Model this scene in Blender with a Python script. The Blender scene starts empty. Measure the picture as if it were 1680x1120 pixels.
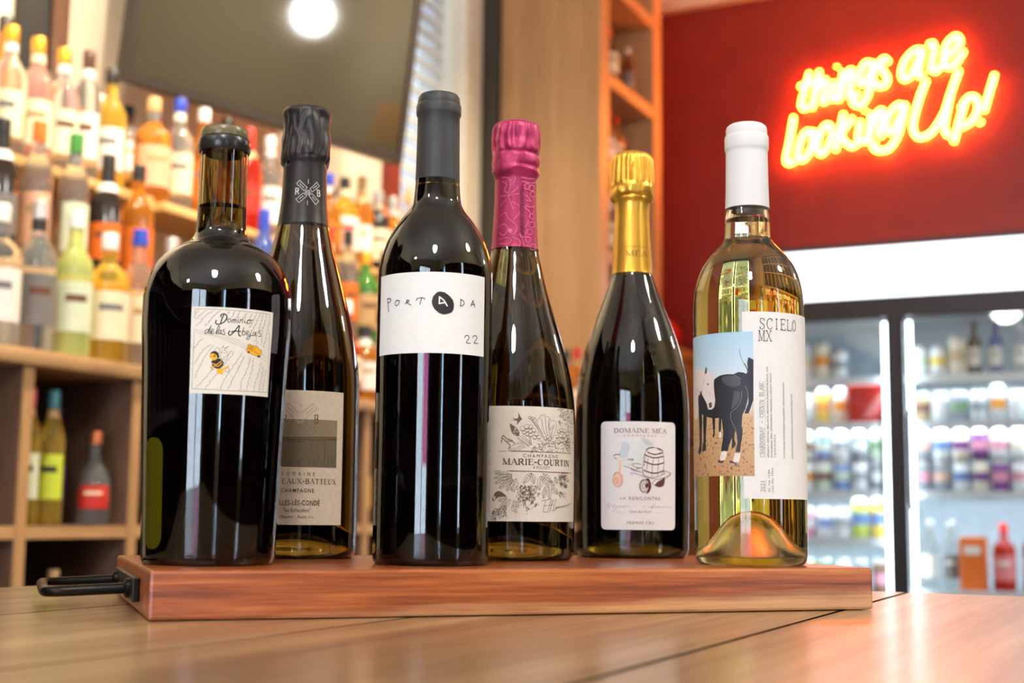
import bpy, bmesh, math, random
from mathutils import Matrix, Vector, noise
from mathutils.geometry import tessellate_polygon

# ---------------------------------------------------------------- camera, light, exposure
SC = bpy.context.scene
COL = SC.collection
EYE = 0.8103                      # camera height: just above the table
F_PX = 2200.0
PITCH, ROLL = math.atan(282/2200.0), math.atan(0.0115)
cam = bpy.data.cameras.new('camera'); cam_o = bpy.data.objects.new('camera', cam); COL.objects.link(cam_o)
cam.sensor_width = 36.0; cam.lens = 36.0*F_PX/1680.0; cam.clip_start = 0.02; cam.clip_end = 60
_F = Vector((0, math.cos(PITCH), math.sin(PITCH))); _R0 = Vector((1, 0, 0)); _U0 = _R0.cross(_F)
_R = _R0*math.cos(ROLL)+_U0*math.sin(ROLL); _U = -_R0*math.sin(ROLL)+_U0*math.cos(ROLL)
cam_o.matrix_world = Matrix(((_R.x, _U.x, -_F.x, 0), (_R.y, _U.y, -_F.y, 0), (_R.z, _U.z, -_F.z, EYE), (0, 0, 0, 1)))
cam.dof.use_dof = True; cam.dof.focus_distance = 0.885; cam.dof.aperture_fstop = 7.0; cam.dof.aperture_blades = 0
SC.camera = cam_o
SC.view_settings.view_transform = 'Standard'; SC.view_settings.look = 'None'
SC.view_settings.gamma = 1.0; SC.view_settings.use_curve_mapping = False
SC.view_settings.exposure = -0.12
SC.cycles.use_denoising = True
SC.cycles.use_adaptive_sampling = True; SC.cycles.adaptive_threshold = 0.05
SC.cycles.max_bounces = 12; SC.cycles.diffuse_bounces = 3; SC.cycles.glossy_bounces = 4; SC.cycles.transmission_bounces = 10; SC.cycles.transparent_max_bounces = 12
SC.cycles.sample_clamp_indirect = 6.0

w = bpy.data.worlds.new('daylight'); SC.world = w; w.use_nodes = True
w.node_tree.nodes['Background'].inputs[0].default_value = (0.66, 0.80, 1.0, 1)
w.node_tree.nodes['Background'].inputs[1].default_value = 2.6

# room frame: u runs along the far red wall, v into the depth along the bottle wall
ROOM = math.radians(-26)
_c, _s = math.cos(ROOM), math.sin(ROOM)
def RM(u, v, z=0.0): return Vector((u*_c - v*_s, u*_s + v*_c, z))
U_LEFT, V_FAR, U_RIGHT, V_NEAR, Z_CEIL = -2.45, 5.95, 3.0, -4.6, 3.27

def area(name, u, v, z, su, sz, power, col, rotz=0.0, rotx=90):
    l = bpy.data.lights.new(name, 'AREA'); l.shape = 'RECTANGLE'; l.size = su; l.size_y = sz; l.energy = power; l.color = col
    o = bpy.data.objects.new(name, l); COL.objects.link(o)
    o.location = RM(u, v, z); o.rotation_euler = (math.radians(rotx), 0, ROOM+math.radians(rotz)); return o
# daylight falling in through the shop window behind the camera (light stands just outside the panes)
area('daylight_shop_window', 0.35, V_NEAR-0.30, 1.25, 2.1, 2.2, 180, (0.82, 0.91, 1.0), rotz=180, rotx=-90)
area('daylight_side_window', U_RIGHT+.22, -2.65, 1.5, 0.50, 1.4, 34, (0.45, 0.72, 1.0), rotz=90, rotx=90)
area('highlight_slit_light', U_RIGHT+.22, 0.35, 1.5, 0.26, 1.5, 14, (0.80, 0.84, 1.0), rotz=90, rotx=90)  # added light behind an added window, for a highlight on the bottles

# ---------------------------------------------------------------- materials
MATS = {}
def _new(name):
    m = bpy.data.materials.new(name); m.use_nodes = True
    return m, m.node_tree.nodes, m.node_tree.links, m.node_tree.nodes['Principled BSDF']
def pm(name, col, rough=0.5, metal=0.0, trans=0.0, ior=1.45, emit=None, es=0.0, coat=0.0, var=0.06, scale=30.0, bump=0.0, spec=None):
    """plain surface with a little procedural variation of tone"""
    if name in MATS: return MATS[name]
    m, N, Lk, b = _new(name)
    b.inputs['Roughness'].default_value = rough; b.inputs['Metallic'].default_value = metal
    b.inputs['Transmission Weight'].default_value = trans; b.inputs['IOR'].default_value = ior
    b.inputs['Coat Weight'].default_value = coat
    if spec is not None: b.inputs['Specular IOR Level'].default_value = spec
    b.inputs['Base Color'].default_value = (*col, 1)
    if emit: b.inputs['Emission Color'].default_value = (*emit, 1); b.inputs['Emission Strength'].default_value = es
    if var > 0 or bump > 0:
        tc = N.new('ShaderNodeTexCoord'); nz = N.new('ShaderNodeTexNoise'); nz.inputs['Scale'].default_value = scale; nz.inputs['Detail'].default_value = 4
        Lk.new(tc.outputs['Object'], nz.inputs['Vector'])
        if var > 0:
            r = N.new('ShaderNodeValToRGB'); r.color_ramp.elements[0].position = 0.3; r.color_ramp.elements[1].position = 0.7
            r.color_ramp.elements[0].color = (*[c*(1-var) for c in col], 1); r.color_ramp.elements[1].color = (*[min(1, c*(1+var)) for c in col], 1)
            Lk.new(nz.outputs['Fac'], r.inputs['Fac']); Lk.new(r.outputs['Color'], b.inputs['Base Color'])
        if bump > 0:
            bp = N.new('ShaderNodeBump'); bp.inputs['Strength'].default_value = bump; bp.inputs['Distance'].default_value = 0.001
            Lk.new(nz.outputs['Fac'], bp.inputs['Height']); Lk.new(bp.outputs['Normal'], b.inputs['Normal'])
    MATS[name] = m; return m
def wood(name, c1, c2, c3, scale=(14, 1.2, 14), rough=0.4, coat=0.0, bump=0.25, fine=9.0, spec=0.5):
    if name in MATS: return MATS[name]
    m, N, Lk, b = _new(name)
    b.inputs['Roughness'].default_value = rough; b.inputs['Coat Weight'].default_value = coat; b.inputs['Coat Roughness'].default_value = 0.22
    b.inputs['Specular IOR Level'].default_value = spec
    tc = N.new('ShaderNodeTexCoord'); mp = N.new('ShaderNodeMapping'); mp.inputs['Scale'].default_value = scale
    oi = N.new('ShaderNodeObjectInfo'); ad = N.new('ShaderNodeVectorMath'); ad.operation = 'ADD'
    mu = N.new('ShaderNodeVectorMath'); mu.operation = 'SCALE'; mu.inputs['Scale'].default_value = 7.0
    Lk.new(oi.outputs['Random'], mu.inputs[0]); Lk.new(tc.outputs['Object'], mp.inputs['Vector'])
    Lk.new(mp.outputs['Vector'], ad.inputs[0]); Lk.new(mu.outputs['Vector'], ad.inputs[1])
    n1 = N.new('ShaderNodeTexNoise'); n1.inputs['Scale'].default_value = 1.0; n1.inputs['Detail'].default_value = 5; n1.inputs['Distortion'].default_value = 0.6
    n2 = N.new('ShaderNodeTexNoise'); n2.inputs['Scale'].default_value = fine; n2.inputs['Detail'].default_value = 6; n2.inputs['Roughness'].default_value = 0.65
    Lk.new(ad.outputs['Vector'], n1.inputs['Vector']); Lk.new(ad.outputs['Vector'], n2.inputs['Vector'])
    mx = N.new('ShaderNodeMath'); mx.operation = 'MULTIPLY_ADD'; mx.inputs[1].default_value = 0.6
    ml = N.new('ShaderNodeMath'); ml.operation = 'MULTIPLY'; ml.inputs[1].default_value = 0.4
    Lk.new(n2.outputs['Fac'], ml.inputs[0]); Lk.new(n1.outputs['Fac'], mx.inputs[0]); Lk.new(ml.outputs[0], mx.inputs[2])
    r = N.new('ShaderNodeValToRGB'); e = r.color_ramp.elements
    e[0].position = 0.33; e[0].color = (*c1, 1); e[1].position = 0.66; e[1].color = (*c3, 1); x = e.new(0.5); x.color = (*c2, 1)
    Lk.new(mx.outputs[0], r.inputs['Fac']); Lk.new(r.outputs['Color'], b.inputs['Base Color'])
    bp = N.new('ShaderNodeBump'); bp.inputs['Strength'].default_value = bump; bp.inputs['Distance'].default_value = 0.0008
    Lk.new(n2.outputs['Fac'], bp.inputs['Height']); Lk.new(bp.outputs['Normal'], b.inputs['Normal'])
    MATS[name] = m; return m
def glass_abs(name, ior, absorb_col, density, rough=0.0, tint=(1, 1, 1)):
    """refracting surface with an absorbing body"""
    if name in MATS: return MATS[name]
    m, N, Lk, b = _new(name); N.remove(b)
    g = N.new('ShaderNodeBsdfGlass'); g.inputs['IOR'].default_value = ior; g.inputs['Roughness'].default_value = rough; g.inputs['Color'].default_value = (*tint, 1)
    out = N['Material Output']; Lk.new(g.outputs[0], out.inputs['Surface'])
    if density > 0:
        a = N.new('ShaderNodeVolumeAbsorption'); a.inputs['Color'].default_value = (*absorb_col, 1); a.inputs['Density'].default_value = density
        Lk.new(a.outputs[0], out.inputs['Volume'])
    MATS[name] = m; return m
def pane_mat(name, gloss=0.08, tint=(0.95, 0.98, 1.0)):
    if name in MATS: return MATS[name]
    m, N, Lk, b = _new(name); N.remove(b)
    t = N.new('ShaderNodeBsdfTransparent'); t.inputs[0].default_value = (*tint, 1)
    g = N.new('ShaderNodeBsdfGlossy'); g.inputs['Roughness'].default_value = 0.02
    mx = N.new('ShaderNodeMixShader'); mx.inputs[0].default_value = gloss
    Lk.new(t.outputs[0], mx.inputs[1]); Lk.new(g.outputs[0], mx.inputs[2]); Lk.new(mx.outputs[0], N['Material Output'].inputs['Surface'])
    MATS[name] = m; return m
def emis(name, col, s):
    if name in MATS: return MATS[name]
    m, N, Lk, b = _new(name); N.remove(b)
    e = N.new('ShaderNodeEmission'); e.inputs[0].default_value = (*col, 1); e.inputs[1].default_value = s
    Lk.new(e.outputs[0], N['Material Output'].inputs['Surface']); MATS[name] = m; return m
def srgb(r, g, b): return tuple((c/255/12.92 if c/255 <= .04045 else ((c/255+.055)/1.055)**2.4) for c in (r, g, b))

# ---------------------------------------------------------------- mesh helpers
def box(bm, x0, x1, y0, y1, z0, z1):
    vs = [bm.verts.new((x, y, z)) for z in (z0, z1) for y in (y0, y1) for x in (x0, x1)]
    for q in ((0, 2, 3, 1), (4, 5, 7, 6), (0, 1, 5, 4), (2, 6, 7, 3), (0, 4, 6, 2), (1, 3, 7, 5)): bm.faces.new([vs[i] for i in q])
def boxm(*a, bevel=0.0):
    bm = bmesh.new(); box(bm, *a)
    if bevel: bmesh.ops.bevel(bm, geom=bm.edges[:], offset=bevel, segments=2, affect='EDGES', profile=0.5)
    return bm
def lathe(bm, prof, seg=32, fn=None):
    """prof: list of (r, z); r == 0 closes at the axis. fn(angle, r, z) -> (r, z) may crumple the surface"""
    rings = []
    for r, z in prof:
        if r <= 1e-6: rings.append([bm.verts.new((0, 0, z))])
        else:
            ring = []
            for i in range(seg):
                t = 2*math.pi*i/seg; rr, zz = fn(t, r, z) if fn else (r, z)
                ring.append(bm.verts.new((rr*math.sin(t), -rr*math.cos(t), zz)))
            rings.append(ring)
    for a, b in zip(rings, rings[1:]):
        for i in range(seg):
            j = (i+1) % seg
            if len(a) == 1 and len(b) == 1: continue
            if len(a) == 1: bm.faces.new((a[0], b[j], b[i]))
            elif len(b) == 1: bm.faces.new((a[i], a[j], b[0]))
            else: bm.faces.new((a[i], a[j], b[j], b[i]))
    return bm
def tube(bm, pts, r, seg=8, closed=False):
    pts = [Vector(p) for p in pts]; rings = []; n = len(pts); prev = None
    for i, p in enumerate(pts):
        a = pts[max(0, i-1)]; c = pts[min(n-1, i+1)]; t = (c-a).normalized()
        if prev is None:
            ref = Vector((0, 0, 1)) if abs(t.z) < 0.9 else Vector((1, 0, 0)); x = t.cross(ref).normalized()
        else: x = (prev - t*prev.dot(t)).normalized()
        prev = x; y = t.cross(x)
        rings.append([bm.verts.new(p + (x*math.cos(2*math.pi*k/seg)+y*math.sin(2*math.pi*k/seg))*r) for k in range(seg)])
    for a, b in zip(rings, rings[1:]):
        for k in range(seg): bm.faces.new((a[k], a[(k+1) % seg], b[(k+1) % seg], b[k]))
    bm.faces.new(rings[0][::-1]); bm.faces.new(rings[-1])
def smooth_path(pts, k=6):
    """Catmull-Rom through the points"""
    P = [Vector(p) for p in pts]; P = [P[0]*2-P[1]] + P + [P[-1]*2-P[-2]]; out = []
    for i in range(1, len(P)-2):
        for j in range(k):
            t = j/k; a, b, c, d = P[i-1], P[i], P[i+1], P[i+2]
            out.append(0.5*((2*b)+(c-a)*t+(2*a-5*b+4*c-d)*t*t+(3*b-a-3*c+d)*t*t*t))
    out.append(P[-2]); return out
def mesh_of(name, bm, smooth=True, angle=40):
    bmesh.ops.recalc_face_normals(bm, faces=bm.faces[:])
    me = bpy.data.meshes.new(name); bm.to_mesh(me); bm.free()
    if smooth:
        me.polygons.foreach_set('use_smooth', [True]*len(me.polygons)); me.set_sharp_from_angle(angle=math.radians(angle))
    return me
def ob(name, me, mat=None, parent=None, loc=None, rz=None, label=None, cat=None, group=None, kind=None, objmat=False):
    if isinstance(me, bmesh.types.BMesh): me = mesh_of(name, me)
    o = bpy.data.objects.new(name, me); COL.objects.link(o)
    if mat is not None:
        if objmat:
            if not me.materials: me.materials.append(None)
            o.material_slots[0].link = 'OBJECT'; o.material_slots[0].material = mat
        elif not me.materials: me.materials.append(mat)
    if parent is not None: o.parent = parent
    if loc is not None: o.location = loc
    if rz is not None: o.rotation_euler.z = rz
    if label: o['label'] = label
    if cat: o['category'] = cat
    if group: o['group'] = group
    if kind: o['kind'] = kind
    return o
def empty(name, loc, rz=0.0, label=None, cat=None, group=None):
    o = bpy.data.objects.new(name, None); COL.objects.link(o); o.empty_display_size = 0.05
    o.location = loc; o.rotation_euler.z = rz
    if label: o['label'] = label
    if cat: o['category'] = cat
    if group: o['group'] = group
    return o
def struct(name, bm, mat, label=None, parent=None):
    """part of the room shell, modelled straight in room coordinates"""
    o = ob(name, mesh_of(name, bm, smooth=False), mat, parent=parent)
    if parent is None:
        o.rotation_euler.z = ROOM; o['kind'] = 'structure'
        if label: o['label'] = label
    return o
def pchip(pts, n=6):
    """monotone-ish smoothing of a (z, r) profile"""
    out = []
    m = [0.0]*len(pts)
    for i in range(1, len(pts)-1):
        d0 = (pts[i][1]-pts[i-1][1])/(pts[i][0]-pts[i-1][0]); d1 = (pts[i+1][1]-pts[i][1])/(pts[i+1][0]-pts[i][0])
        m[i] = 0 if d0*d1 <= 0 else 2*d0*d1/(d0+d1)
    m[0] = (pts[1][1]-pts[0][1])/(pts[1][0]-pts[0][0]); m[-1] = (pts[-1][1]-pts[-2][1])/(pts[-1][0]-pts[-2][0])
    for i in range(len(pts)-1):
        (z0, r0), (z1, r1) = pts[i], pts[i+1]; h = z1-z0
        for k in range(n):
            t = k/n; h00 = 2*t**3-3*t*t+1; h10 = t**3-2*t*t+t; h01 = -2*t**3+3*t*t; h11 = t**3-t*t
            out.append((z0+h*t, h00*r0+h10*h*m[i]+h01*r1+h11*h*m[i+1]))
    out.append(pts[-1]); return out
def interp(prof, z):
    if z <= prof[0][0]: return prof[0][1]
    for (a, b), (c, d) in zip(prof, prof[1:]):
        if a <= z <= c: return b if c == a else b+(d-b)*(z-a)/(c-a)
    return prof[-1][1]

# ---------------------------------------------------------------- the room
M_CREAM = pm('cream_wall_paint', srgb(238, 226, 200), 0.6, var=0.03, scale=6)
M_RED = pm('dark_red_wall_paint', srgb(128, 34, 30), 0.42, var=0.08, scale=9, bump=0.15)
M_BEIGE = pm('beige_wall_paint', srgb(186, 172, 140), 0.6, var=0.04, scale=5)
M_CEIL = pm('ceiling_paint', srgb(243, 240, 232), 0.7, var=0.03, scale=4)
M_FLOOR = wood('floor_boards', srgb(70, 48, 32), srgb(96, 68, 46), srgb(120, 88, 60), (5, 0.6, 5), 0.45)
M_DARK = pm('charcoal_paint', srgb(66, 62, 56), 0.5, var=0.05)
M_BLACK = pm('black_paint', srgb(32, 30, 28), 0.45)
M_BROWNTRIM = wood('brown_trim_wood', srgb(74, 48, 34), srgb(92, 62, 45), srgb(108, 74, 54), (9, 9, 1), 0.45)
M_REDTRIM = pm('dark_red_trim_paint', srgb(128, 44, 36), 0.4)
M_PANE = pane_mat('window_glass')

bm = bmesh.new(); box(bm, U_LEFT-.2, U_RIGHT+.2, V_NEAR-.2, V_FAR+.2, -.1, 0); struct('floor', bm, M_FLOOR)
bm = bmesh.new(); box(bm, U_LEFT-.2, U_RIGHT+.2, V_NEAR-.2, V_FAR+.2, Z_CEIL, Z_CEIL+.1); struct('ceiling', bm, M_CEIL)
W0, W1, WZ0, WZ1 = 4.03, 4.52, 1.45, 3.12                      # window with blinds in the bottle wall
bm = bmesh.new()
for a in ((V_NEAR-.2, W0, 0, Z_CEIL), (W1, V_FAR+.2, 0, Z_CEIL), (W0, W1, 0, WZ0), (W0, W1, WZ1, Z_CEIL)): box(bm, U_LEFT-.18, U_LEFT, *a)
struct('wall_left', bm, M_CREAM)
bm = bmesh.new(); box(bm, U_LEFT, 0.6, V_FAR, V_FAR+.15, 0, Z_CEIL); struct('wall_far', bm, M_RED)
bm = bmesh.new(); box(bm, 0.6, U_RIGHT+.2, V_FAR-.02, V_FAR+.15, 0, Z_CEIL); struct('wall_far_right', bm, M_BEIGE)
bm = bmesh.new(); SW = ((-2.90, -2.40, .75, 2.25), (.22, .48, .70, 2.30))      # narrow windows in the right wall; the second is added for a highlight
for a in ((V_NEAR, SW[0][0], 0, Z_CEIL), (SW[0][1], SW[1][0], 0, Z_CEIL), (SW[1][1], V_FAR, 0, Z_CEIL)): box(bm, U_RIGHT, U_RIGHT+.15, *a)
for q in SW: box(bm, U_RIGHT, U_RIGHT+.15, q[0], q[1], 0, q[2]); box(bm, U_RIGHT, U_RIGHT+.15, q[0], q[1], q[3], Z_CEIL)
struct('wall_right', bm, M_BEIGE)
for n_, q in enumerate(SW):
    bm = bmesh.new(); box(bm, U_RIGHT+.06, U_RIGHT+.07, q[0], q[1], q[2], q[3]); struct(f'window_{n_+3}', bm, pane_mat('window_glass'), 'narrow window in the right wall')
G0, G1, GZ0, GZ1 = -.75, 1.45, 0.12, 2.4                        # shop window behind the camera
bm = bmesh.new()
for a in ((U_LEFT, G0, 0, Z_CEIL), (G1, U_RIGHT, 0, Z_CEIL), (G0, G1, 0, GZ0), (G0, G1, GZ1, Z_CEIL)): box(bm, a[0], a[1], V_NEAR-.15, V_NEAR, a[2], a[3])
struct('wall_near', bm, M_BEIGE)
bm = bmesh.new(); box(bm, U_LEFT, 0.6, V_FAR-.05, V_FAR, Z_CEIL-.045, Z_CEIL)
struct('trim_1', bm, pm('pale_trim_paint', srgb(225, 205, 180), 0.5))
# window with blinds
M_SLAT = pm('pale_blue_blind_slat', srgb(222, 232, 238), 0.45)
bm = bmesh.new(); uu = U_LEFT
box(bm, uu-.16, uu-.10, W0, W0+.04, WZ0, WZ1); box(bm, uu-.16, uu-.10, W1-.04, W1, WZ0, WZ1); box(bm, uu-.16, uu-.10, W0+.04, W1-.04, WZ0, WZ0+.04); box(bm, uu-.16, uu-.10, W0+.04, W1-.04, WZ1-.04, WZ1)
win1 = struct('window_1', bm, pm('white_window_frame', srgb(220, 222, 220), 0.4), 'tall window with pale blue blinds beside the television')
bm = bmesh.new(); box(bm, uu-.135, uu-.130, W0+.04, W1-.04, WZ0+.04, WZ1-.04); struct('window_pane', bm, M_PANE, parent=win1)
slat = None
nz_ = int((WZ1-WZ0-.12)/.062)
for i in range(nz_):
    if slat is None:
        b2 = bmesh.new(); box(b2, -.006, .006, W0+.045, W1-.045, -.030, .030)
        bmesh.ops.rotate(b2, verts=b2.verts[:], cent=(0, 0, 0), matrix=Matrix.Rotation(math.radians(-20), 3, 'Y')); slat = mesh_of('blind_slat', b2, False)
    ob('blind_slat', slat, M_SLAT, parent=win1, loc=(uu-.06, 0, WZ0+.09+i*.062))
bm = bmesh.new(); box(bm, uu, uu+.03, W1, 4.655, 0.9, Z_CEIL); struct('trim_2', bm, pm('ivory_window_casing', srgb(250, 240, 218), 0.45))
bm = bmesh.new(); box(bm, uu, uu+.035, W0-.075, W0, 1.2, Z_CEIL); struct('trim_3', bm, M_REDTRIM)
bm = bmesh.new(); box(bm, uu, uu+.10, 4.665, 4.93, 0, Z_CEIL); struct('pillar', bm, M_DARK, 'charcoal painted pillar beside the ivory window casing')
bm = bmesh.new(); box(bm, uu, uu+.03, 2.262, 2.352, 1.0, Z_CEIL); struct('trim_4', bm, M_BLACK)
bm = bmesh.new(); box(bm, uu, uu+.04, 2.352, 2.405, 1.0, Z_CEIL); struct('trim_5', bm, M_BROWNTRIM)
# shop window and door behind the camera (seen only mirrored in the bottles and the screen)
bm = bmesh.new(); v = V_NEAR
for a, b_ in ((G0, G0+.06), (0.36, 0.44), (G1-.06, G1)): box(bm, a, b_, v-.10, v-.02, GZ0, GZ1)
for z0, z1 in ((GZ0, GZ0+.1), (GZ1-.08, GZ1)):
    box(bm, G0+.06, .36, v-.10, v-.02, z0, z1); box(bm, .44, G1-.06, v-.10, v-.02, z0, z1)
win2 = struct('window_2', bm, M_BLACK, 'glazed shop front with a black frame')
for a, b_ in ((G0+.06, .36), (.44, G1-.06)):
    bm = bmesh.new(); box(bm, a, b_, v-.065, v-.055, GZ0+.1, GZ1-.08); struct('window_pane', bm, M_PANE, parent=win2)

m_, N_, L_, b_ = _new('pink_translucent_film'); N_.remove(b_)
t_ = N_.new('ShaderNodeBsdfTranslucent'); t_.inputs[0].default_value = (*srgb(250, 176, 206), 1); L_.new(t_.outputs[0], N_['Material Output'].inputs['Surface'])
ob('window_banner', mesh_of('window_banner', boxm(0, .80, -.002, .002, 0, .62), False), m_, loc=RM(.52, V_NEAR-.012, 1.02), rz=ROOM, label='pink translucent banner hung in the shop window', cat='banner')
# dark racks along the walls behind the camera (mirrored in the bottles)
M_RACK = wood('dark_rack_wood', srgb(34, 22, 16), srgb(46, 31, 23), srgb(58, 40, 30), (8, 8, 1), 0.5)
def rack(u, v, wd, rz, lab):
    r_ = empty('wine_rack', RM(u, v, 0), ROOM+math.radians(rz), lab, 'shelving', 'dark racks behind the camera')
    n_ = max(2, int(wd/.5))
    for i in range(n_+1): ob('upright', mesh_of('upright', boxm(wd*i/n_-.012, wd*i/n_+.012, 0, .30, 0, 2.15), False), M_RACK, parent=r_)
    for z in (.1, .5, .9, 1.3, 1.7, 2.1): ob('shelf', mesh_of('shelf', boxm(.012, wd-.012, .0, .30, z-.012, z+.012), False), M_RACK, parent=r_)
    ob('back_panel', mesh_of('back_panel', boxm(0, wd, .301, .315, 0, 2.15), False), M_RACK, parent=r_)
rack(-.82, V_NEAR+.33, 1.6, 180, 'dark wine rack left of the shop window')
rack(2.95, V_NEAR+.33, 1.4, 180, 'dark wine rack right of the shop window')
rack(U_LEFT+.33, -3.9, 4.6, 90, 'long dark wine rack on the bottle wall behind the camera')
rack(U_RIGHT-.33, .12, 2.2, -90, 'dark wine rack on the right wall between the narrow windows')
rack(U_RIGHT-.33, -3.15, 1.0, -90, 'short dark wine rack on the right wall near the shop window')
rack(U_RIGHT-.33, 5.6, 5.0, -90, 'long dark wine rack on the right wall across the room')
# ---------------------------------------------------------------- lamps
M_GLOBE = emis('glowing_opal_globe', (1.0, 0.965, 0.90), 80.0)
M_LAMP = pm('brass_lamp_metal', srgb(150, 120, 70), 0.3, 1.0)
def globe_lamp(u, v, z, lab, r=.13):
    e = empty('globe_pendant', RM(u, v, Z_CEIL), ROOM, lab, 'pendant lamp', 'opal globe lamps under the ceiling')
    b = bmesh.new(); bmesh.ops.create_uvsphere(b, u_segments=24, v_segments=14, radius=r); ob('globe', b, M_GLOBE, parent=e, loc=(0, 0, z-Z_CEIL))
    b = bmesh.new(); lathe(b, [(0, 0), (.06, 0), (.06, -.02), (.012, -.03), (.008, z-Z_CEIL+r+.03), (.04, z-Z_CEIL+r+.02), (.05, z-Z_CEIL+r-.015), (0, z-Z_CEIL+r-.01)], 20); ob('stem', b, M_LAMP, parent=e)
globe_lamp(2.10, 5.35, 2.95, 'opal globe lamp that shines in the television screen', .12)
globe_lamp(0.55, -1.2, 2.75, 'opal globe lamp above and behind the camera', .20)
globe_lamp(2.0, 1.6, 2.80, 'added opal globe fill lamp over the right side of the room', .20)  # unseen lamp, added and enlarged to fill light on the labels
globe_lamp(-1.3, -2.6, 2.80, 'opal globe lamp near the shop window', .14)
ob('wall_poster', boxm(-.18, .18, -.012, 0, -.14, .14, bevel=.002), pm('orange_poster', srgb(236, 150, 40), .5), loc=RM(1.84, V_FAR-.021, 2.40), rz=ROOM, label='plain orange poster on the beige far wall', cat='poster')
M_TRACK = pm('black_track_metal', srgb(28, 28, 28), 0.4, 0.6)
tr = empty('ceiling_track', RM(-1.35, 2.9, Z_CEIL), ROOM, 'black ceiling track with spot heads aimed at the bottle wall', 'track light')
b = bmesh.new(); box(b, -.018, .018, -1.6, .95, -.03, 0); ob('rail', b, M_TRACK, parent=tr)
for i in range(5):
    vv = -1.45+i*.56
    aim = Vector((-.95, 0, -1.55)).normalized(); q = aim.to_track_quat('-Z', 'Y')
    b = bmesh.new(); lathe(b, [(0, .10), (.035, .10), (.042, .0), (.042, -.05), (.036, -.05), (.034, .0), (0, .01)], 20)
    h = ob('spot_head', b, M_TRACK, parent=tr, loc=(-.02, vv, -.12)); h.rotation_mode = 'QUATERNION'; h.rotation_quaternion = q
    l = bpy.data.lights.new('shelf_spot', 'SPOT'); l.energy = 135 if i < 4 else 105; l.color = (1.0, 0.85, 0.63); l.spot_size = math.radians(95); l.spot_blend = 0.7; l.shadow_soft_size = .04
    lo = bpy.data.objects.new('shelf_spot', l); COL.objects.link(lo); lo.parent = tr; lo.location = (-.02+aim.x*.06, vv, -.12+aim.z*.06); lo.rotation_mode = 'QUATERNION'; lo.rotation_quaternion = q

# ---------------------------------------------------------------- table
M_TABLE = wood('oiled_oak_planks', srgb(104, 76, 48), srgb(154, 120, 80), srgb(192, 160, 118), (22, 1.0, 22), 0.42, 0.9, 0.9, 5.0)
M_GROOVE = pm('dark_frame_gap_shade', srgb(22, 15, 10), 0.9, spec=.0)
TZ = 0.75
tb = empty('wooden_table', RM(-.29, .34, 0), ROOM, 'long table of wide oak planks with dark gaps between them', 'table')
edges_u = [-.803+.2025*i for i in range(6)]
for i in range(5):
    me = mesh_of('plank', boxm(edges_u[i]+.29+.0021, edges_u[i+1]+.29-.0021, -1.15, 0.804, TZ-.034, TZ, bevel=.0003), False)
    ob('plank', me, M_TABLE, parent=tb)
for i in range(1, 5):
    b = bmesh.new(); box(b, edges_u[i]+.29-.0020, edges_u[i]+.29+.0020, -1.14, .802, TZ-.030, TZ-.0003); ob('gap_shade_strip', mesh_of('gap_shade_strip', b, False), M_GROOVE, parent=tb)  # dark strips standing in for shade and dirt in the open plank gaps
b = bmesh.new(); box(b, -.47, .46, -1.10, .76, TZ-.10, TZ-.036); ob('apron', b, M_GROOVE, parent=tb)
for su in (-.43, .42):
    for sv in (-1.04, .70):
        b = bmesh.new(); box(b, su-.04, su+.04, sv-.04, sv+.04, 0, TZ-.10); ob('leg', b, M_GROOVE, parent=tb)

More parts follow.
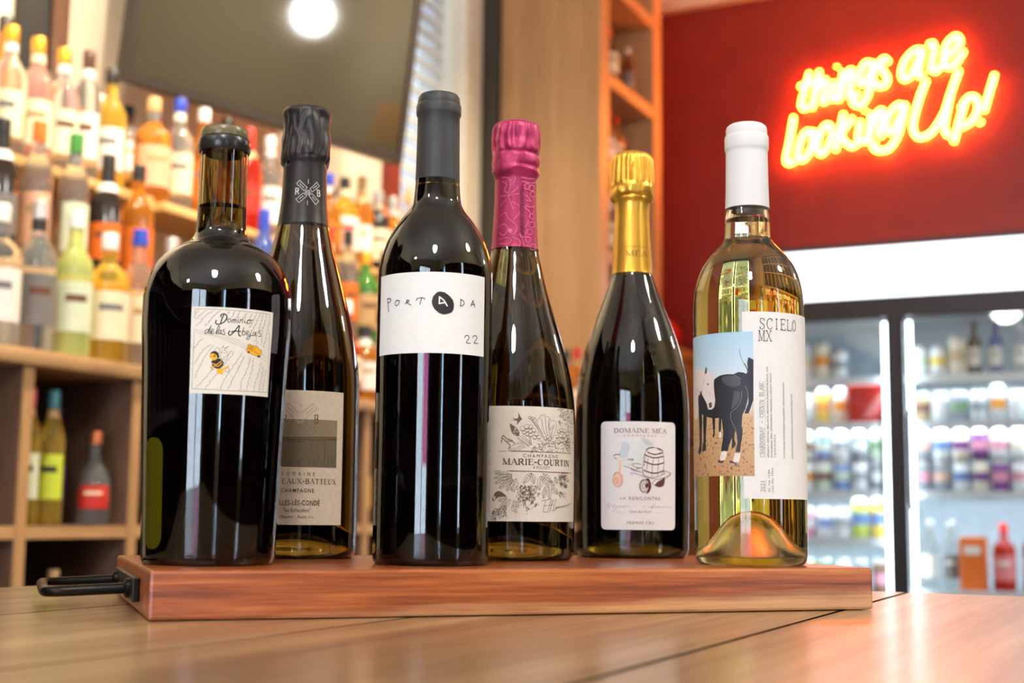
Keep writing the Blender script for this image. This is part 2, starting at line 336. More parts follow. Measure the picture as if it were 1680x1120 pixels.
NEON = {'t':[[(-1386,2823),(-1406,2750),(-1426,2682),(-1415,2657),(-1391,2664)],[(-1433,2762),(-1390,2772),(-1352,2775)]],'h':[[(-1340,2824),(-1359,2736),(-1377,2653)],[(-1365,2714),(-1329,2776),(-1309,2767),(-1323,2700),(-1330,2678),(-1308,2681)]],'i':[[(-1271,2764),(-1289,2692),(-1263,2685)],[(-1260,2831),(-1259,2833)]],'n':[[(-1231,2805),(-1256,2676)],[(-1247,2718),(-1208,2804),(-1190,2796),(-1202,2731),(-1212,2692),(-1184,2698)]],'g':[[(-1093,2821),(-1130,2834),(-1156,2795),(-1163,2750),(-1143,2738),(-1116,2774),(-1089,2828),(-1110,2742),(-1130,2676),(-1160,2641),(-1189,2651),(-1192,2674),(-1166,2696)]],'s':[[(-1031,2823),(-1051,2842),(-1071,2818),(-1054,2781),(-1039,2748),(-1052,2718),(-1085,2720),(-1095,2740)]],'a':[[(-888,2856),(-915,2861),(-959,2822),(-978,2763),(-965,2734),(-932,2757),(-882,2860),(-906,2768),(-903,2741),(-883,2746)]],'r':[[(-859,2872),(-843,2883),(-835,2857),(-853,2761)],[(-852,2765),(-832,2754),(-800,2780)]],'e':[[(-787,2809),(-731,2857),(-729,2889),(-749,2898),(-783,2865),(-796,2806),(-783,2766),(-753,2771),(-711,2828)]],'l':[[(-1462,2624),(-1480,2524),(-1500,2428),(-1484,2408),(-1456,2419)]],'o':[[(-1379,2543),(-1406,2546),(-1433,2503),(-1446,2442),(-1427,2418),(-1396,2444),(-1376,2496),(-1379,2543),(-1356,2533)]],'o2':[[(-1295,2561),(-1318,2566),(-1345,2524),(-1358,2463),(-1339,2436),(-1309,2465),(-1289,2517),(-1295,2561)]],'k':[[(-1235,2612),(-1255,2529),(-1275,2446)],[(-1194,2587),(-1248,2516),(-1208,2458),(-1177,2466)]],'i2':[[(-1161,2568),(-1172,2481),(-1134,2475)],[(-1140,2609),(-1138,2613)]],'n2':[[(-1109,2596),(-1131,2465)],[(-1122,2513),(-1080,2602),(-1060,2589),(-1082,2509),(-1067,2488)]],'g2':[[(-965,2615),(-1000,2619),(-1037,2580),(-1053,2521),(-1031,2501),(-1002,2537),(-964,2616),(-988,2520),(-1007,2470),(-1040,2428),(-1084,2424),(-1109,2443),(-1096,2465)]],'U':[[(-872,2718),(-906,2632),(-934,2529),(-925,2477),(-897,2463),(-854,2482),(-803,2558),(-772,2645),(-734,2745)],[(-772,2645),(-800,2513),(-795,2468),(-779,2457)]],'p':[[(-711,2607),(-738,2521),(-765,2426)],[(-733,2572),(-697,2618),(-666,2608),(-663,2556),(-686,2513),(-728,2488)]],'x':[[(-588,2706),(-614,2624),(-637,2549)],[(-654,2503),(-652,2498)]]}

# ---------------------------------------------------------------- back bar joinery along the bottle wall
M_CAB = wood('back_bar_wood', srgb(150, 112, 72), srgb(182, 140, 94), srgb(200, 160, 112), (8, 1.0, 8), 0.45)
M_CABV = wood('upright_panel_wood', srgb(158, 118, 78), srgb(180, 138, 92), srgb(196, 154, 106), (9, 9, 0.7), 0.45)
M_CABIN = pm('cabinet_back_panel', srgb(40, 28, 22), 0.6)
M_RISER = wood('light_riser_wood', srgb(198, 150, 84), srgb(222, 176, 108), srgb(236, 196, 130), (8, 1.0, 8), 0.45)
CF, CZ = -1.905, 1.105            # counter front, counter top
cab = empty('cubby_cabinet', RM(CF, 1.25, 0), ROOM, 'wooden back bar cabinet of open square cubbies under the counter', 'cabinet')
M_CABSIDE = wood('shaded_cubby_wood', srgb(86, 62, 48), srgb(104, 76, 58), srgb(118, 88, 68), (9, 9, 1), 0.5)  # cubby boards coloured dark to stand for the shade inside
div = mesh_of('divider', boxm(-.50, -.006, -.012, .012, .06, CZ-.03), False); band = mesh_of('unshaded_edge', boxm(-.0058, 0, -.012, .012, .06, CZ-.03), False)  # pale front strips keep the board edges out of the painted shade
for i in range(12):
    d_ = ob('divider', div, M_CABSIDE, parent=cab, loc=(0, 1.848-1.25+.2975*(i-2)+.002, 0)); ob('unshaded_edge', band, M_CABV, parent=d_)
for z in (.08, .465, .765):
    sb = mesh_of('shelf_board', boxm(-.49, -.008, .013, .2845, z-.012, z+.012), False); sbe = mesh_of('unshaded_edge', boxm(-.0078, -.002, .013, .2845, z-.012, z+.012), False)
    for i in range(11):
        d_ = ob('shelf_board', sb, M_CABSIDE, parent=cab, loc=(0, 1.848-1.25+.2975*(i-2)+.002, 0)); ob('unshaded_edge', sbe, M_CAB, parent=d_)
b = bmesh.new(); box(b, -.515, -.50, -.01, 3.29, .06, CZ-.03); ob('back_panel', b, M_CABIN, parent=cab)
b = bmesh.new(); box(b, -.46, -.03, -.01, 3.29, 0, .06); ob('plinth', b, M_CABIN, parent=cab)
ob('back_counter', boxm(-.535, .012, 0, 3.42, 0, .03, bevel=.003), M_CAB, loc=RM(CF, 1.22, CZ-.03), rz=ROOM, label='long wooden back bar counter carrying the rows of liquor bottles', cat='counter')

def riser(v0, v1, lab, left=True):
    r = empty('bottle_riser', RM(0, v0, CZ), ROOM, lab, 'riser', 'stepped bottle risers on the back counter')
    n = v1-v0
    for u0, u1, z in ((-2.10, -2.005, .175), (-2.26, -2.095, .425), (-2.44, -2.262, .525)):
        s0 = .035 if left else (.28 if z < .3 else 0.0)
        o = ob('step_board', boxm(u0, u1, s0, n-.035, z-.022, z, bevel=.002), M_RISER, parent=r)
        if not left:
            for vv in (.30, n*.6): ob('post', boxm(u0+.002, u0+.016, vv, vv+.02, 0, z-.0225), M_RISER, parent=r)
        if z > .3 and left: ob('back_strip', boxm(u0, u0+.012, .036, n-.036, max(.0, z-.16), z-.023), M_RISER, parent=r)
    for a, c in ((0, .034), (n-.034, n)) if left else ((n-.034, n),):
        b2 = bmesh.new()
        pr = [(-2.005, 0), (-2.005, .176), (-2.094, .176), (-2.094, .426), (-2.261, .426), (-2.261, .526), (-2.441, .526), (-2.441, 0)]
        lo = [b2.verts.new((x, a, z)) for x, z in pr]; hi = [b2.verts.new((x, c, z)) for x, z in pr]
        for k in range(8): b2.faces.new((lo[k], lo[(k+1) % 8], hi[(k+1) % 8], hi[k]))
        b2.faces.new(lo[::-1]); b2.faces.new(hi)
        ob('end_panel', mesh_of('end_panel', b2, False), M_RISER, parent=r)
riser(1.30, 2.380, 'light wood stepped riser at the left end of the counter')
riser(2.42, 4.10, 'light wood stepped riser under the television', left=False)

tall = empty('tall_shelf_unit', RM(CF, 4.664, 0), ROOM, 'tall wooden shelf unit with a plain end panel beside the red wall', 'shelving')
b = bmesh.new(); box(b, -.43, 0, 0, .09, CZ+.0, Z_CEIL-.02); ob('end_panel', mesh_of('end_panel', b, False), M_CABV, parent=tall)
b = bmesh.new(); box(b, -.43, 0, .60, .69, CZ, Z_CEIL-.02); ob('end_panel', mesh_of('end_panel', b, False), M_CABV, parent=tall)
b = bmesh.new(); box(b, -.43, -.41, .091, .599, CZ, Z_CEIL-.02); ob('back_panel', mesh_of('back_panel', b, False), M_CABV, parent=tall)
for z in (1.13, 1.475, 1.83, 2.185, 2.54, 2.94):
    ob('shelf', mesh_of('shelf', boxm(-.409, -.004, .0915, .5985, z-.05, z), False), M_CAB, parent=tall)
b = bmesh.new(); box(b, -.43, 0, 0, .69, 0, CZ); ob('base_box', mesh_of('base_box', b, False), M_CABV, parent=tall)
dr = empty('drawer_cabinet', RM(CF, 5.362, 0), ROOM, 'honey coloured wooden drawer cabinet between tall shelves and cooler', 'cabinet')
M_HONEY = wood('honey_wood', srgb(206, 150, 70), srgb(224, 170, 88), srgb(234, 186, 106), (8, 1.0, 8), 0.4)
b = bmesh.new(); box(b, -.43, -.022, 0, .575, 0, 1.55); ob('carcass', mesh_of('carcass', b, False), M_HONEY, parent=dr)
for z0, z1 in ((.06, .45), (.456, .825), (.831, 1.19), (1.196, 1.545)):
    f = ob('drawer_front', mesh_of('drawer_front', boxm(-.021, 0, .006, .569, z0, z1, bevel=.003), False), M_HONEY, parent=dr)
    b = bmesh.new(); tube(b, [(.002, .20, z1-.06), (.025, .21, z1-.06), (.025, .37, z1-.06), (.002, .38, z1-.06)], .005); ob('pull', b, M_TRACK, parent=f)
# slumped red bag on the drawer cabinet
b = bmesh.new()
def _bag(t, r, z):
    n_ = noise.noise(Vector((math.cos(t)*1.4, math.sin(t)*1.4, z*9)))*.02*min(1, z/.04)
    return r*(1+.12*math.cos(2*t))+n_, z+.015*math.cos(t-1)*min(1, z/.07)
lathe(b, [(0, 0), (.15, 0), (.175, .03), (.175, .07), (.15, .11), (.09, .14), (.04, .15), (0, .152)], 28, _bag)
ob('red_bag', b, pm('red_cloth', srgb(190, 30, 14), 0.7, var=.12, scale=20), loc=RM(-2.10, 5.66, 1.551), rz=ROOM, label='slumped bright red cloth bag on top of the drawer cabinet', cat='bag')

# ---------------------------------------------------------------- liquor bottles
GL = {
 'clear': pm('clear_spirit_glass', (0.93, 0.95, 0.93), 0.04, trans=0.92, ior=1.25, var=0),
 'amber': pm('amber_spirit_glass', (0.80, 0.32, 0.04), 0.04, trans=0.75, ior=1.28, var=0),
 'brown': pm('brown_spirit_glass', (0.30, 0.07, 0.015), 0.05, trans=0.55, ior=1.3, var=0),
 'yellow': pm('yellow_spirit_glass', (0.95, 0.66, 0.10), 0.04, trans=0.8, ior=1.25, var=0),
 'green': pm('green_spirit_glass', (0.10, 0.32, 0.06), 0.05, trans=0.5, ior=1.3, var=0),
 'dark': pm('dark_spirit_glass', (0.025, 0.018, 0.014), 0.06, var=0),
 'lime': pm('lime_spirit_glass', (0.78, 0.86, 0.30), 0.05, trans=0.6, ior=1.25, var=0),
 'pink': pm('pink_spirit_glass', (0.92, 0.52, 0.44), 0.05, trans=0.75, ior=1.25, var=0),
 'red': pm('red_spirit_glass', (0.55, 0.03, 0.015), 0.05, trans=0.5, ior=1.3, var=0),
 'blue': pm('blue_spirit_glass', (0.12, 0.18, 0.55), 0.05, trans=0.5, ior=1.3, var=0),
}
LC = {'white': (236, 232, 222), 'cream': (238, 222, 186), 'peach': (236, 178, 142), 'red': (196, 44, 28), 'orange': (230, 112, 30), 'yellow': (238, 186, 44), 'black': (36, 34, 34), 'grey': (120, 116, 112), 'green': (150, 190, 90), 'lime': (200, 214, 60), 'blue': (52, 74, 160), 'pale green': (214, 222, 190), 'brown': (110, 66, 40), 'pink': (226, 130, 130), 'tan': (190, 152, 104)}
LM = {k: pm('paper_'+k.replace(' ', '_'), srgb(*c), 0.55, var=.05, scale=60) for k, c in LC.items()}
CC = {'gold': (222, 160, 50), 'black': (24, 23, 24), 'white': (228, 226, 220), 'red': (198, 30, 22), 'blue': (30, 66, 178), 'green': (60, 130, 50), 'cork': (206, 166, 112), 'silver': (190, 190, 190), 'brown': (78, 42, 28), 'orange': (232, 110, 30), 'teal': (50, 120, 130), 'pink': (206, 80, 96), 'copper': (196, 110, 70)}
CM = {k: pm('cap_'+k, srgb(*c), 0.35, 0.6 if k in ('gold', 'silver', 'copper') else 0.0, var=.04) for k, c in CC.items()}
SHAPE = {  # body profile (r, z), cap (z0, z1, r), label (z0, z1)
 'tall': ([(0, .006), (.028, .0), (.036, .004), (.0375, .012), (.0375, .175), (.034, .195), (.022, .215), (.0145, .228), (.0135, .27), (.0145, .275), (.0145, .285), (0, .286)], (.262, .298, .0155), (.05, .15)),
 'slim': ([(0, .006), (.024, 0), (.030, .004), (.031, .012), (.031, .20), (.027, .225), (.016, .25), (.0125, .262), (.0125, .30), (0, .302)], (.275, .318, .0145), (.06, .165)),
 'squat': ([(0, .006), (.034, 0), (.045, .005), (.047, .015), (.047, .11), (.042, .13), (.026, .148), (.016, .158), (.0145, .19), (0, .191)], (.176, .208, .0185), (.03, .105)),
 'round': ([(0, .006), (.030, 0), (.040, .006), (.044, .03), (.046, .08), (.043, .12), (.030, .155), (.017, .175), (.0145, .20), (.0145, .235), (0, .236)], (.225, .262, .018), (.045, .11)),
 'broad': ([(0, .006), (.036, 0), (.043, .004), (.045, .012), (.045, .16), (.041, .182), (.024, .2), (.0155, .21), (.015, .25), (0, .251)], (.236, .272, .017), (.045, .145)),
 'wine': ([(0, .012), (.026, 0), (.035, .004), (.037, .012), (.037, .17), (.033, .195), (.020, .222), (.0145, .24), (.0135, .29), (0, .291)], (.235, .297, .0152), (.06, .14)),
}
SM = {}
for k, (pr, cp, lb) in SHAPE.items():
    b = bmesh.new(); lathe(b, pr, 20); body = mesh_of('liquor_bottle', b)
    b = bmesh.new(); z0, z1, r = cp; lathe(b, [(0, z0), (r, z0), (r, z1-.003), (r-.002, z1), (0, z1)], 16); cap = mesh_of('cap', b)
    b = bmesh.new(); z0, z1 = lb; pz = sorted([(z, r_) for r_, z in pr if r_ > .02])
    zs = [z0+(z1-z0)*i/4 for i in range(5)]; n = 14; span = math.radians(125)
    gr = [[b.verts.new(((interp(pz, z)+.0012)*math.sin(-span/2+span*j/n), -(interp(pz, z)+.0012)*math.cos(-span/2+span*j/n), z)) for j in range(n+1)] for z in zs]
    for i in range(4):
        for j in range(n): b.faces.new((gr[i][j], gr[i][j+1], gr[i+1][j+1], gr[i+1][j]))
    lab = mesh_of('paper_label', b)
    b = bmesh.new(); rr = interp(pz, (z0+z1)/2)+.0016; zb0, zb1 = z0+(z1-z0)*.60, z0+(z1-z0)*.74
    for q in ((zb0, zb1, .5),):
        g2 = [[b.verts.new((rr*math.sin(-span/2*q[2]+span*q[2]*j/8), -rr*math.cos(-span/2*q[2]+span*q[2]*j/8), z)) for j in range(9)] for z in q[:2]]
        for j in range(8): b.faces.new((g2[0][j], g2[0][j+1], g2[1][j+1], g2[1][j]))
    prt = mesh_of('label_print', b)
    z1 = cp[0]-.003; z0 = z1-.020; pz2 = sorted([(z, r_) for r_, z in pr if z > .1]); b = bmesh.new()
    lathe(b, [(interp(pz2, z)+.0009, z) for z in (z0, (z0+z1)/2, z1)], 16); SM[k] = (body, cap, lab, prt, mesh_of('neck_band', b))
    for me in SM[k]: me.materials.append(None)
ORD = ['first', 'second', 'third', 'fourth', 'fifth', 'sixth', 'seventh', 'eighth', 'ninth', 'tenth', 'eleventh', 'twelfth', 'thirteenth', 'fourteenth', 'fifteenth', 'sixteenth', 'seventeenth', 'eighteenth', 'nineteenth', 'twentieth'] + ['twenty-'+x for x in ('first', 'second', 'third', 'fourth', 'fifth', 'sixth', 'seventh', 'eighth', 'ninth')] + ['thirtieth', 'thirty-first', 'thirty-second']
GN = {'amber': 'amber', 'dark': 'dark glass'}
def _slot(o, m): o.material_slots[0].link = 'OBJECT'; o.material_slots[0].material = m
def liquor(kind, glass, lab, capc, pos, text, group, face=0.0, ink='black', sc=1.0):
    body, cap, la, pr, nb = SM[kind]
    o = bpy.data.objects.new('liquor_bottle', body); COL.objects.link(o); _slot(o, GL[glass])
    o.location = pos; o.rotation_euler.z = ROOM+face; o.scale = (sc, sc, sc); o['label'] = text; o['category'] = 'bottle'; o['group'] = group
    for me, nm, m in ((cap, 'cap', CM[capc]), (la, 'paper_label', LM[lab] if lab else None), (pr, 'label_print', LM[ink] if lab else None), (nb, 'neck_band', LM[random.choice(['white', 'cream', 'tan', 'grey', 'black', 'brown', 'white', lab or 'white'])] if random.random() < .55 else None)):
        if m is None: continue
        c = bpy.data.objects.new(nm, me); COL.objects.link(c); _slot(c, m)
        c.parent = o if nm != 'label_print' else lastlab
        if nm == 'paper_label': lastlab = c
    return o
random.seed(11)
FACE = math.radians(50)                      # labels turned from the wall towards the room
def auto(): 
    g = random.choices(['clear', 'amber', 'brown', 'yellow', 'dark', 'pink', 'green', 'red'], [44, 22, 9, 8, 6, 5, 3, 3])[0]
    k = random.choices(['tall', 'slim', 'broad', 'round', 'wine', 'squat'], [30, 14, 22, 12, 14, 8])[0]
    l = random.choices(['white', 'cream', 'peach', 'red', 'orange', 'yellow', 'black', 'pale green', 'tan', 'pink'], [36, 34, 9, 3, 5, 5, 3, 5, 6, 2])[0]
    c = random.choices(['gold', 'black', 'white', 'red', 'cork', 'silver', 'brown', 'orange', 'copper', 'green', 'blue'], [12, 24, 12, 9, 12, 6, 8, 6, 4, 3, 2])[0]
    return k, g, l, c
# the bottles that can be told apart in the photograph, then more of the same to fill each row
FRONT = [('broad', 'clear', 'white', 'white'), ('tall', 'clear', 'grey', 'silver'), ('tall', 'lime', 'pale green', 'white'), ('broad', 'yellow', 'cream', 'white'), ('tall', 'clear', 'cream', 'blue'), ('tall', 'clear', None, 'silver'), ('broad', 'clear', 'white', 'silver')]
STEP1 = [('slim', 'clear', 'white', 'silver'), ('wine', 'dark', 'grey', 'black'), ('slim', 'clear', 'peach', 'orange'), ('slim', 'clear', 'pale green', 'green'), ('wine', 'dark', 'orange', 'black'), ('tall', 'amber', 'orange', 'black'), ('slim', 'dark', 'cream', 'green'), ('tall', 'amber', 'cream', 'brown'), ('tall', 'brown', 'tan', 'black')]
TOP = [('tall', 'clear', 'pale green', 'gold'), ('tall', 'clear', 'pale green', 'gold'), ('tall', 'pink', 'pale green', 'gold'), ('tall', 'clear', 'pale green', 'gold'), ('slim', 'clear', 'white', 'brown'), ('tall', 'yellow', 'white', 'black'), ('broad', 'brown', 'white', 'black'), ('tall', 'amber', 'peach', 'orange'), ('tall', 'clear', 'cream', 'cork')]
UP = [('tall', 'amber', 'peach', 'cork'), ('tall', 'clear', 'cream', 'white'), ('tall', 'yellow', 'cream', 'copper'), ('tall', 'amber', 'orange', 'black')]
FRONT_B = [('round', 'red', 'red', 'gold'), ('tall', 'amber', 'cream', 'black'), ('tall', 'brown', 'tan', 'brown')]
STEP_B = [('wine', 'blue', 'blue', 'blue'), ('broad', 'clear', 'yellow', 'cork'), ('tall', 'amber', 'orange', 'gold')]
TOP_B = [('broad', 'amber', 'peach', 'cork'), ('tall', 'clear', 'cream', 'blue'), ('tall', 'amber', 'orange', 'white'), ('tall', 'clear', 'yellow', 'black'), ('wine', 'red', 'red', 'red'), ('tall', 'clear', 'white', 'white'), ('tall', 'clear', 'cream', 'orange'), ('broad', 'yellow', 'orange', 'gold')]
def row(u, z, v0, v1, pitch, rowname, group, fixed, short=False, jit=.003):
    if pitch < .08: jit = .0003
    n = int((v1-v0)/pitch)+1
    for i in range(n):
        spec = fixed[i] if i < len(fixed) else auto()
        k, g, l, c = spec
        if short: k = 'squat'
        if pitch < .08 and k in ('broad', 'round', 'squat'): k = 'tall'
        ink = random.choices(['black', 'brown', 'red', 'grey', 'tan'], [1, 3, 1, 5, 6])[0] if l not in ('black', 'blue') else 'cream'
        text = f"{g} bottle, {c} cap, {l or 'no'} label, {ORD[i]} from left {rowname}"
        liquor(k, g, l, c, RM(u+random.uniform(-jit, jit), v0+i*pitch+random.uniform(-jit, jit), z+.0005), text, group, FACE+random.uniform(-.25, .25), ink)
row(-1.952, CZ, 1.80, 2.39, .0975, 'on the counter front', 'bottles along the front of the counter', FRONT)
row(-1.952, CZ, 2.50, 4.55, .0975, 'on counter under television', 'bottles along the counter under the television', FRONT_B)
row(-2.055, CZ+.1755, 1.40, 2.30, .098, 'on the low left step', 'bottles on the low step of the left riser', [('tall', 'amber', 'cream', 'gold')]*4+STEP1)
row(-2.055, CZ+.1755, 2.755, 4.02, .098, 'on the low right step', 'bottles on the low step of the right riser', STEP_B)
row(-2.175, CZ+.4255, 1.625, 2.34, .0765, 'on the middle left step', 'bottles on the middle step of the left riser', [('tall', 'clear', 'white', 'gold')]*4+TOP[:-1]+[('tall', 'amber', 'peach', 'orange')])
row(-2.175, CZ+.4255, 2.462, 4.02, .094, 'on the middle right step', 'bottles on the middle step of the right riser', TOP_B)
row(-2.35, CZ+.5255, 1.45, 2.26, .100, 'on the top left step', 'bottles on the top step of the left riser', [('tall', 'clear', 'white', 'white')]*4+UP)
row(-2.37, CZ+.5255, 2.475, 4.02, .105, 'on the top right step', 'bottles on the top step of the right riser', [], short=True)
GAP = [('tall', 'brown', 'cream', 'black'), ('wine', 'blue', 'blue', 'blue'), ('tall', 'amber', 'yellow', 'orange'), ('tall', 'clear', 'cream', 'red'),
 ('broad', 'amber', 'orange', 'gold'), ('wine', 'dark', 'white', 'black'), ('tall', 'brown', 'tan', 'gold'), ('wine', 'red', 'peach', 'red'),
 ('tall', 'amber', 'white', 'cork'), ('tall', 'clear', 'yellow', 'black'), ('slim', 'clear', 'white', 'orange'), ('wine', 'dark', 'cream', 'copper')]
for i, (k, g, l, c) in enumerate(GAP):
    liquor(k, g, l, c, RM(-2.055-.097*(i % 4), 2.432+.097*(i//4), CZ+.0005), f'{g} bottle, {c} cap, {l} label, {ORD[i % 4]} from the front, {ORD[i//4]} file between risers', 'bottles standing between the two risers', FACE, random.choice(['black', 'brown', 'grey']))
# in the cubbies under the counter
cub = 'bottles in the cubbies under the counter'
def cb(kind, g, l, c, u, v, z, text, ink='black', sc=1.0): liquor(kind, g, l, c, RM(u, v, z+.0125), text, cub, FACE-.15, ink, sc)
cb('slim', 'yellow', 'pale green', 'pink', -1.950, 1.898, .765, 'slim bottle with a pink cap and pale green label in cubby', sc=.82)
cb('slim', 'yellow', 'lime', 'teal', -1.948, 1.957, .765, 'slim bottle with a teal cap and lime label in cubby', sc=.82)
cb('slim', 'dark', 'blue', 'black', -2.02, 2.040, .765, 'dark slim bottle behind the teal capped one in cubby', sc=.75)
cb('squat', 'clear', 'grey', 'cork', -2.235, 2.05, .765, 'small clear bottle with a grey label at back of cubby', sc=.8)
cb('round', 'clear', 'red', 'copper', -1.950, 2.080, .765, 'rounded bottle with a red label and copper stopper in cubby', 'cream', .72)
cb('slim', 'clear', 'white', 'white', -2.00, 1.755, .765, 'slim clear bottle with a white label in leftmost cubby', sc=.85)
cb('tall', 'clear', None, 'silver', -1.97, 1.905, .465, 'clear bottle with a silver cap in the lower left cubby', sc=.86)
cb('tall', 'dark', None, 'black', -2.08, 1.96, .465, 'dark bottle without label in the lower left cubby', sc=.88)
cb('tall', 'clear', 'grey', 'cork', -1.965, 1.998, .465, 'clear bottle with a cork stopper in the lower left cubby', sc=.72)
for i, (k, g, l, c) in enumerate([('tall', 'yellow', 'yellow', 'gold'), ('broad', 'clear', 'yellow', 'black'), ('tall', 'amber', 'cream', 'black'), ('tall', 'brown', 'yellow', 'red')]):
    cb(k, g, l, c, -2.02+.05*(i % 2), (2.80, 2.88, 2.965, 3.105)[i], .765, f'{g} bottle with {c} cap and {l} label in cubby behind the tallest bottle', sc=.85)
for i, (k, g, l, c) in enumerate([('tall', 'dark', 'red', 'red'), ('tall', 'clear', 'white', 'red'), ('tall', 'brown', 'cream', 'black')]):
    cb(k, g, l, c, -2.00, 2.81+.085*i, .465, f'{g} bottle with {c} cap and {l} label in lower cubby behind tallest bottle', sc=.9)
# tall shelf unit
ts = 'bottles in the tall shelf unit'
def tsb(kind, g, l, c, v, z, text, u=-1.965, sc=.74, ink='black'): liquor(kind, g, l, c, RM(u, v, z+.0005), text, ts, FACE+.1, ink, sc)
tsb('tall', 'clear', 'white', 'red', 4.80, 2.54, 'red topped bottle with white label, leftmost on highest visible shelf')
tsb('broad', 'dark', 'pale green', 'red', 4.895, 2.54, 'dark bottle with pale green label on highest visible shelf', sc=.85)
tsb('tall', 'amber', 'orange', 'gold', 5.02, 2.54, 'amber bottle with orange label on highest visible shelf', u=-2.05)
tsb('tall', 'brown', 'grey', 'white', 5.11, 2.54, 'brown bottle with grey label and white cap on highest shelf')
for i, (k, g, l, c) in enumerate([('slim', 'red', 'cream', 'red'), ('tall', 'clear', 'white', 'red'), ('tall', 'amber', 'cream', 'red'), ('broad', 'brown', 'orange', 'copper')]):
    tsb(k, g, l, c, 4.805+.085*i, 2.185, f'{g} bottle with {c} cap, {l} label, second highest shelf of tall unit', sc=.80 if i < 3 else .6)
for i, (k, g, l, c) in enumerate([('tall', 'clear', 'white', 'black'), ('broad', 'clear', 'cream', 'white'), ('tall', 'amber', 'tan', 'cork')]):
    tsb(k, g, l, c, 4.81+.10*i, 1.83, f'{g} bottle with {c} cap, {l} label, third highest shelf of tall unit', sc=.9)
for i, (k, g, l, c) in enumerate([('tall', 'dark', 'black', 'black'), ('broad', 'clear', 'blue', 'silver'), ('tall', 'brown', 'white', 'gold')]):
    tsb(k, g, l, c, 4.81+.10*i, 1.475, f'{g} bottle with {c} cap, {l} label, fourth highest shelf of tall unit', sc=.9)
for i, (k, g, l, c) in enumerate([('slim', 'clear', 'red', 'gold'), ('tall', 'clear', 'white', 'silver')]):
    tsb(k, g, l, c, 4.81+.10*i, 1.13, f'{g} bottle with {c} cap, {l} label, lowest shelf of tall unit', sc=.85)

# ---------------------------------------------------------------- television
tv_n = Vector((0.78939, -0.61389, 0)); tv_ang = math.atan2(0.78939, 0.61389)
tv = empty('television', Vector((-.98322, 3.245, 1.8758)), 0, 'large flat black television tilted forward on the bottle wall', 'television')
tv.rotation_euler = (0, 0, tv_ang)
TW, TH = 1.022, .60
tilt = Matrix.Rotation(math.radians(8), 4, 'X')
M_BEZ = pm('black_tv_plastic', srgb(52, 44, 38), 0.35)
def tvp(name, bmx, mat):
    for v_ in bmx.verts: v_.co = tilt @ v_.co
    return ob(name, mesh_of(name, bmx, False), mat, parent=tv)
b = bmesh.new()
for a in ((0, .022, 0, TH), (TW-.022, TW, 0, TH), (.022, TW-.022, 0, .026), (.022, TW-.022, TH-.022, TH)): box(b, a[0], a[1], -.012, .03, a[2], a[3])
tvp('bezel', b, M_BEZ)
b = bmesh.new(); box(b, .022, TW-.022, -.006, .028, .026, TH-.022); tvp('screen', b, pm('glossy_dark_screen', (0.040, 0.034, 0.022), 0.06, var=0, spec=0.9))
b = bmesh.new(); box(b, .12, TW-.12, .031, .06, .10, TH-.10); tvp('back_shell', b, M_BEZ)
b = bmesh.new(); box(b, .44, .56, .061, .14, .24, .40); tvp('wall_bracket', b, M_BEZ)

# ---------------------------------------------------------------- neon sign
M_NEON = emis('red_orange_neon', (1.0, 0.235, 0.022), 74.0)
sign = empty('neon_sign', RM(-1.04, 5.945, 2.65), ROOM, 'glowing red neon lettering reading things are looking Up!', 'neon sign')
for key, strokes in NEON.items():
    b = bmesh.new()
    for s in strokes:
        pts = [Vector((u/1000+1.04, -.035, z/1000-2.65)) for u, z in s]
        if len(pts) > 2: pts = smooth_path(pts, 5)
        tube(b, pts, .0082 if len(s) > 2 else .0100, 8)
    ob('neon_letter', b, M_NEON, parent=sign)
    u0, z0 = strokes[0][0]; b = bmesh.new(); box(b, u0/1000+1.04-.004, u0/1000+1.04+.004, -.030, .004, z0/1000-2.65-.012, z0/1000-2.65-.004)
    ob('standoff', b, M_TRACK, parent=sign)

# ---------------------------------------------------------------- drinks cooler
CV = 5.335; CU0, CU1 = -1.62, -.21
M_CF = pm('black_cooler_frame', srgb(44, 40, 46), 0.4)
M_CW = pm('white_cooler_lining', srgb(214, 228, 236), 0.4)
M_SHELFGLOW = emis('shelf_fill_glow', (0.86, 0.95, 1.0), 90.0)
M_LEDV = emis('dim_cool_led', (0.86, 0.95, 1.0), 13.0)
M_BOXLIGHT = emis('lit_white_sign_panel', (0.93, 0.97, 1.0), 4.0)
co = empty('drinks_cooler', RM(0, CV, 0), ROOM, 'two door glass drinks cooler with a lit white sign panel on top', 'refrigerator')
def cp(name, mat, *a, parent=None, bevel=0.0): return ob(name, mesh_of(name, boxm(*a, bevel=bevel), False), mat, parent=parent or co)
cp('side_wall', M_CW, CU0, CU0+.04, .05, .59, .12, 1.90); cp('side_wall', M_CW, CU1-.04, CU1, .05, .59, .12, 1.90)
cp('back_wall', M_CW, CU0+.04, CU1-.04, .55, .59, .12, 1.90); cp('floor_panel', M_CW, CU0+.04, CU1-.04, .05, .55, .12, .20); cp('roof_panel', M_CW, CU0+.04, CU1-.04, .05, .55, 1.62, 1.90)
cp('kick_plate', M_CF, CU0, CU1, .02, .55, 0, .12)
lb_ = cp('sign_box', M_CF, CU0, CU1, .012, .049, 1.672, 1.90); cp('lit_panel', M_BOXLIGHT, CU0+.01, CU1-.01, 0, .011, 1.678, 1.874, parent=lb_)
cp('top_rail', M_CF, CU0, CU1, 0, .049, 1.592, 1.671); cp('bottom_rail', M_CF, CU0, CU1, 0, .049, .121, .20)
cp('mullion', M_CF, -.958, -.915, 0, .049, .201, 1.591); cp('mullion', M_CF, CU0, CU0+.045, 0, .049, .201, 1.591); cp('mullion', M_CF, CU1-.045, CU1, 0, .049, .201, 1.591)
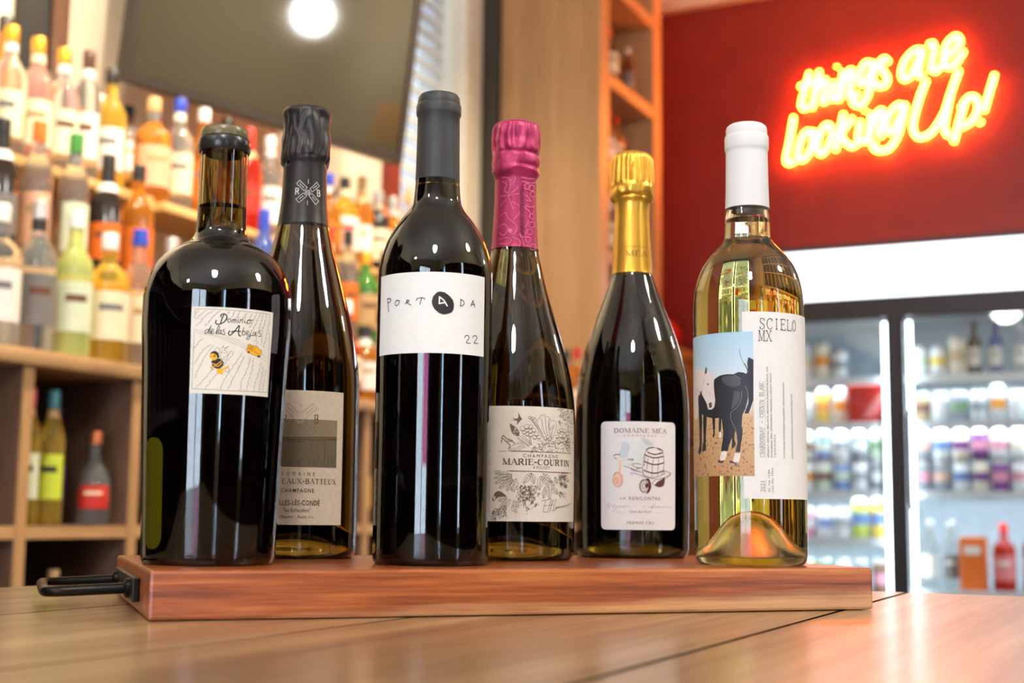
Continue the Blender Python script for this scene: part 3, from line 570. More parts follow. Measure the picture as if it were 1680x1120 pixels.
for a, c in ((CU0+.046, -.959), (-.914, CU1-.046)):
    d_ = cp('door', M_CF, a, a+.012, .012, .040, .202, 1.590)
    cp('door_rail', M_CF, c-.012, c, .012, .040, .202, 1.590, parent=d_); cp('glass_pane', M_PANE, a+.013, c-.013, .022, .028, .205, 1.588, parent=d_)
    b = bmesh.new(); xx = c-.03 if a < -1 else a+.03
    tube(b, [(xx, .010, .85), (xx, -.03, .87), (xx, -.03, 1.20), (xx, .010, 1.22)], .008); ob('door_handle', b, M_CF, parent=d_)
for x in (CU0+.055, -.985, -.890, CU1-.055): cp('cooler_light_strip', M_LEDV, x-.006, x+.006, .060, .075, .25, 1.58)
M_WIRE = pm('white_wire_shelf', srgb(226, 234, 238), 0.35)
SHZ = {'L': (1.366, 1.186, .914, .727, .50, .30), 'R': (1.366, 1.182, .912, .535, .30)}
for side, a, c in (('L', CU0+.045, -.962), ('R', -.912, CU1-.045)):
    for z in SHZ[side]:
        s_ = cp('shelf', M_WIRE, a, c, .10, .54, z-.006, z); cp('price_rail', M_WIRE, a, c, .088, .0995, z-.028, z+.004, parent=s_); cp('cooler_light_strip', M_SHELFGLOW, a+.03, c-.03, .101, .113, z-.012, z-.0065, parent=s_)  # glow under each shelf is added to brighten the cans; LEDs belong at mullions
# cans and bottles in the cooler
CANC = {'white': (232, 236, 238), 'cream': (236, 228, 206), 'peach': (228, 190, 170), 'red': (206, 60, 52), 'orange': (234, 156, 66), 'yellow': (236, 208, 96), 'grey': (150, 156, 164), 'green': (126, 160, 120), 'lime': (196, 210, 96), 'blue': (110, 142, 196), 'pale green': (206, 222, 204), 'brown': (130, 98, 80), 'pink': (226, 156, 176), 'tan': (198, 174, 140), 'purple': (120, 70, 130)}
CANM = {k: pm('can_'+k.replace(' ', '_'), srgb(*c), 0.32, 0.1, var=.06, scale=70) for k, c in CANC.items()}
def can_mesh(h, r, kind):
    b = bmesh.new()
    lathe(b, [(0, .004), (r*.72, .0), (r*.80, .002), (r, .010), (r, h*.30), (r, h*.34), (r, h*.62), (r, h*.66), (r, h-.014), (r*.82, h-.003), (r*.80, h), (r*.76, h-.003), (0, h-.004)], 18)
    me = mesh_of('drink_can', b)
    for _ in range(3): me.materials.append(None)
    for p in me.polygons:
        z = p.center.z; rr = math.hypot(p.center.x, p.center.y)
        p.material_index = 2 if (z > h-.013 or rr < r*.8) else (1 if h*.33 < z < h*.63 else 0)
    return me
CAN = {'can': can_mesh(.122, .033, 0), 'tallcan': can_mesh(.160, .033, 0), 'slimcan': can_mesh(.145, .029, 0)}
def _can(kind, c1, c2, pos, text, group):
    o = bpy.data.objects.new('drink_can', CAN[kind]); COL.objects.link(o)
    for i, m in enumerate((CANM[c1], CANM[c2], CM['silver'])): o.material_slots[i].link = 'OBJECT'; o.material_slots[i].material = m
    o.location = pos; o.rotation_euler.z = ROOM; o['label'] = text; o['category'] = 'can'; o['group'] = group
def canrow(side, z, us, specs, rowname, stack=1):
    grp = f'cans in the {"left" if side == "L" else "right"} side of the cooler'
    for i, u in enumerate(us):
        k, c1, c2 = specs[i % len(specs)]
        h = {'can': .122, 'tallcan': .160, 'slimcan': .145}[k]
        for s in range(stack):
            a, b_ = (c1, c2) if s == 0 else specs[(i+1) % len(specs)][1:]
            if s and specs[i % len(specs)][0] != 'can': continue
            _can(k, a, b_, RM(u, CV+.150, z+.0005+s*h), f'{a} can with {b_} band, {ORD[i]} from left {rowname}{"" if stack == 1 else (" in lower tier" if s == 0 else " in upper tier")}', grp)
Lu = [-1.540+.0715*i for i in range(8)]; Ru = [-.862+.0715*i for i in range(9)]
canrow('L', 1.366, Lu[:6], [('tallcan', 'white', 'orange'), ('tallcan', 'white', 'blue'), ('tallcan', 'white', 'yellow'), ('tallcan', 'white', 'cream'), ('tallcan', 'cream', 'orange'), ('can', 'white', 'grey')], 'on top left shelf')
canrow('L', 1.186, Lu[:6], [('can', 'white', 'yellow'), ('can', 'white', 'cream'), ('can', 'pale green', 'blue'), ('can', 'white', 'white'), ('slimcan', 'yellow', 'orange'), ('slimcan', 'cream', 'orange')], 'on second left shelf')
canrow('L', .914, Lu, [('can', 'pale green', 'green'), ('can', 'white', 'blue'), ('can', 'blue', 'white'), ('can', 'white', 'orange'), ('can', 'pale green', 'brown'), ('can', 'blue', 'pale green'), ('can', 'white', 'grey'), ('can', 'grey', 'white')], 'on third left shelf', 2)
canrow('L', .727, Lu, [('can', 'white', 'blue'), ('can', 'blue', 'white'), ('can', 'white', 'white'), ('can', 'pink', 'white'), ('can', 'white', 'blue'), ('can', 'white', 'grey'), ('tallcan', 'lime', 'blue'), ('tallcan', 'yellow', 'blue')], 'on fourth left shelf')
canrow('L', .50, Lu, [('can', 'white', 'red'), ('slimcan', 'green', 'lime'), ('slimcan', 'blue', 'white'), ('slimcan', 'lime', 'green'), ('slimcan', 'green', 'blue'), ('slimcan', 'white', 'blue'), ('slimcan', 'grey', 'white'), ('slimcan', 'brown', 'pink')], 'on fifth left shelf')
canrow('R', 1.366, [Ru[0], Ru[1], Ru[2]], [('can', 'white', 'pale green'), ('can', 'white', 'yellow'), ('tallcan', 'cream', 'tan')], 'on top right shelf')
canrow('R', 1.182, Ru, [('can', 'tan', 'brown'), ('can', 'white', 'white'), ('can', 'grey', 'green'), ('can', 'white', 'grey'), ('slimcan', 'white', 'orange'), ('can', 'white', 'white'), ('slimcan', 'white', 'blue'), ('can', 'white', 'grey'), ('can', 'white', 'blue')], 'on second right shelf')
canrow('R', .912, Ru, [('can', 'grey', 'pink'), ('can', 'grey', 'peach'), ('can', 'white', 'blue'), ('can', 'cream', 'purple'), ('can', 'purple', 'pink'), ('can', 'white', 'pink'), ('can', 'white', 'cream'), ('can', 'white', 'white'), ('can', 'white', 'blue')], 'on third right shelf', 2)
cg = 'bottles in the drinks cooler'
for i, (k, g, l, c, u, s_) in enumerate([('tall', 'dark', 'white', 'black', -.66, .72), ('tall', 'blue', 'white', 'blue', -.58, .72), ('tall', 'clear', 'white', 'white', -.49, .72), ('tall', 'clear', 'white', 'silver', -.41, .72), ('tall', 'clear', 'white', 'white', -.33, .72)]):
    liquor(k, g, l, c, RM(u, CV+.17, 1.3665), f'{g} bottle with {c} cap, {ORD[i]} bottle from left on top right cooler shelf', cg, 0, 'grey', s_)
for i, (k, g, l, c, u, s_) in enumerate([('tall', 'clear', 'white', 'grey' if False else 'silver', -.85, .9), ('tall', 'clear', 'grey', 'silver', -.77, .9), ('broad', 'red', 'pink', 'red', -.575, .95), ('tall', 'red', 'pink', 'red', -.475, .9), ('tall', 'clear', 'white', 'red', -.385, .9), ('tall', 'amber', 'orange', 'white', -.30, .9)]):
    liquor(k, g, l, c, RM(u, CV+.17, .5355), f'{g} bottle with {c} cap, {ORD[i]} bottle from left on lowest visible cooler shelf', cg, 0, 'white', s_)
rb_ = empty('drink_carton', RM(-1.06, CV+.15, 1.1865), ROOM, 'bright red drinks carton on the second left cooler shelf', 'carton')
b = boxm(-.082, .082, -.05, .05, 0, .150, bevel=.003); ob('box', mesh_of('box', b, False), LM['red'], parent=rb_)
b = bmesh.new(); 
vs = [b.verts.new((x, -.0515, z)) for x, z in ((-.03, .02), (.02, .02), (.075, .12), (.06, .13), (.02, .09))]; b.faces.new(vs); ob('carton_print', b, LM['pink'], parent=rb_)
ob_ = empty('drink_carton', RM(-.685, CV+.16, .5355), ROOM, 'bright orange drinks carton on the lowest visible cooler shelf', 'carton')
b = boxm(-.048, .048, -.04, .04, 0, .205, bevel=.003); ob('box', mesh_of('box', b, False), LM['orange'], parent=ob_)
b = bmesh.new(); vs = [b.verts.new((x, -.0415, z)) for x, z in ((-.03, .14), (.03, .14), (.03, .17), (-.03, .17))]; b.faces.new(vs); ob('carton_print', b, LM['white'], parent=ob_)
gb_ = empty('drink_carton', RM(-1.44, CV+.36, .5005), ROOM, 'plain green drinks carton behind the cans on the fifth left shelf', 'carton')
b = boxm(-.09, .09, -.05, .05, 0, .12, bevel=.003); ob('box', mesh_of('box', b, False), LM['lime'], parent=gb_)
# printed marks, traced as strokes (p), fills (f) and text (t): ink, layer, width mm, points in 1/20 mm along arc and height
PRINT = {
 'dominio': [
  ('p','k',1,0.16,'-262,3024 31,3026 338,3023 652,3027 674,2552 693,2077 173,2064 -275,2075 -268,2549 -262,3024'),
  ('p','g',1,0.13,'-154,2669 -180,2652 -211,2633 -214,2610 -229,2598 -244,2579 -262,2562 -271,2538'),
  ('p','g',1,0.16,'-192,2648 -188,2643'),
  ('p','g',1,0.16,'-226,2605 -222,2600'),
  ('p','g',1,0.16,'-257,2574 -252,2569'),
  ('p','g',1,0.16,'-283,2534 -279,2529'),
  ('p','g',1,0.13,'-67,2609 -77,2595 -95,2588 -119,2568 -131,2550 -147,2545 -164,2516 -179,2502 -193,2482 -200,2451 -219,2438 -228,2413 -242,2389 -260,2373'),
  ('p','g',1,0.16,'-89,2591 -85,2586'),
  ('p','g',1,0.16,'-131,2563 -126,2558'),
  ('p','g',1,0.16,'-160,2540 -155,2535'),
  ('p','g',1,0.16,'-191,2497 -187,2492'),
  ('p','g',1,0.16,'-212,2447 -208,2442'),
  ('p','g',1,0.16,'-240,2409 -236,2404'),
  ('p','g',1,0.16,'-273,2369 -269,2363'),
  ('p','g',1,0.13,'-33,2601 -46,2580 -66,2561 -72,2544 -96,2516 -107,2497 -120,2479 -128,2461 -144,2440 -151,2418 -163,2391 -173,2373 -175,2358 -194,2335 -195,2310 -211,2293 -221,2270 -232,2247 -230,2223 -245,2208'),
  ('p','g',1,0.16,'-58,2575 -54,2570'),
  ('p','g',1,0.16,'-84,2540 -80,2534'),
  ('p','g',1,0.16,'-120,2493 -115,2488'),
  ('p','g',1,0.16,'-140,2457 -136,2451'),
  ('p','g',1,0.16,'-163,2414 -158,2409'),
  ('p','g',1,0.16,'-185,2369 -180,2363'),
  ('p','g',1,0.16,'-207,2331 -202,2326'),
  ('p','g',1,0.16,'-223,2288 -219,2283'),
  ('p','g',1,0.16,'-244,2242 -240,2237'),
  ('p','g',1,0.16,'-257,2203 -253,2198'),
  ('p','g',1,0.13,'186,2537 160,2529 155,2507 132,2489 118,2475 98,2466 83,2451 67,2425 49,2422 30,2404 25,2384 5,2369 -1,2348 -24,2334 -40,2315 -47,2298 -68,2276 -79,2252 -95,2240 -101,2224 -113,2206 -136,2189 -153,2172 -165,2149 -172,2136 -197,2122 -208,2105 -220,2084'),
  ('p','g',1,0.16,'148,2524 152,2519'),
  ('p','g',1,0.16,'120,2484 124,2479'),
  ('p','g',1,0.16,'86,2462 90,2457'),
  ('p','g',1,0.16,'55,2421 59,2416'),
  ('p','g',1,0.16,'18,2399 22,2394'),
  ('p','g',1,0.16,'-7,2365 -3,2360'),
  ('p','g',1,0.16,'-36,2330 -32,2325'),
  ('p','g',1,0.16,'-59,2293 -54,2288'),
  ('p','g',1,0.16,'-91,2248 -87,2243'),
  ('p','g',1,0.16,'-114,2220 -109,2215'),
  ('p','g',1,0.16,'-149,2185 -144,2180'),
  ('p','g',1,0.16,'-177,2144 -173,2139'),
  ('p','g',1,0.16,'-209,2117 -205,2112'),
  ('p','g',1,0.16,'-232,2080 -228,2075'),
  ('p','g',1,0.13,'211,2524 195,2515 190,2491 176,2475 160,2453 145,2434 126,2423 108,2395 102,2377 82,2361 74,2343 61,2325 46,2305 28,2283 23,2275 10,2246 -7,2238 -18,2218 -31,2191 -56,2177 -63,2153 -75,2129 -96,2120 -102,2101 -121,2075'),
  ('p','g',1,0.16,'183,2510 187,2506'),
  ('p','g',1,0.16,'164,2470 168,2465'),
  ('p','g',1,0.16,'132,2429 137,2424'),
  ('p','g',1,0.16,'96,2390 100,2385'),
  ('p','g',1,0.16,'70,2356 74,2351'),
  ('p','g',1,0.16,'49,2321 53,2316'),
  ('p','g',1,0.16,'16,2278 20,2273'),
  ('p','g',1,0.16,'-2,2241 3,2236'),
  ('p','g',1,0.16,'-30,2213 -26,2208'),
  ('p','g',1,0.16,'-68,2173 -64,2168'),
  ('p','g',1,0.16,'-87,2124 -83,2119'),
  ('p','g',1,0.16,'-114,2096 -109,2091'),
  ('p','g',1,0.13,'305,2524 291,2494 279,2475 265,2457 249,2434 239,2407 221,2388 202,2372 196,2345 187,2323 165,2304 160,2281 138,2255 135,2244 118,2218 108,2198 92,2172 92,2155 72,2124 73,2103 59,2080'),
  ('p','g',1,0.16,'278,2489 283,2484'),
  ('p','g',1,0.16,'253,2452 257,2448'),
  ('p','g',1,0.16,'227,2402 231,2397'),
  ('p','g',1,0.16,'190,2367 194,2362'),
  ('p','g',1,0.16,'175,2318 179,2313'),
  ('p','g',1,0.16,'148,2276 152,2271'),
  ('p','g',1,0.16,'122,2239 127,2234'),
  ('p','g',1,0.16,'96,2193 101,2188'),
  ('p','g',1,0.16,'80,2150 84,2145'),
  ('p','g',1,0.16,'60,2098 65,2093'),
  ('p','g',1,0.13,'333,2496 328,2480 320,2453 303,2419 295,2394 282,2367 271,2353 264,2328 254,2298 244,2286 228,2256 220,2231 208,2216 196,2185 188,2164 186,2145 173,2123 159,2098 152,2082'),
  ('p','g',1,0.16,'315,2475 320,2470'),
  ('p','g',1,0.16,'290,2414 295,2409'),
  ('p','g',1,0.16,'269,2362 274,2357'),
  ('p','g',1,0.16,'251,2323 256,2318'),
  ('p','g',1,0.16,'232,2281 236,2276'),
  ('p','g',1,0.16,'207,2226 212,2221'),
  ('p','g',1,0.16,'184,2180 188,2175'),
  ('p','g',1,0.16,'174,2140 178,2135'),
  ('p','g',1,0.16,'147,2093 151,2088'),
  ('p','g',1,0.13,'415,2470 406,2445 406,2424 395,2405 394,2377 386,2355 372,2330 371,2308 363,2284 348,2263 339,2245 326,2212 313,2194 312,2175 304,2155 314,2122 309,2099 302,2079'),
  ('p','g',1,0.16,'393,2440 398,2435'),
  ('p','g',1,0.16,'382,2400 386,2395'),
  ('p','g',1,0.16,'372,2350 377,2345'),
  ('p','g',1,0.16,'358,2303 363,2298'),
  ('p','g',1,0.16,'335,2258 340,2253'),
  ('p','g',1,0.16,'313,2207 318,2202'),
  ('p','g',1,0.16,'299,2170 304,2165'),
  ('p','g',1,0.16,'301,2117 306,2112'),
  ('p','g',1,0.16,'289,2074 293,2069'),
  ('p','g',1,0.13,'457,2473 451,2443 450,2412 452,2386 442,2364 449,2339 441,2312 429,2286 423,2265 423,2239 407,2220 400,2190 405,2159 391,2137 392,2111 383,2080'),
  ('p','g',1,0.16,'437,2437 442,2432'),
  ('p','g',1,0.16,'438,2381 443,2376'),
  ('p','g',1,0.16,'435,2333 440,2328'),
  ('p','g',1,0.16,'416,2281 421,2276'),
  ('p','g',1,0.16,'409,2234 414,2229'),
  ('p','g',1,0.16,'387,2185 392,2180'),
  ('p','g',1,0.16,'378,2132 383,2127'),
  ('p','g',1,0.16,'369,2075 374,2070'),
  ('p','g',1,0.13,'567,2431 557,2399 559,2372 547,2342 544,2326 530,2290 536,2265 521,2247 505,2221 499,2187 501,2164 486,2141 486,2105 485,2082'),
  ('p','g',1,0.16,'542,2393 548,2388'),
  ('p','g',1,0.16,'532,2336 538,2332'),
  ('p','g',1,0.16,'515,2284 521,2279'),
  ('p','g',1,0.16,'506,2241 511,2236'),
  ('p','g',1,0.16,'485,2182 490,2177'),
  ('p','g',1,0.16,'472,2136 477,2131'),
  ('p','g',1,0.16,'471,2077 476,2072'),
  ('p','g',1,0.13,'593,2392 600,2368 603,2345 594,2318 586,2291 589,2263 579,2228 576,2205 575,2183 568,2156 571,2133 564,2107 562,2083'),
  ('p','g',1,0.16,'584,2363 589,2358'),
  ('p','g',1,0.16,'578,2312 584,2308'),
  ('p','g',1,0.16,'573,2258 579,2253'),
  ('p','g',1,0.16,'560,2199 566,2195'),
  ('p','g',1,0.16,'553,2151 559,2146'),
  ('p','g',1,0.16,'549,2102 555,2097'),
  ('p','g',1,0.13,'659,2348 649,2329 650,2302 632,2281 640,2257 627,2228 634,2209 626,2183 620,2153 620,2128 620,2114 626,2086'),
  ('p','g',1,0.16,'633,2324 639,2319'),
  ('p','g',1,0.16,'615,2275 621,2271'),
  ('p','g',1,0.16,'611,2222 617,2217'),
  ('p','g',1,0.16,'610,2177 616,2173'),
  ('p','g',1,0.16,'603,2122 609,2117'),
  ('p','g',1,0.16,'610,2081 616,2076'),
  ('p','g',1,0.13,'-213,3007 -240,2987 -255,2964'),
  ('p','g',1,0.16,'-252,2983 -247,2977'),
  ('p','g',1,0.13,'-127,3010 -154,2992 -167,2978 -191,2959 -215,2937 -228,2918 -250,2896'),
  ('p','g',1,0.16,'-166,2988 -161,2983'),
  ('p','g',1,0.16,'-203,2955 -198,2950'),
  ('p','g',1,0.16,'-240,2914 -236,2909'),
  ('p','g',1,0.13,'-53,3010 -62,3001 -85,2980 -105,2977 -124,2961 -141,2943 -162,2920 -172,2908 -184,2882 -198,2863 -216,2846 -233,2829'),
  ('p','g',1,0.16,'-74,2996 -70,2991'),
  ('p','g',1,0.16,'-117,2973 -113,2967'),
  ('p','g',1,0.16,'-153,2938 -148,2933'),
  ('p','g',1,0.16,'-184,2904 -180,2898'),
  ('p','g',1,0.16,'-210,2858 -206,2853'),
  ('p','g',1,0.16,'-245,2825 -241,2820'),
  ('p','g',1,0.13,'22,3010 8,2995 -22,2973 -36,2957 -50,2941 -70,2924 -77,2894 -94,2884 -105,2855 -126,2846 -141,2820'),
  ('p','g',1,0.16,'-4,2990 0,2985'),
  ('p','g',1,0.16,'-48,2953 -44,2948'),
  ('p','g',1,0.16,'-81,2919 -77,2914'),
  ('p','g',1,0.16,'-105,2879 -101,2874'),
  ('p','g',1,0.16,'-138,2841 -134,2836'),
  ('p','g',1,0.13,'135,3009 123,2999 112,2976'),
  ('p','g',1,0.16,'111,2994 115,2989'),
  ('p','g',1,0.13,'194,3019 182,2996 171,2964 159,2946 139,2931'),
  ('p','g',1,0.16,'170,2990 174,2986'),
  ('p','g',1,0.16,'147,2941 152,2936'),
  ('p','g',1,0.13,'251,3014 242,2995 227,2959 215,2941'),
  ('p','g',1,0.16,'229,2989 234,2985'),
  ('p','g',1,0.16,'203,2936 208,2931'),
  ('p','g',1,0.13,'342,3008 321,2987 313,2964 293,2947 279,2920'),
  ('p','g',1,0.16,'308,2982 313,2977'),
  ('p','g',1,0.16,'280,2942 285,2937'),
  ('p','g',1,0.13,'399,3007 399,2992 385,2966 372,2936 356,2914 344,2891 336,2867'),
  ('p','g',1,0.16,'386,2986 391,2982'),
  ('p','g',1,0.16,'359,2930 364,2926'),
  ('p','g',1,0.16,'331,2886 336,2881'),
  ('p','g',1,0.13,'456,3016 449,2985 436,2964 425,2938 414,2926 405,2892 400,2870 387,2857 376,2829'),
  ('p','g',1,0.16,'436,2979 440,2975'),
  ('p','g',1,0.16,'411,2932 416,2927'),
  ('p','g',1,0.16,'392,2887 396,2882'),
  ('p','g',1,0.16,'374,2851 378,2847'),
  ('p','g',1,0.13,'509,3015 507,2996 487,2963 475,2937 467,2919 462,2891 444,2867 436,2846 424,2821 420,2802'),
  ('p','g',1,0.16,'493,2990 498,2986'),
  ('p','g',1,0.16,'461,2931 466,2927'),
  ('p','g',1,0.16,'449,2886 454,2881'),
  ('p','g',1,0.16,'422,2840 427,2835'),
  ('p','g',1,0.16,'407,2796 412,2791'),
  ('p','g',1,0.13,'556,3021 545,2994 542,2962 537,2945 534,2923 515,2887 517,2867 508,2850 500,2818 492,2790 479,2771 475,2742 477,2716 470,2687 488,2668 493,2650'),
  ('p','g',1,0.16,'530,2988 536,2984'),
  ('p','g',1,0.16,'522,2939 527,2935'),
  ('p','g',1,0.16,'500,2882 506,2877'),
  ('p','g',1,0.16,'494,2845 499,2840'),
  ('p','g',1,0.16,'478,2784 483,2779'),
  ('p','g',1,0.16,'461,2736 466,2732'),
  ('p','g',1,0.16,'456,2682 461,2677'),
  ('p','g',1,0.16,'479,2645 484,2640'),
  ('p','g',1,0.13,'599,3022 596,2997 595,2975 590,2949 580,2920 582,2904 567,2869 558,2857 552,2823 555,2799 551,2784 550,2749 551,2730 552,2699 553,2673 556,2646'),
  ('p','g',1,0.16,'580,2991 586,2986'),
  ('p','g',1,0.16,'574,2943 580,2938'),
  ('p','g',1,0.16,'567,2898 572,2893'),
  ('p','g',1,0.16,'543,2851 549,2847'),
  ('p','g',1,0.16,'540,2793 545,2789'),
  ('p','g',1,0.16,'535,2743 540,2738'),
  ('p','g',1,0.16,'537,2693 543,2689'),
  ('p','g',1,0.16,'541,2640 547,2636'),
  ('p','g',1,0.13,'636,2927 643,2893 633,2873 627,2841 633,2817 631,2790 614,2761 617,2736 613,2718 603,2681 591,2664 586,2635 585,2607'),
  ('p','g',1,0.16,'627,2886 633,2882'),
  ('p','g',1,0.16,'611,2835 617,2830'),
  ('p','g',1,0.16,'615,2784 621,2780'),
  ('p','g',1,0.16,'601,2730 607,2726'),
  ('p','g',1,0.16,'587,2675 593,2671'),
  ('p','g',1,0.16,'571,2629 576,2624'),
  ('p','lg',1,0.12,'-250,2777 -28,2748 249,2672 665,2488'),
  ('p','lg',1,0.12,'-252,2735 -37,2708 231,2618 661,2445'),
  ('p','lg',1,0.12,'-256,2756 125,2685 362,2597'),
  ('p','k',1,0.62,'65,2963 47,2915 32,2855'),
  ('p','k',1,0.62,'-16,2894 -23,2867 -2,2847 32,2852 76,2882 102,2928 93,2964 62,2975 35,2961 34,2938'),
  ('p','k',1,0.62,'103,2907 103,2944 87,2969'),
  ('p','k',1,0.36,'130,2920 114,2892 127,2875 146,2889 147,2913 130,2920'),
  ('p','k',1,0.36,'167,2912 162,2875'),
  ('p','k',1,0.36,'166,2901 186,2918 185,2876'),
  ('p','k',1,0.36,'188,2903 208,2918 208,2878'),
  ('p','k',1,0.36,'234,2917 228,2884 244,2886'),
  ('p','k',1,0.36,'237,2943 238,2937'),
  ('p','k',1,0.36,'260,2922 255,2884'),
  ('p','k',1,0.36,'259,2908 284,2924 283,2884'),
  ('p','k',1,0.36,'311,2923 308,2886 326,2891'),
  ('p','k',1,0.36,'316,2952 317,2946'),
  ('p','k',1,0.36,'360,2925 342,2905 351,2881 379,2888 386,2914 360,2925 413,2925'),
  ('p','k',1,0.36,'-97,2779 -125,2779 -141,2752 -136,2732 -113,2743 -90,2790 -69,2830'),
  ('p','k',1,0.36,'-71,2827 -96,2748 -83,2736 -63,2749'),
  ('p','k',1,0.36,'-74,2754 -49,2765 -48,2786 -65,2785 -77,2754 -63,2730 -36,2742'),
  ('p','k',1,0.36,'-13,2740 20,2794 23,2825 9,2825 -7,2772 -13,2735 10,2739'),
  ('p','k',1,0.36,'40,2779 21,2768 12,2741 27,2734 43,2764 45,2779 42,2738 60,2742'),
  ('p','k',1,0.36,'80,2792 66,2770 86,2750 82,2729 60,2731'),
  ('p','k',1,0.6,'141,2774 127,2747 143,2725 173,2745 217,2805 243,2845'),
  ('p','k',1,0.6,'253,2845 244,2776 253,2730 272,2724'),
  ('p','k',1,0.6,'162,2762 197,2777 270,2778'),
  ('p','k',1,0.36,'305,2828 288,2748 310,2739 328,2767 313,2787 295,2770'),
  ('p','k',1,0.36,'342,2758 365,2770 364,2791 346,2784 340,2752 354,2738 380,2750'),
  ('p','k',1,0.36,'396,2778 383,2714 362,2686 345,2700 377,2729 418,2743'),
  ('p','k',1,0.36,'404,2805 405,2799'),
  ('p','k',1,0.36,'454,2784 431,2776 423,2749 439,2740 458,2774 462,2787 459,2747 478,2749'),
  ('p','k',1,0.36,'525,2817 502,2789 531,2765 530,2741 499,2741'),
  ('p','g',1,0.14,'35,2535 33,2518 25,2505 13,2497 -1,2497 -13,2504 -22,2516 -25,2532 -23,2549 -15,2562 -3,2570 10,2570 22,2563 31,2551 35,2535'),
  ('p','g',1,0.14,'135,2485 131,2460 120,2439 102,2427 82,2426 64,2437 51,2456 45,2481 49,2507 60,2527 77,2539 97,2540 116,2530 129,2510 135,2485'),
  ('p','g',1,0.14,'41,2514 112,2507'),
  ('p','g',1,0.14,'50,2546 73,2594 89,2563 137,2592 90,2548'),
  ('f','k',2,0,'-56,2405 -17,2431 44,2442 88,2400 83,2360 44,2319 -2,2321 -44,2356'),
  ('f','k',2,0,'-74,2495 -50,2521 -10,2530 23,2505 37,2457 15,2439 -48,2459'),
  ('f','y',3,0,'-74,2484 -39,2501 2,2479 13,2446 -11,2419 -47,2422 -70,2448'),
  ('f','k',4,0,'-9,2469 -10,2465 -14,2462 -20,2460 -26,2460 -32,2461 -36,2464 -37,2468 -36,2471 -32,2474 -26,2476 -20,2476 -14,2475 -10,2472'),
  ('f','k',4,0,'-54,2463 -55,2460 -57,2458 -59,2457 -63,2457 -65,2458 -67,2460 -68,2463 -68,2465 -66,2468 -63,2469 -60,2469 -57,2468 -55,2466'),
  ('p','y',3,0.5,'-43,2382 6,2368 57,2411'),
  ('p','y',3,0.5,'-24,2354 27,2350 68,2389'),
  ('f','y',3,0,'8,2316 44,2319 43,2263 16,2263'),
  ('f','y',3,0,'48,2326 86,2319 82,2255 51,2260'),
  ('f','y',3,0,'84,2324 139,2363 148,2338 100,2309'),
  ('f','y',3,0,'-62,2343 -31,2341 -25,2323 -58,2324'),
  ('p','g',1,0.14,'-43,2320 -22,2305 -52,2304 -61,2319'),
  ('p','g',1,0.14,'101,2299 142,2285 157,2312 145,2337'),
  ('p','g',1,0.14,'57,2365 77,2381 98,2351'),
  ('f','y',2,0,'353,2565 373,2638 441,2622 495,2619 513,2594 563,2575 558,2528 529,2494 412,2521 354,2547'),
  ('f','dy',3,0,'366,2581 380,2628 441,2614 428,2558'),
  ('p','k',4,0.14,'353,2565 373,2638 441,2622 495,2619 513,2594 563,2575 558,2528 529,2494 412,2521 354,2547 353,2565'),
  ('p','k',4,0.14,'428,2555 447,2620'),
  ('p','k',4,0.14,'363,2576 428,2555 526,2525'),
  ('p','k',4,0.14,'471,2612 456,2563 494,2545'),
  ('f','dk',4,0,'400,2539 399,2534 395,2529 388,2526 380,2525 373,2527 369,2531 367,2536 368,2542 372,2547 379,2550 387,2550 394,2548 399,2544'),
  ('f','dk',4,0,'546,2501 544,2495 539,2490 530,2487 521,2486 512,2488 506,2492 503,2498 505,2504 510,2509 519,2512 528,2513 537,2511 543,2507'),
 ],
 'portada': [
  ('p','k',1,0.62,'-701,3351 -688,3265 -669,3183'),
  ('p','k',1,0.62,'-701,3345 -664,3351 -634,3335 -641,3309 -687,3296'),
  ('p','k',1,0.52,'-505,3311 -531,3313 -551,3287 -550,3259 -524,3245 -493,3266 -481,3299 -500,3313 -516,3300'),
  ('p','k',1,0.52,'-395,3259 -375,3281 -358,3304'),
  ('p','k',1,0.52,'-376,3301 -346,3306 -341,3283 -375,3274 -313,3241'),
  ('p','k',1,0.52,'-240,3296 -227,3319 -164,3328 -130,3310'),
  ('p','k',1,0.52,'-171,3324 -185,3285 -193,3244'),
  ('p','k',1,0.52,'332,3325 326,3245'),
  ('p','k',1,0.52,'325,3327 367,3308 377,3276 357,3250 321,3240'),
  ('p','k',1,0.52,'513,3330 478,3250'),
  ('p','k',1,0.52,'513,3330 545,3247'),
  ('p','k',1,0.52,'480,3277 543,3282'),
  ('p','k',1,0.52,'392,2844 410,2872 446,2873 455,2841 419,2783 484,2780'),
  ('p','k',1,0.52,'517,2855 537,2880 581,2882 589,2850 540,2790 606,2792'),
  ('f','k',1,0,'26,3404 69,3411 122,3399 176,3362 222,3312 239,3252 233,3190 207,3149 162,3129 101,3119 48,3137 -4,3180 -36,3232 -45,3284 -29,3346 1,3381'),
  ('p','w',2,0.85,'51,3339 50,3258 114,3271'),
  ('p','w',2,0.85,'53,3341 106,3301 150,3232'),
 ],
 'rb': [
  ('f','ph1',1,0,'-498,1913 34,1913 594,1915 592,1684 42,1665 -499,1662'),
  ('f','ph2',1,0,'-499,1662 42,1665 592,1684 594,1257 54,1255 -505,1255'),
  ('p','ph3',2,0.45,'-182,1657 590,1681'),
  ('p','ph3',2,0.45,'-192,1634 195,1631 585,1641'),
  ('p','ph3',2,0.45,'-191,1611 111,1602'),
  ('p','ph3',2,0.45,'390,1638 404,1257'),
  ('p','ph3',2,0.45,'419,1650 584,1657'),
  ('p','ph3',2,0.3,'-165,1467 -153,1258'),
  ('p','ph3',2,0.3,'-38,1385 -65,1260'),
  ('p','ph3',2,0.3,'77,1377 6,1313'),
  ('p','ph3',2,0.3,'138,1420 184,1296'),
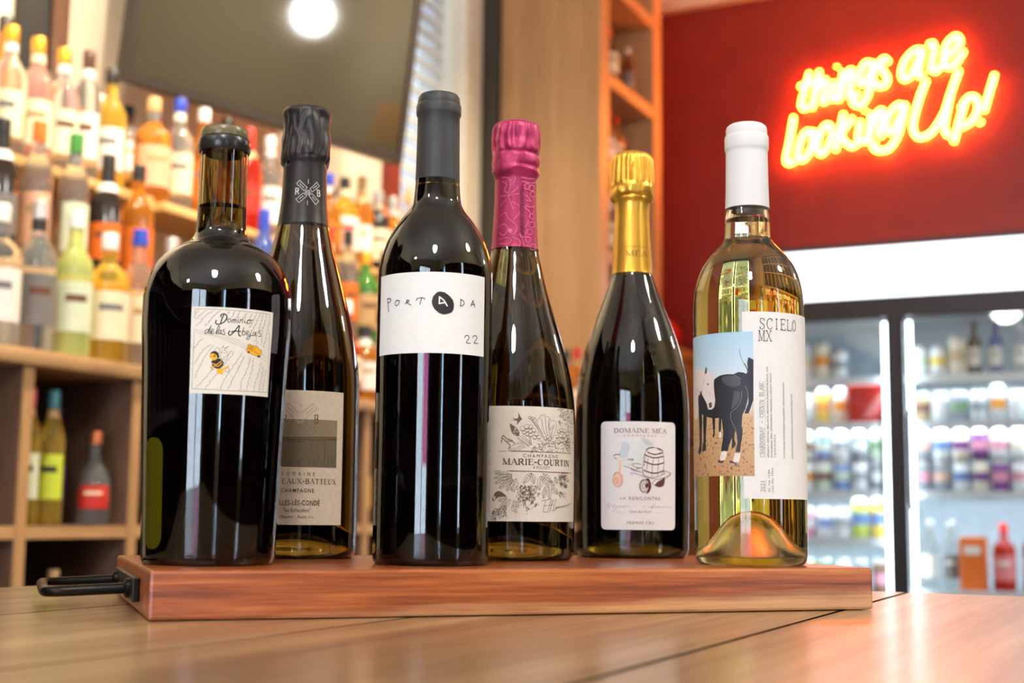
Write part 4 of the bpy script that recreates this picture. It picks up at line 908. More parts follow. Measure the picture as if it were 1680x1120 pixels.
  ('p','ph3',2,0.3,'246,1360 260,1266'),
  ('p','ph3',2,0.3,'310,1425 303,1299'),
  ('p','ph3',2,0.3,'346,1363 360,1263'),
  ('p','ph3',2,0.3,'450,1429 460,1266'),
  ('p','ph3',2,0.3,'511,1453 523,1268'),
  ('p','ph3',2,0.3,'564,1433 566,1270'),
  ('p','ph3',2,0.3,'-88,1353 -106,1259'),
  ('p','ph3',2,0.3,'198,1547 222,1464'),
  ('p','ph3',2,0.3,'58,1314 39,1261'),
  ('p','br',3,0.2,'58,1995 202,2132 266,2066 118,1923'),
  ('p','br',3,0.2,'121,1986 209,2074'),
  ('p','br',3,0.2,'5,2004 -127,2134 -192,2070 -44,1919'),
  ('p','br',3,0.2,'-139,2075 -41,1984'),
  ('p','br',3,0.2,'-54,1882 -180,1749 -122,1682 -60,1746'),
  ('p','br',3,0.2,'-133,1739 -52,1819'),
  ('p','br',3,0.2,'135,1860 268,1744 199,1689 63,1816'),
  ('p','br',3,0.2,'153,1814 208,1739'),
  ('p','br',3,0.2,'43,2121 42,2084'),
  ('p','br',3,0.2,'38,1679 39,1646'),
  ('p','cr',3,0.2,'92,1901 64,1862 7,1861 -23,1898 5,1937 62,1939 92,1901'),
  ('p','cr',3,0.2,'64,1900 56,1884 35,1877 14,1883 5,1899 13,1916 34,1923 55,1917 64,1900'),
  ('t','br','serif','B',11.31,15.17,92.99,5.8,0,1.0,0),
  ('t','br','serif','R',-10.28,-6.57,93.24,5.25,0,1.0,0),
  ('t','br2','sans','DOMAINE',-9.84,13.11,56.75,2.77,0,2.2,0),
  ('t','br2','serif','EAUX-BATTEUX',-9.03,29.99,51.41,3.35,0,1.0,0),
  ('t','br2','sans','CHAMPAGNE',-9.44,12.8,45.45,2.77,0,1.3,1),
  ('t','br2','sans','ELLES-LÈS-CONDÉ',-11.83,17.16,36.72,3.57,0,1.1,1),
  ('t','br2','sans','"les Echaudées"',-7.35,10.87,32.17,2.63,0,1.0,0),
  ('t','br2','sans','Meunier - Autre cru',-9.24,12.67,27.99,2.23,0,1.0,0),
  ('p','w',20,0.3,'198,5294 468,5406 588,5355 287,5253 198,5294'),
  ('p','w',20,0.3,'314,5305 481,5362'),
  ('p','w',20,0.3,'-312,5366 -196,5414 94,5310 -18,5259 -312,5366'),
  ('p','w',20,0.3,'-191,5365 -21,5302'),
  ('p','w',20,0.3,'-310,5129 -40,5228 86,5182 -184,5079 -310,5129'),
  ('p','w',20,0.3,'-177,5134 -36,5183'),
  ('p','w',20,0.3,'160,5194 271,5228 548,5125 415,5068 160,5194'),
  ('p','w',20,0.3,'287,5179 417,5127'),
  ('p','w',20,0.3,'214,5242 167,5209 73,5206 24,5236 69,5268 165,5271 214,5242'),
  ('p','w',20,0.3,'163,5240 141,5225 97,5224 73,5237 95,5251 140,5253 163,5240'),
  ('p','w',20,0.3,'131,5435 136,5370'),
  ('p','w',20,0.3,'114,5113 117,5048'),
  ('t','wf','serif','R',-18.38,-8.58,260.39,4.37,0,1.0,0),
  ('t','wf','serif','B',23.02,32.66,260.04,4.58,0,1.0,0),
 ],
 'marie': [
  ('f','m',1,0,'-31,1948 21,1956 -12,1990 33,1969 69,1981 77,2017 72,2065 110,1990 132,1966 110,1954 86,1921 54,1882 61,1945 21,1948'),
  ('p','m',1,0.16,'172,1835 169,1819 159,1807 144,1799 128,1799 113,1806 103,1818 99,1834 102,1849 112,1862 127,1869 143,1870 158,1863 168,1851 172,1835'),
  ('p','m',1,0.3,'114,1816 136,1806 158,1817'),
  ('p','m',1,0.16,'230,1861 226,1845 216,1832 201,1825 185,1824 170,1831 159,1843 156,1859 159,1874 169,1887 184,1894 201,1895 216,1888 226,1876 230,1861'),
  ('p','m',1,0.3,'171,1841 193,1831 215,1842'),
  ('p','m',1,0.16,'285,1862 281,1848 272,1837 259,1830 244,1830 230,1835 221,1846 217,1860 221,1874 230,1886 243,1892 258,1893 272,1887 281,1876 285,1862'),
  ('p','m',1,0.3,'231,1845 251,1835 271,1846'),
  ('p','m',1,0.16,'326,1815 323,1802 314,1791 301,1785 286,1784 273,1790 265,1800 261,1813 264,1827 273,1837 286,1844 301,1844 314,1839 323,1828 326,1815'),
  ('p','m',1,0.3,'274,1798 294,1790 313,1800'),
  ('p','m',1,0.16,'281,1798 278,1784 268,1773 255,1766 240,1766 226,1771 217,1782 214,1796 217,1810 226,1821 239,1828 254,1828 268,1823 277,1812 281,1798'),
  ('p','m',1,0.3,'227,1780 247,1771 267,1782'),
  ('p','m',1,0.16,'234,1813 231,1799 222,1787 209,1781 194,1780 181,1786 172,1797 168,1811 171,1825 180,1836 194,1843 208,1843 222,1837 231,1826 234,1813'),
  ('p','m',1,0.3,'182,1795 201,1786 221,1796'),
  ('p','m',1,0.16,'284,1750 281,1737 272,1726 259,1720 245,1719 232,1725 223,1735 220,1748 223,1762 232,1772 244,1779 259,1779 271,1773 280,1763 284,1750'),
  ('p','m',1,0.3,'233,1733 252,1725 271,1734'),
  ('p','m',1,0.16,'189,1780 186,1767 178,1757 167,1752 154,1751 143,1757 135,1766 132,1778 135,1790 142,1800 154,1806 167,1806 178,1801 186,1792 189,1780'),
  ('p','m',1,0.3,'143,1765 161,1756 178,1765'),
  ('p','m',1,0.16,'374,1761 370,1746 360,1734 345,1727 329,1727 314,1733 304,1744 301,1758 304,1773 314,1785 329,1792 345,1793 360,1787 370,1775 374,1761'),
  ('p','m',1,0.3,'315,1742 337,1733 359,1743'),
  ('p','m',1,0.16,'346,1720 342,1706 333,1694 319,1688 304,1687 290,1693 281,1704 277,1718 280,1732 290,1743 303,1750 319,1750 333,1744 342,1734 346,1720'),
  ('p','m',1,0.3,'291,1702 311,1693 332,1703'),
  ('p','m',1,0.16,'231,1757 228,1744 220,1734 208,1729 195,1728 184,1734 176,1743 173,1755 176,1767 184,1777 195,1783 208,1783 220,1778 228,1769 231,1757'),
  ('p','m',1,0.3,'184,1741 202,1733 219,1742'),
  ('p','m',1,0.16,'406,1722 403,1708 393,1698 380,1691 365,1691 351,1696 342,1706 339,1720 342,1733 351,1744 365,1750 380,1751 393,1745 403,1735 406,1722'),
  ('p','m',1,0.3,'352,1705 372,1696 393,1706'),
  ('p','m',1,0.16,'767,1818 763,1805 751,1795 733,1789 715,1788 698,1792 687,1802 683,1814 687,1826 698,1837 715,1843 733,1844 751,1839 763,1830 767,1818'),
  ('p','m',1,0.3,'699,1800 724,1793 750,1803'),
  ('p','m',1,0.16,'820,1837 815,1825 802,1814 784,1807 764,1806 746,1811 734,1820 730,1832 734,1845 746,1855 764,1862 784,1863 802,1858 816,1849 820,1837'),
  ('p','m',1,0.3,'747,1819 774,1812 801,1822'),
  ('p','m',1,0.16,'893,1833 888,1820 873,1810 852,1803 830,1802 811,1806 798,1815 793,1828 798,1840 811,1851 830,1857 852,1859 873,1854 888,1845 893,1833'),
  ('p','m',1,0.3,'812,1814 841,1807 872,1818'),
  ('p','m',1,0.16,'978,1789 971,1776 954,1765 930,1758 904,1757 883,1761 868,1770 863,1782 868,1795 883,1806 905,1813 930,1814 954,1810 971,1801 978,1789'),
  ('p','m',1,0.3,'884,1769 917,1763 952,1773'),
  ('p','m',1,0.16,'893,1760 888,1747 873,1736 852,1730 830,1729 811,1733 798,1742 793,1754 798,1767 811,1778 830,1784 852,1785 873,1781 888,1772 893,1760'),
  ('p','m',1,0.3,'812,1741 841,1734 872,1744'),
  ('p','m',1,0.16,'806,1755 802,1743 789,1732 771,1726 751,1725 734,1729 722,1739 718,1751 722,1763 734,1774 751,1780 771,1781 789,1776 802,1767 806,1755'),
  ('p','m',1,0.3,'735,1737 761,1730 788,1740'),
  ('p','m',1,0.16,'726,1743 723,1732 712,1722 697,1716 681,1716 666,1720 656,1729 653,1740 656,1751 666,1760 681,1766 697,1767 712,1763 723,1754 726,1743'),
  ('p','m',1,0.3,'667,1727 689,1721 711,1729'),
  ('p','m',1,0.16,'841,1692 835,1678 820,1665 798,1658 775,1657 755,1662 741,1673 736,1687 741,1701 755,1713 775,1720 798,1721 820,1716 835,1706 841,1692'),
  ('p','m',1,0.3,'756,1672 786,1663 819,1675'),
  ('p','m',1,0.16,'767,1672 763,1660 751,1649 733,1643 715,1642 698,1647 687,1656 683,1668 687,1681 698,1691 715,1697 733,1698 751,1694 763,1684 767,1672'),
  ('p','m',1,0.3,'699,1655 724,1648 750,1657'),
  ('p','m',1,0.16,'909,1663 903,1650 888,1639 866,1633 844,1632 824,1636 811,1646 806,1658 811,1670 824,1681 844,1687 867,1688 888,1684 903,1675 909,1663'),
  ('p','m',1,0.3,'825,1644 855,1637 886,1647'),
  ('p','m',1,0.16,'990,1650 984,1639 968,1629 945,1623 921,1622 900,1626 887,1634 882,1645 887,1657 901,1666 921,1672 945,1674 968,1670 984,1661 990,1650'),
  ('p','m',1,0.3,'902,1633 933,1627 966,1636'),
  ('p','m',1,0.16,'933,1705 928,1694 914,1685 895,1679 875,1678 857,1682 845,1690 841,1700 845,1711 857,1720 875,1725 896,1727 915,1723 928,1715 933,1705'),
  ('p','m',1,0.3,'858,1689 885,1683 913,1691'),
  ('p','m',1,0.16,'505,1709 502,1697 493,1687 480,1682 465,1681 453,1686 444,1695 441,1707 444,1719 453,1729 465,1734 479,1735 492,1730 502,1721 505,1709'),
  ('p','m',1,0.3,'453,1694 473,1686 492,1695'),
  ('p','m',1,0.16,'544,1727 541,1715 531,1705 518,1699 503,1699 490,1703 481,1713 478,1724 481,1736 490,1746 503,1752 518,1753 531,1748 541,1739 544,1727'),
  ('p','m',1,0.3,'491,1711 511,1704 530,1713'),
  ('p','m',1,0.16,'580,1704 577,1694 569,1685 557,1680 543,1679 531,1683 523,1692 520,1702 523,1712 531,1721 543,1726 557,1727 569,1723 577,1715 580,1704'),
  ('p','m',1,0.3,'532,1690 550,1684 568,1692'),
  ('p','m',1,0.16,'428,1566 425,1557 419,1550 409,1545 399,1545 390,1549 383,1556 381,1565 383,1574 390,1581 399,1586 409,1586 419,1582 425,1575 428,1566'),
  ('p','m',1,0.3,'390,1555 404,1549 418,1556'),
  ('p','m',1,0.16,'299,1543 297,1534 291,1527 283,1524 274,1523 266,1527 260,1533 258,1542 260,1550 266,1557 274,1561 283,1561 291,1557 297,1551 299,1543'),
  ('p','m',1,0.3,'266,1532 278,1527 291,1533'),
  ('p','m',1,0.16,'359,1540 357,1532 351,1525 343,1521 334,1521 325,1524 320,1531 318,1539 319,1548 325,1554 333,1558 343,1559 351,1555 357,1549 359,1540'),
  ('p','m',1,0.3,'326,1530 338,1524 351,1530'),
  ('p','m',1,0.2,'340,1956 371,1977 397,2019 415,2035 434,2020 462,2047 500,2015 539,2013 554,1977 590,1955 633,1973 671,1922 655,1829 601,1705'),
  ('p','m',1,0.2,'353,1961 362,1881 435,1771'),
  ('p','m',1,0.3,'411,1987 435,1859 472,1756'),
  ('p','m',1,0.3,'471,2022 486,1861 515,1742'),
  ('p','m',1,0.3,'539,1985 530,1863 570,1712'),
  ('p','m',1,0.3,'633,1908 580,1777 591,1697'),
  ('p','m',1,0.3,'539,1920 555,1824'),
  ('p','m',1,0.3,'601,1891 570,1825'),
  ('p','m',1,0.25,'242,1973 319,1887 435,1723'),
  ('p','m',1,0.25,'275,1974 354,1880 458,1708'),
  ('p','m',1,0.25,'267,1958 345,1864 381,1793'),
  ('p','m',1,0.25,'292,1999 327,1976 336,1936'),
  ('p','m',1,0.3,'256,1991 254,1983 249,1977 241,1973 233,1973 226,1976 221,1982 219,1990 221,1998 226,2004 233,2008 241,2008 249,2005 254,1999 256,1991'),
  ('p','m',1,0.25,'304,1983 302,1975 297,1968 288,1964 279,1963 271,1967 266,1973 263,1982 265,1990 271,1997 279,2001 288,2001 296,1998 302,1991 304,1983'),
  ('f','m',1,0,'-47,1904 22,1864 71,1825 91,1778 84,1729 31,1737 -17,1784'),
  ('f','mw',2,0,'33,1817 32,1814 30,1811 27,1809 23,1809 20,1811 18,1813 17,1817 18,1820 20,1823 23,1825 27,1825 30,1823 32,1821'),
  ('f','mw',2,0,'50,1832 50,1828 47,1826 44,1824 41,1824 37,1825 35,1828 34,1832 35,1835 37,1838 40,1839 44,1840 47,1838 50,1835'),
  ('f','mw',2,0,'25,1781 25,1777 22,1775 19,1773 16,1773 12,1775 10,1777 9,1781 10,1784 12,1787 15,1789 19,1789 22,1787 24,1784'),
  ('f','mw',2,0,'43,1753 42,1749 40,1747 37,1745 33,1745 30,1747 28,1749 27,1753 28,1756 30,1759 33,1761 37,1761 40,1759 42,1756'),
  ('f','mw',2,0,'77,1823 76,1820 74,1817 71,1816 67,1815 64,1817 62,1820 61,1823 62,1827 64,1829 67,1831 71,1831 74,1830 76,1827'),
  ('f','mw',2,0,'24,1795 23,1791 21,1788 18,1787 15,1787 11,1788 9,1791 8,1795 9,1798 11,1801 14,1802 18,1802 21,1801 23,1798'),
  ('f','mw',2,0,'43,1812 42,1809 40,1806 36,1804 33,1804 30,1806 27,1808 26,1812 27,1815 29,1818 33,1820 36,1820 39,1818 42,1816'),
  ('f','mw',2,0,'71,1829 70,1826 68,1823 64,1822 61,1821 58,1823 55,1826 54,1829 55,1833 57,1835 61,1837 64,1837 68,1836 70,1833'),
  ('f','mw',2,0,'36,1837 35,1833 33,1830 30,1829 26,1829 23,1830 21,1833 20,1836 21,1840 23,1843 26,1844 29,1844 33,1843 35,1840'),
  ('f','mw',2,0,'73,1790 72,1786 70,1783 67,1782 63,1782 60,1783 58,1786 57,1789 57,1793 60,1796 63,1797 66,1797 70,1796 72,1793'),
  ('f','mw',2,0,'82,1835 81,1831 79,1829 75,1827 72,1827 69,1829 66,1831 66,1835 66,1838 68,1841 72,1843 75,1843 79,1841 81,1838'),
  ('f','mw',2,0,'58,1789 57,1786 55,1783 51,1781 48,1781 45,1783 42,1786 41,1789 42,1793 44,1795 48,1797 51,1797 54,1795 57,1793'),
  ('f','mw',2,0,'0,1766 -1,1763 -3,1760 -7,1758 -10,1758 -13,1760 -16,1763 -17,1766 -16,1770 -14,1772 -10,1774 -7,1774 -4,1772 -1,1770'),
  ('f','mw',2,0,'72,1841 71,1838 69,1835 65,1833 62,1833 58,1835 56,1837 55,1841 56,1844 58,1847 62,1849 65,1849 68,1847 71,1845'),
  ('p','m',1,0.25,'88,1738 261,1606'),
  ('p','m',1,0.25,'64,1713 228,1597'),
  ('p','m',1,0.25,'128,1746 269,1622'),
  ('p','m',1,0.25,'231,1725 240,1605'),
  ('p','m',1,0.25,'252,1717 261,1606'),
  ('p','m',1,0.55,'-161,1636 -144,1727 -121,1727 -80,1688 -24,1672 25,1625'),
  ('p','m',1,0.55,'-137,1695 -88,1648 -39,1600 -55,1552'),
  ('p','m',1,0.55,'-72,1656 0,1657'),
  ('p','m',1,0.2,'-62,1536 17,1609 97,1618 178,1620 228,1581'),
  ('p','m',1,0.2,'-30,1541 162,1611'),
  ('p','m',1,0.2,'26,1537 170,1595'),
  ('p','m',1,0.2,'82,1534 178,1580'),
  ('p','m',1,0.2,'64,1697 113,1658 162,1651'),
  ('p','m',1,0.2,'57,1641 162,1639'),
  ('p','m',1,0.2,'355,1672 435,1659 482,1604'),
  ('p','m',1,0.2,'364,1608 436,1627 473,1596'),
  ('p','m',1,0.2,'473,1668 633,1666 644,1602 511,1589'),
  ('p','m',1,0.2,'492,1637 644,1634'),
  ('p','m',1,0.2,'530,1670 540,1590'),
  ('p','m',1,0.2,'581,1672 591,1592'),
  ('p','m',1,0.2,'346,1640 418,1578 436,1539'),
  ('p','m',1,0.28,'1112,1986 1070,1994 1077,2009'),
  ('p','m',1,0.28,'806,2133 772,2127 756,2141'),
  ('p','m',1,0.28,'785,2037 779,2018 754,2012'),
  ('p','m',1,0.28,'1124,1963 1112,1947 1072,1941'),
  ('p','m',1,0.28,'719,2020 738,2037 765,2036'),
  ('p','m',1,0.28,'740,2043 761,2037 761,2023'),
  ('p','m',1,0.28,'1093,2101 1142,2123 1230,2127'),
  ('p','m',1,0.28,'1040,2116 1098,2131 1152,2125'),
  ('p','m',1,0.28,'1179,2170 1254,2176 1290,2168'),
  ('p','m',1,0.28,'897,2055 927,2047 924,2031'),
  ('p','m',1,0.28,'961,2012 925,2011 913,2023'),
  ('p','m',1,0.28,'979,2143 954,2137 938,2142'),
  ('p','m',1,0.28,'750,1969 741,1955 722,1954'),
  ('p','m',1,0.28,'808,2012 830,2001 823,1985'),
  ('p','m',1,0.28,'740,1924 756,1909 744,1893'),
  ('p','m',1,0.28,'908,2055 899,2041 875,2038'),
  ('p','m',1,0.28,'1005,2039 975,2040 969,2050'),
  ('p','m',1,0.28,'944,2116 906,2112 891,2124'),
  ('p','m',1,0.28,'908,2020 886,2024 885,2034'),
  ('p','m',1,0.28,'1123,2010 1112,2032 1169,2047'),
  ('p','m',1,0.28,'871,2074 863,2060 841,2057'),
  ('p','m',1,0.28,'816,2074 823,2059 805,2049'),
  ('p','m',1,0.28,'813,2062 801,2073 811,2084'),
  ('p','m',1,0.28,'1062,1980 1035,1960 990,1957'),
  ('p','m',1,0.28,'776,2122 792,2124 799,2116'),
  ('p','m',1,0.28,'720,1943 747,1944 758,1931'),
  ('p','m',1,0.28,'913,2102 914,2080 881,2068'),
  ('p','m',1,0.28,'849,2093 818,2084 797,2094'),
  ('p','m',1,0.28,'815,2126 821,2137 838,2141'),
  ('p','m',1,0.28,'738,2141 762,2143 772,2132'),
  ('p','m',1,0.28,'994,2031 1029,2035 1049,2027'),
  ('p','m',1,0.28,'833,1992 859,1993 869,1983'),
  ('p','m',1,0.28,'1005,2028 955,2023 934,2038'),
  ('p','m',1,0.28,'864,1983 849,1975 833,1978'),
  ('p','m',1,0.28,'847,2100 871,2100 878,2089'),
  ('p','m',1,0.28,'757,2039 755,2058 778,2069'),
  ('p','m',1,0.28,'1075,2092 1046,2108 1080,2127'),
  ('p','m',1,0.28,'850,1940 882,1929 876,1910'),
  ('p','m',1,0.28,'1072,1939 1100,1957 1159,1961'),
  ('p','m',1,0.28,'865,1986 888,1999 916,1996'),
  ('p','m',1,0.28,'940,1943 934,1929 910,1924'),
  ('p','m',1,0.28,'729,1941 710,1953 718,1969'),
  ('p','m',1,0.28,'794,2103 761,2098 745,2112'),
  ('p','m',1,0.28,'835,2051 804,2039 780,2047'),
  ('p','m',1,0.28,'757,1945 786,1946 797,1931'),
  ('p','m',1,0.28,'1008,2052 1006,2065 1031,2073'),
  ('p','m',1,0.28,'762,2061 760,2042 736,2034'),
  ('p','m',1,0.28,'916,2002 957,2008 980,1995'),
  ('p','m',1,0.28,'1021,1938 1069,1949 1111,1942'),
  ('p','m',1,0.28,'833,2031 834,2052 862,2061'),
  ('p','m',1,0.28,'1084,1994 1065,2004 1083,2015'),
  ('p','m',1,0.28,'942,2112 928,2121 939,2131'),
  ('p','m',1,0.28,'723,1923 737,1934 755,1932'),
  ('p','m',1,0.28,'732,1955 734,1967 749,1971'),
  ('p','m',1,0.28,'1035,1969 1005,1973 1005,1984'),
  ('p','m',1,0.28,'738,2127 710,2118 693,2128'),
  ('p','m',1,0.28,'948,2104 957,2115 978,2118'),
  ('p','m',1,0.28,'939,2115 966,2117 975,2107'),
  ('p','m',1,0.28,'1026,2111 1070,2112 1084,2100'),
  ('p','m',1,0.28,'833,2016 805,2024 804,2040'),
  ('f','mw',3,0,'1050,2040 1039,2014 1010,1992 971,1978 932,1976 900,1985 878,2003 871,2028 878,2053 900,2074 933,2088 972,2090 1011,2082 1040,2064'),
  ('f','m',4,0,'977,2030 975,2024 967,2018 957,2015 946,2014 937,2016 930,2021 928,2027 930,2034 937,2039 947,2043 957,2044 967,2041 975,2037'),
  ('p','m',4,0.2,'1050,2040 1039,2014 1010,1992 971,1978 932,1976 900,1985 878,2003 871,2028 878,2053 900,2074 933,2088 972,2090 1011,2082 1040,2064 1050,2040'),
  ('p','m',1,0.24,'912,1662 900,1669 912,1678'),
  ('p','m',1,0.24,'369,1622 378,1632 392,1626'),
  ('p','m',1,0.24,'707,1548 696,1540 681,1546'),
  ('p','m',1,0.24,'367,1574 360,1568 351,1573'),
  ('p','m',1,0.24,'840,1600 863,1615 899,1606'),
  ('p','m',1,0.24,'720,1559 715,1572 734,1581'),
  ('p','m',1,0.24,'807,1544 820,1538 813,1528'),
  ('p','m',1,0.24,'317,1561 327,1573 344,1566'),
  ('p','m',1,0.24,'845,1653 827,1657 830,1670'),
  ('p','m',1,0.24,'648,1663 666,1663 671,1649'),
  ('p','m',1,0.24,'588,1542 582,1522 554,1520'),
  ('p','m',1,0.24,'800,1692 806,1712 846,1716'),
  ('p','m',1,0.24,'971,1596 945,1585 916,1593'),
  ('p','m',1,0.24,'657,1597 667,1579 643,1565'),
  ('p','m',1,0.24,'570,1691 566,1682 554,1682'),
  ('p','m',1,0.24,'512,1684 498,1686 497,1699'),
  ('p','m',1,0.24,'816,1573 828,1557 800,1543'),
  ('p','m',1,0.24,'602,1655 611,1660 620,1654'),
  ('p','m',1,0.24,'469,1585 477,1573 464,1561'),
  ('p','m',1,0.24,'876,1659 871,1669 891,1676'),
  ('p','m',1,0.24,'989,1543 1011,1528 977,1512'),
  ('p','m',1,0.24,'424,1660 429,1643 409,1633'),
  ('p','m',1,0.24,'515,1604 524,1597 517,1587'),
  ('p','m',1,0.24,'445,1594 452,1606 470,1604'),
  ('p','m',1,0.24,'420,1527 413,1543 431,1556'),
  ('p','m',1,0.24,'794,1628 793,1618 776,1615'),
  ('p','m',1,0.24,'662,1571 685,1583 710,1570'),
  ('p','m',1,0.24,'543,1612 554,1615 560,1606'),
  ('p','m',1,0.24,'452,1590 437,1599 445,1616'),
  ('p','m',1,0.24,'310,1554 316,1543 305,1533'),
  ('p','m',1,0.24,'323,1576 313,1585 321,1598'),
  ('p','m',1,0.24,'316,1560 310,1570 320,1580'),
  ('p','m',1,0.24,'383,1585 380,1593 388,1599'),
  ('p','m',1,0.24,'675,1706 686,1713 700,1707'),
  ('p','m',1,0.24,'813,1716 794,1715 788,1727'),
  ('p','m',1,0.24,'766,1571 776,1565 768,1556'),
  ('p','m',1,0.24,'725,1637 712,1628 694,1634'),
  ('p','m',1,0.24,'446,1584 438,1577 428,1583'),
  ('p','m',1,0.24,'520,1519 522,1537 546,1541'),
  ('p','m',1,0.24,'927,1642 903,1627 868,1634'),
  ('p','m',1,0.24,'275,1526 285,1514 274,1499'),
  ('p','m',1,0.24,'551,1560 570,1555 567,1536'),
  ('p','m',1,0.24,'816,1716 808,1726 825,1735'),
  ('p','m',1,0.24,'737,1529 757,1530 763,1516'),
  ('p','m',1,0.24,'540,1521 549,1526 557,1519'),
  ('p','m',1,0.24,'296,1558 302,1575 324,1575'),
  ('p','m',1,0.24,'582,1534 593,1552 621,1549'),
  ('p','m',1,0.24,'643,1665 641,1682 666,1690'),
  ('p','m',1,0.24,'928,1695 954,1695 958,1681'),
  ('p','m',1,0.24,'372,1588 389,1583 387,1565'),
  ('p','m',1,0.24,'488,1652 503,1643 495,1626'),
  ('p','m',1,0.24,'273,1519 270,1500 247,1498'),
  ('p','m',1,0.24,'288,1557 291,1571 308,1573'),
  ('p','m',1,0.24,'503,1539 515,1523 497,1507'),
  ('p','m',1,0.24,'551,1650 543,1641 527,1645'),
  ('p','m',1,0.24,'642,1630 620,1631 616,1649'),
  ('p','m',1,0.24,'849,1589 841,1572 809,1571'),
  ('p','m',1,0.24,'691,1541 676,1531 656,1539'),
  ('p','m',1,0.24,'748,1655 737,1640 710,1643'),
  ('p','m',1,0.24,'451,1540 444,1531 431,1535'),
  ('p','m',1,0.24,'624,1598 651,1601 661,1580'),
  ('p','m',1,0.24,'484,1616 474,1628 486,1641'),
  ('p','m',1,0.24,'606,1631 623,1647 650,1639'),
  ('p','m',1,0.24,'780,1576 794,1584 811,1577'),
  ('p','m',1,0.24,'945,1690 970,1683 957,1667'),
  ('p','m',1,0.24,'310,1576 301,1582 306,1593'),
  ('p','m',1,0.24,'467,1625 477,1629 484,1621'),
  ('p','m',1,0.24,'547,1616 556,1606 544,1595'),
  ('p','m',1,0.24,'444,1618 428,1623 429,1640'),
  ('p','m',1,0.24,'516,1620 502,1629 510,1644'),
  ('p','m',1,0.26,'937,1673 905,1661 874,1674'),
  ('p','m',1,0.26,'939,1713 928,1697 892,1696'),
  ('p','m',1,0.26,'1075,1683 1025,1689 1036,1712'),
  ('p','m',1,0.26,'954,1552 923,1545 900,1559'),
  ('p','m',1,0.26,'939,1898 957,1887 932,1872'),
  ('p','m',1,0.26,'957,1625 978,1612 951,1596'),
  ('p','m',1,0.26,'1095,1668 1153,1680 1219,1668'),
  ('p','m',1,0.26,'1086,1904 1052,1903 1044,1916'),
  ('p','m',1,0.26,'994,1650 991,1661 1018,1667'),
  ('p','m',1,0.26,'946,1884 943,1903 989,1913'),
  ('p','m',1,0.26,'933,1860 962,1845 933,1824'),
  ('p','m',1,0.26,'928,1702 944,1710 966,1705'),
  ('p','m',1,0.26,'1045,1793 1021,1803 1046,1818'),
  ('p','m',1,0.26,'941,1587 899,1585 887,1607'),
  ('p','m',1,0.26,'1024,1569 1012,1575 1028,1584'),
  ('p','m',1,0.26,'917,1552 899,1567 928,1583'),
  ('p','m',1,0.26,'1080,1787 1067,1803 1117,1816'),
  ('p','m',1,0.26,'927,1715 956,1723 981,1711'),
  ('p','m',1,0.26,'1069,1893 1034,1883 1004,1893'),
  ('p','m',1,0.26,'1016,1609 980,1606 967,1622'),
  ('p','m',1,0.26,'1009,1670 982,1675 990,1691'),
  ('p','m',1,0.26,'965,1600 942,1585 905,1591'),
  ('p','m',1,0.26,'962,1556 968,1543 939,1534'),
  ('p','m',1,0.26,'980,1596 977,1607 1006,1614'),
  ('p','m',1,0.26,'958,1643 937,1639 923,1648'),
  ('p','m',1,0.26,'936,1650 916,1665 945,1682'),
  ('p','m',1,0.26,'929,1736 949,1725 927,1709'),
  ('p','m',1,0.26,'956,1827 936,1830 939,1842'),
  ('p','m',1,0.26,'1071,1857 1065,1839 1012,1832'),
  ('p','m',1,0.26,'962,1803 969,1819 1010,1822'),
  ('p','m',1,0.26,'1072,1604 1100,1607 1116,1599'),
  ('p','m',1,0.26,'986,1748 975,1729 928,1725'),
  ('p','m',1,0.26,'985,1578 1015,1574 1008,1558'),
  ('p','m',1,0.26,'1032,1631 983,1627 965,1647'),
  ('p','m',1,0.26,'968,1783 976,1773 955,1765'),
  ('p','m',1,0.26,'1003,1650 1015,1637 983,1625'),
  ('p','m',1,0.26,'992,1559 950,1556 937,1576'),
  ('p','m',1,0.26,'956,1589 978,1588 981,1577'),
  ('p','m',1,0.26,'1034,1724 994,1724 990,1742'),
  ('p','m',1,0.26,'977,1673 949,1662 920,1672'),
  ('p','rd',5,0.3,'-200,1514 -94,1519'),
  ('p','rd',5,0.3,'-62,1524 163,1522 382,1513 678,1517 1025,1515'),
  ('p','rd',5,0.42,'-30,1521 382,1513 736,1517'),
  ('t','mt','sans','CHAMPAGNE',7.36,34.74,71.76,2.47,0,1.5,0),
  ('t','mt','serifb','MARIE-COURTIN',-6.92,48.77,66.61,3.9,0,1.0,0),
  ('t','mt','sans','À POLISOT',14.43,27.32,63.83,2.07,0,1.2,0),
  ('p','rd',5,0.3,'-253,1239 -163,1242'),
  ('p','rd',5,0.3,'-75,1244 297,1241 724,1239 1044,1239'),
  ('p','rd',5,0.45,'-27,1241 297,1241 948,1234'),
  ('p','k2',6,0.26,'428,835 585,862'),
  ('p','k2',6,0.26,'488,840 449,689 515,686'),
  ('p','k2',6,0.26,'466,766 520,773'),
  ('p','k2',6,0.26,'601,854 561,806 520,674'),
  ('p','k2',6,0.26,'633,854 592,798 559,678'),
  ('p','k2',6,0.26,'537,773 618,782'),
  ('p','k2',6,0.26,'671,863 618,707 646,711'),
  ('p','k2',6,0.26,'646,711 668,739 684,755 690,737 668,726 710,756 717,736 737,761 762,744 787,768 791,748 820,773 831,751 859,777 874,757 907,787 920,766 956,796 971,777 1012,805 1033,791 1049,821'),
  ('p','m',1,0.2,'-2,1169 -47,1185 -91,1197 -134,1195 -176,1184 -218,1162 -260,1144'),
  ('p','m',1,0.2,'-2,1169 -42,1145 -83,1124 -125,1117 -169,1119 -215,1134 -260,1144'),
  ('p','m',1,0.2,'-2,1169 -220,1147'),
  ('p','m',1,0.14,'-53,1164 -96,1181'),
  ('p','m',1,0.14,'-53,1164 -92,1139'),
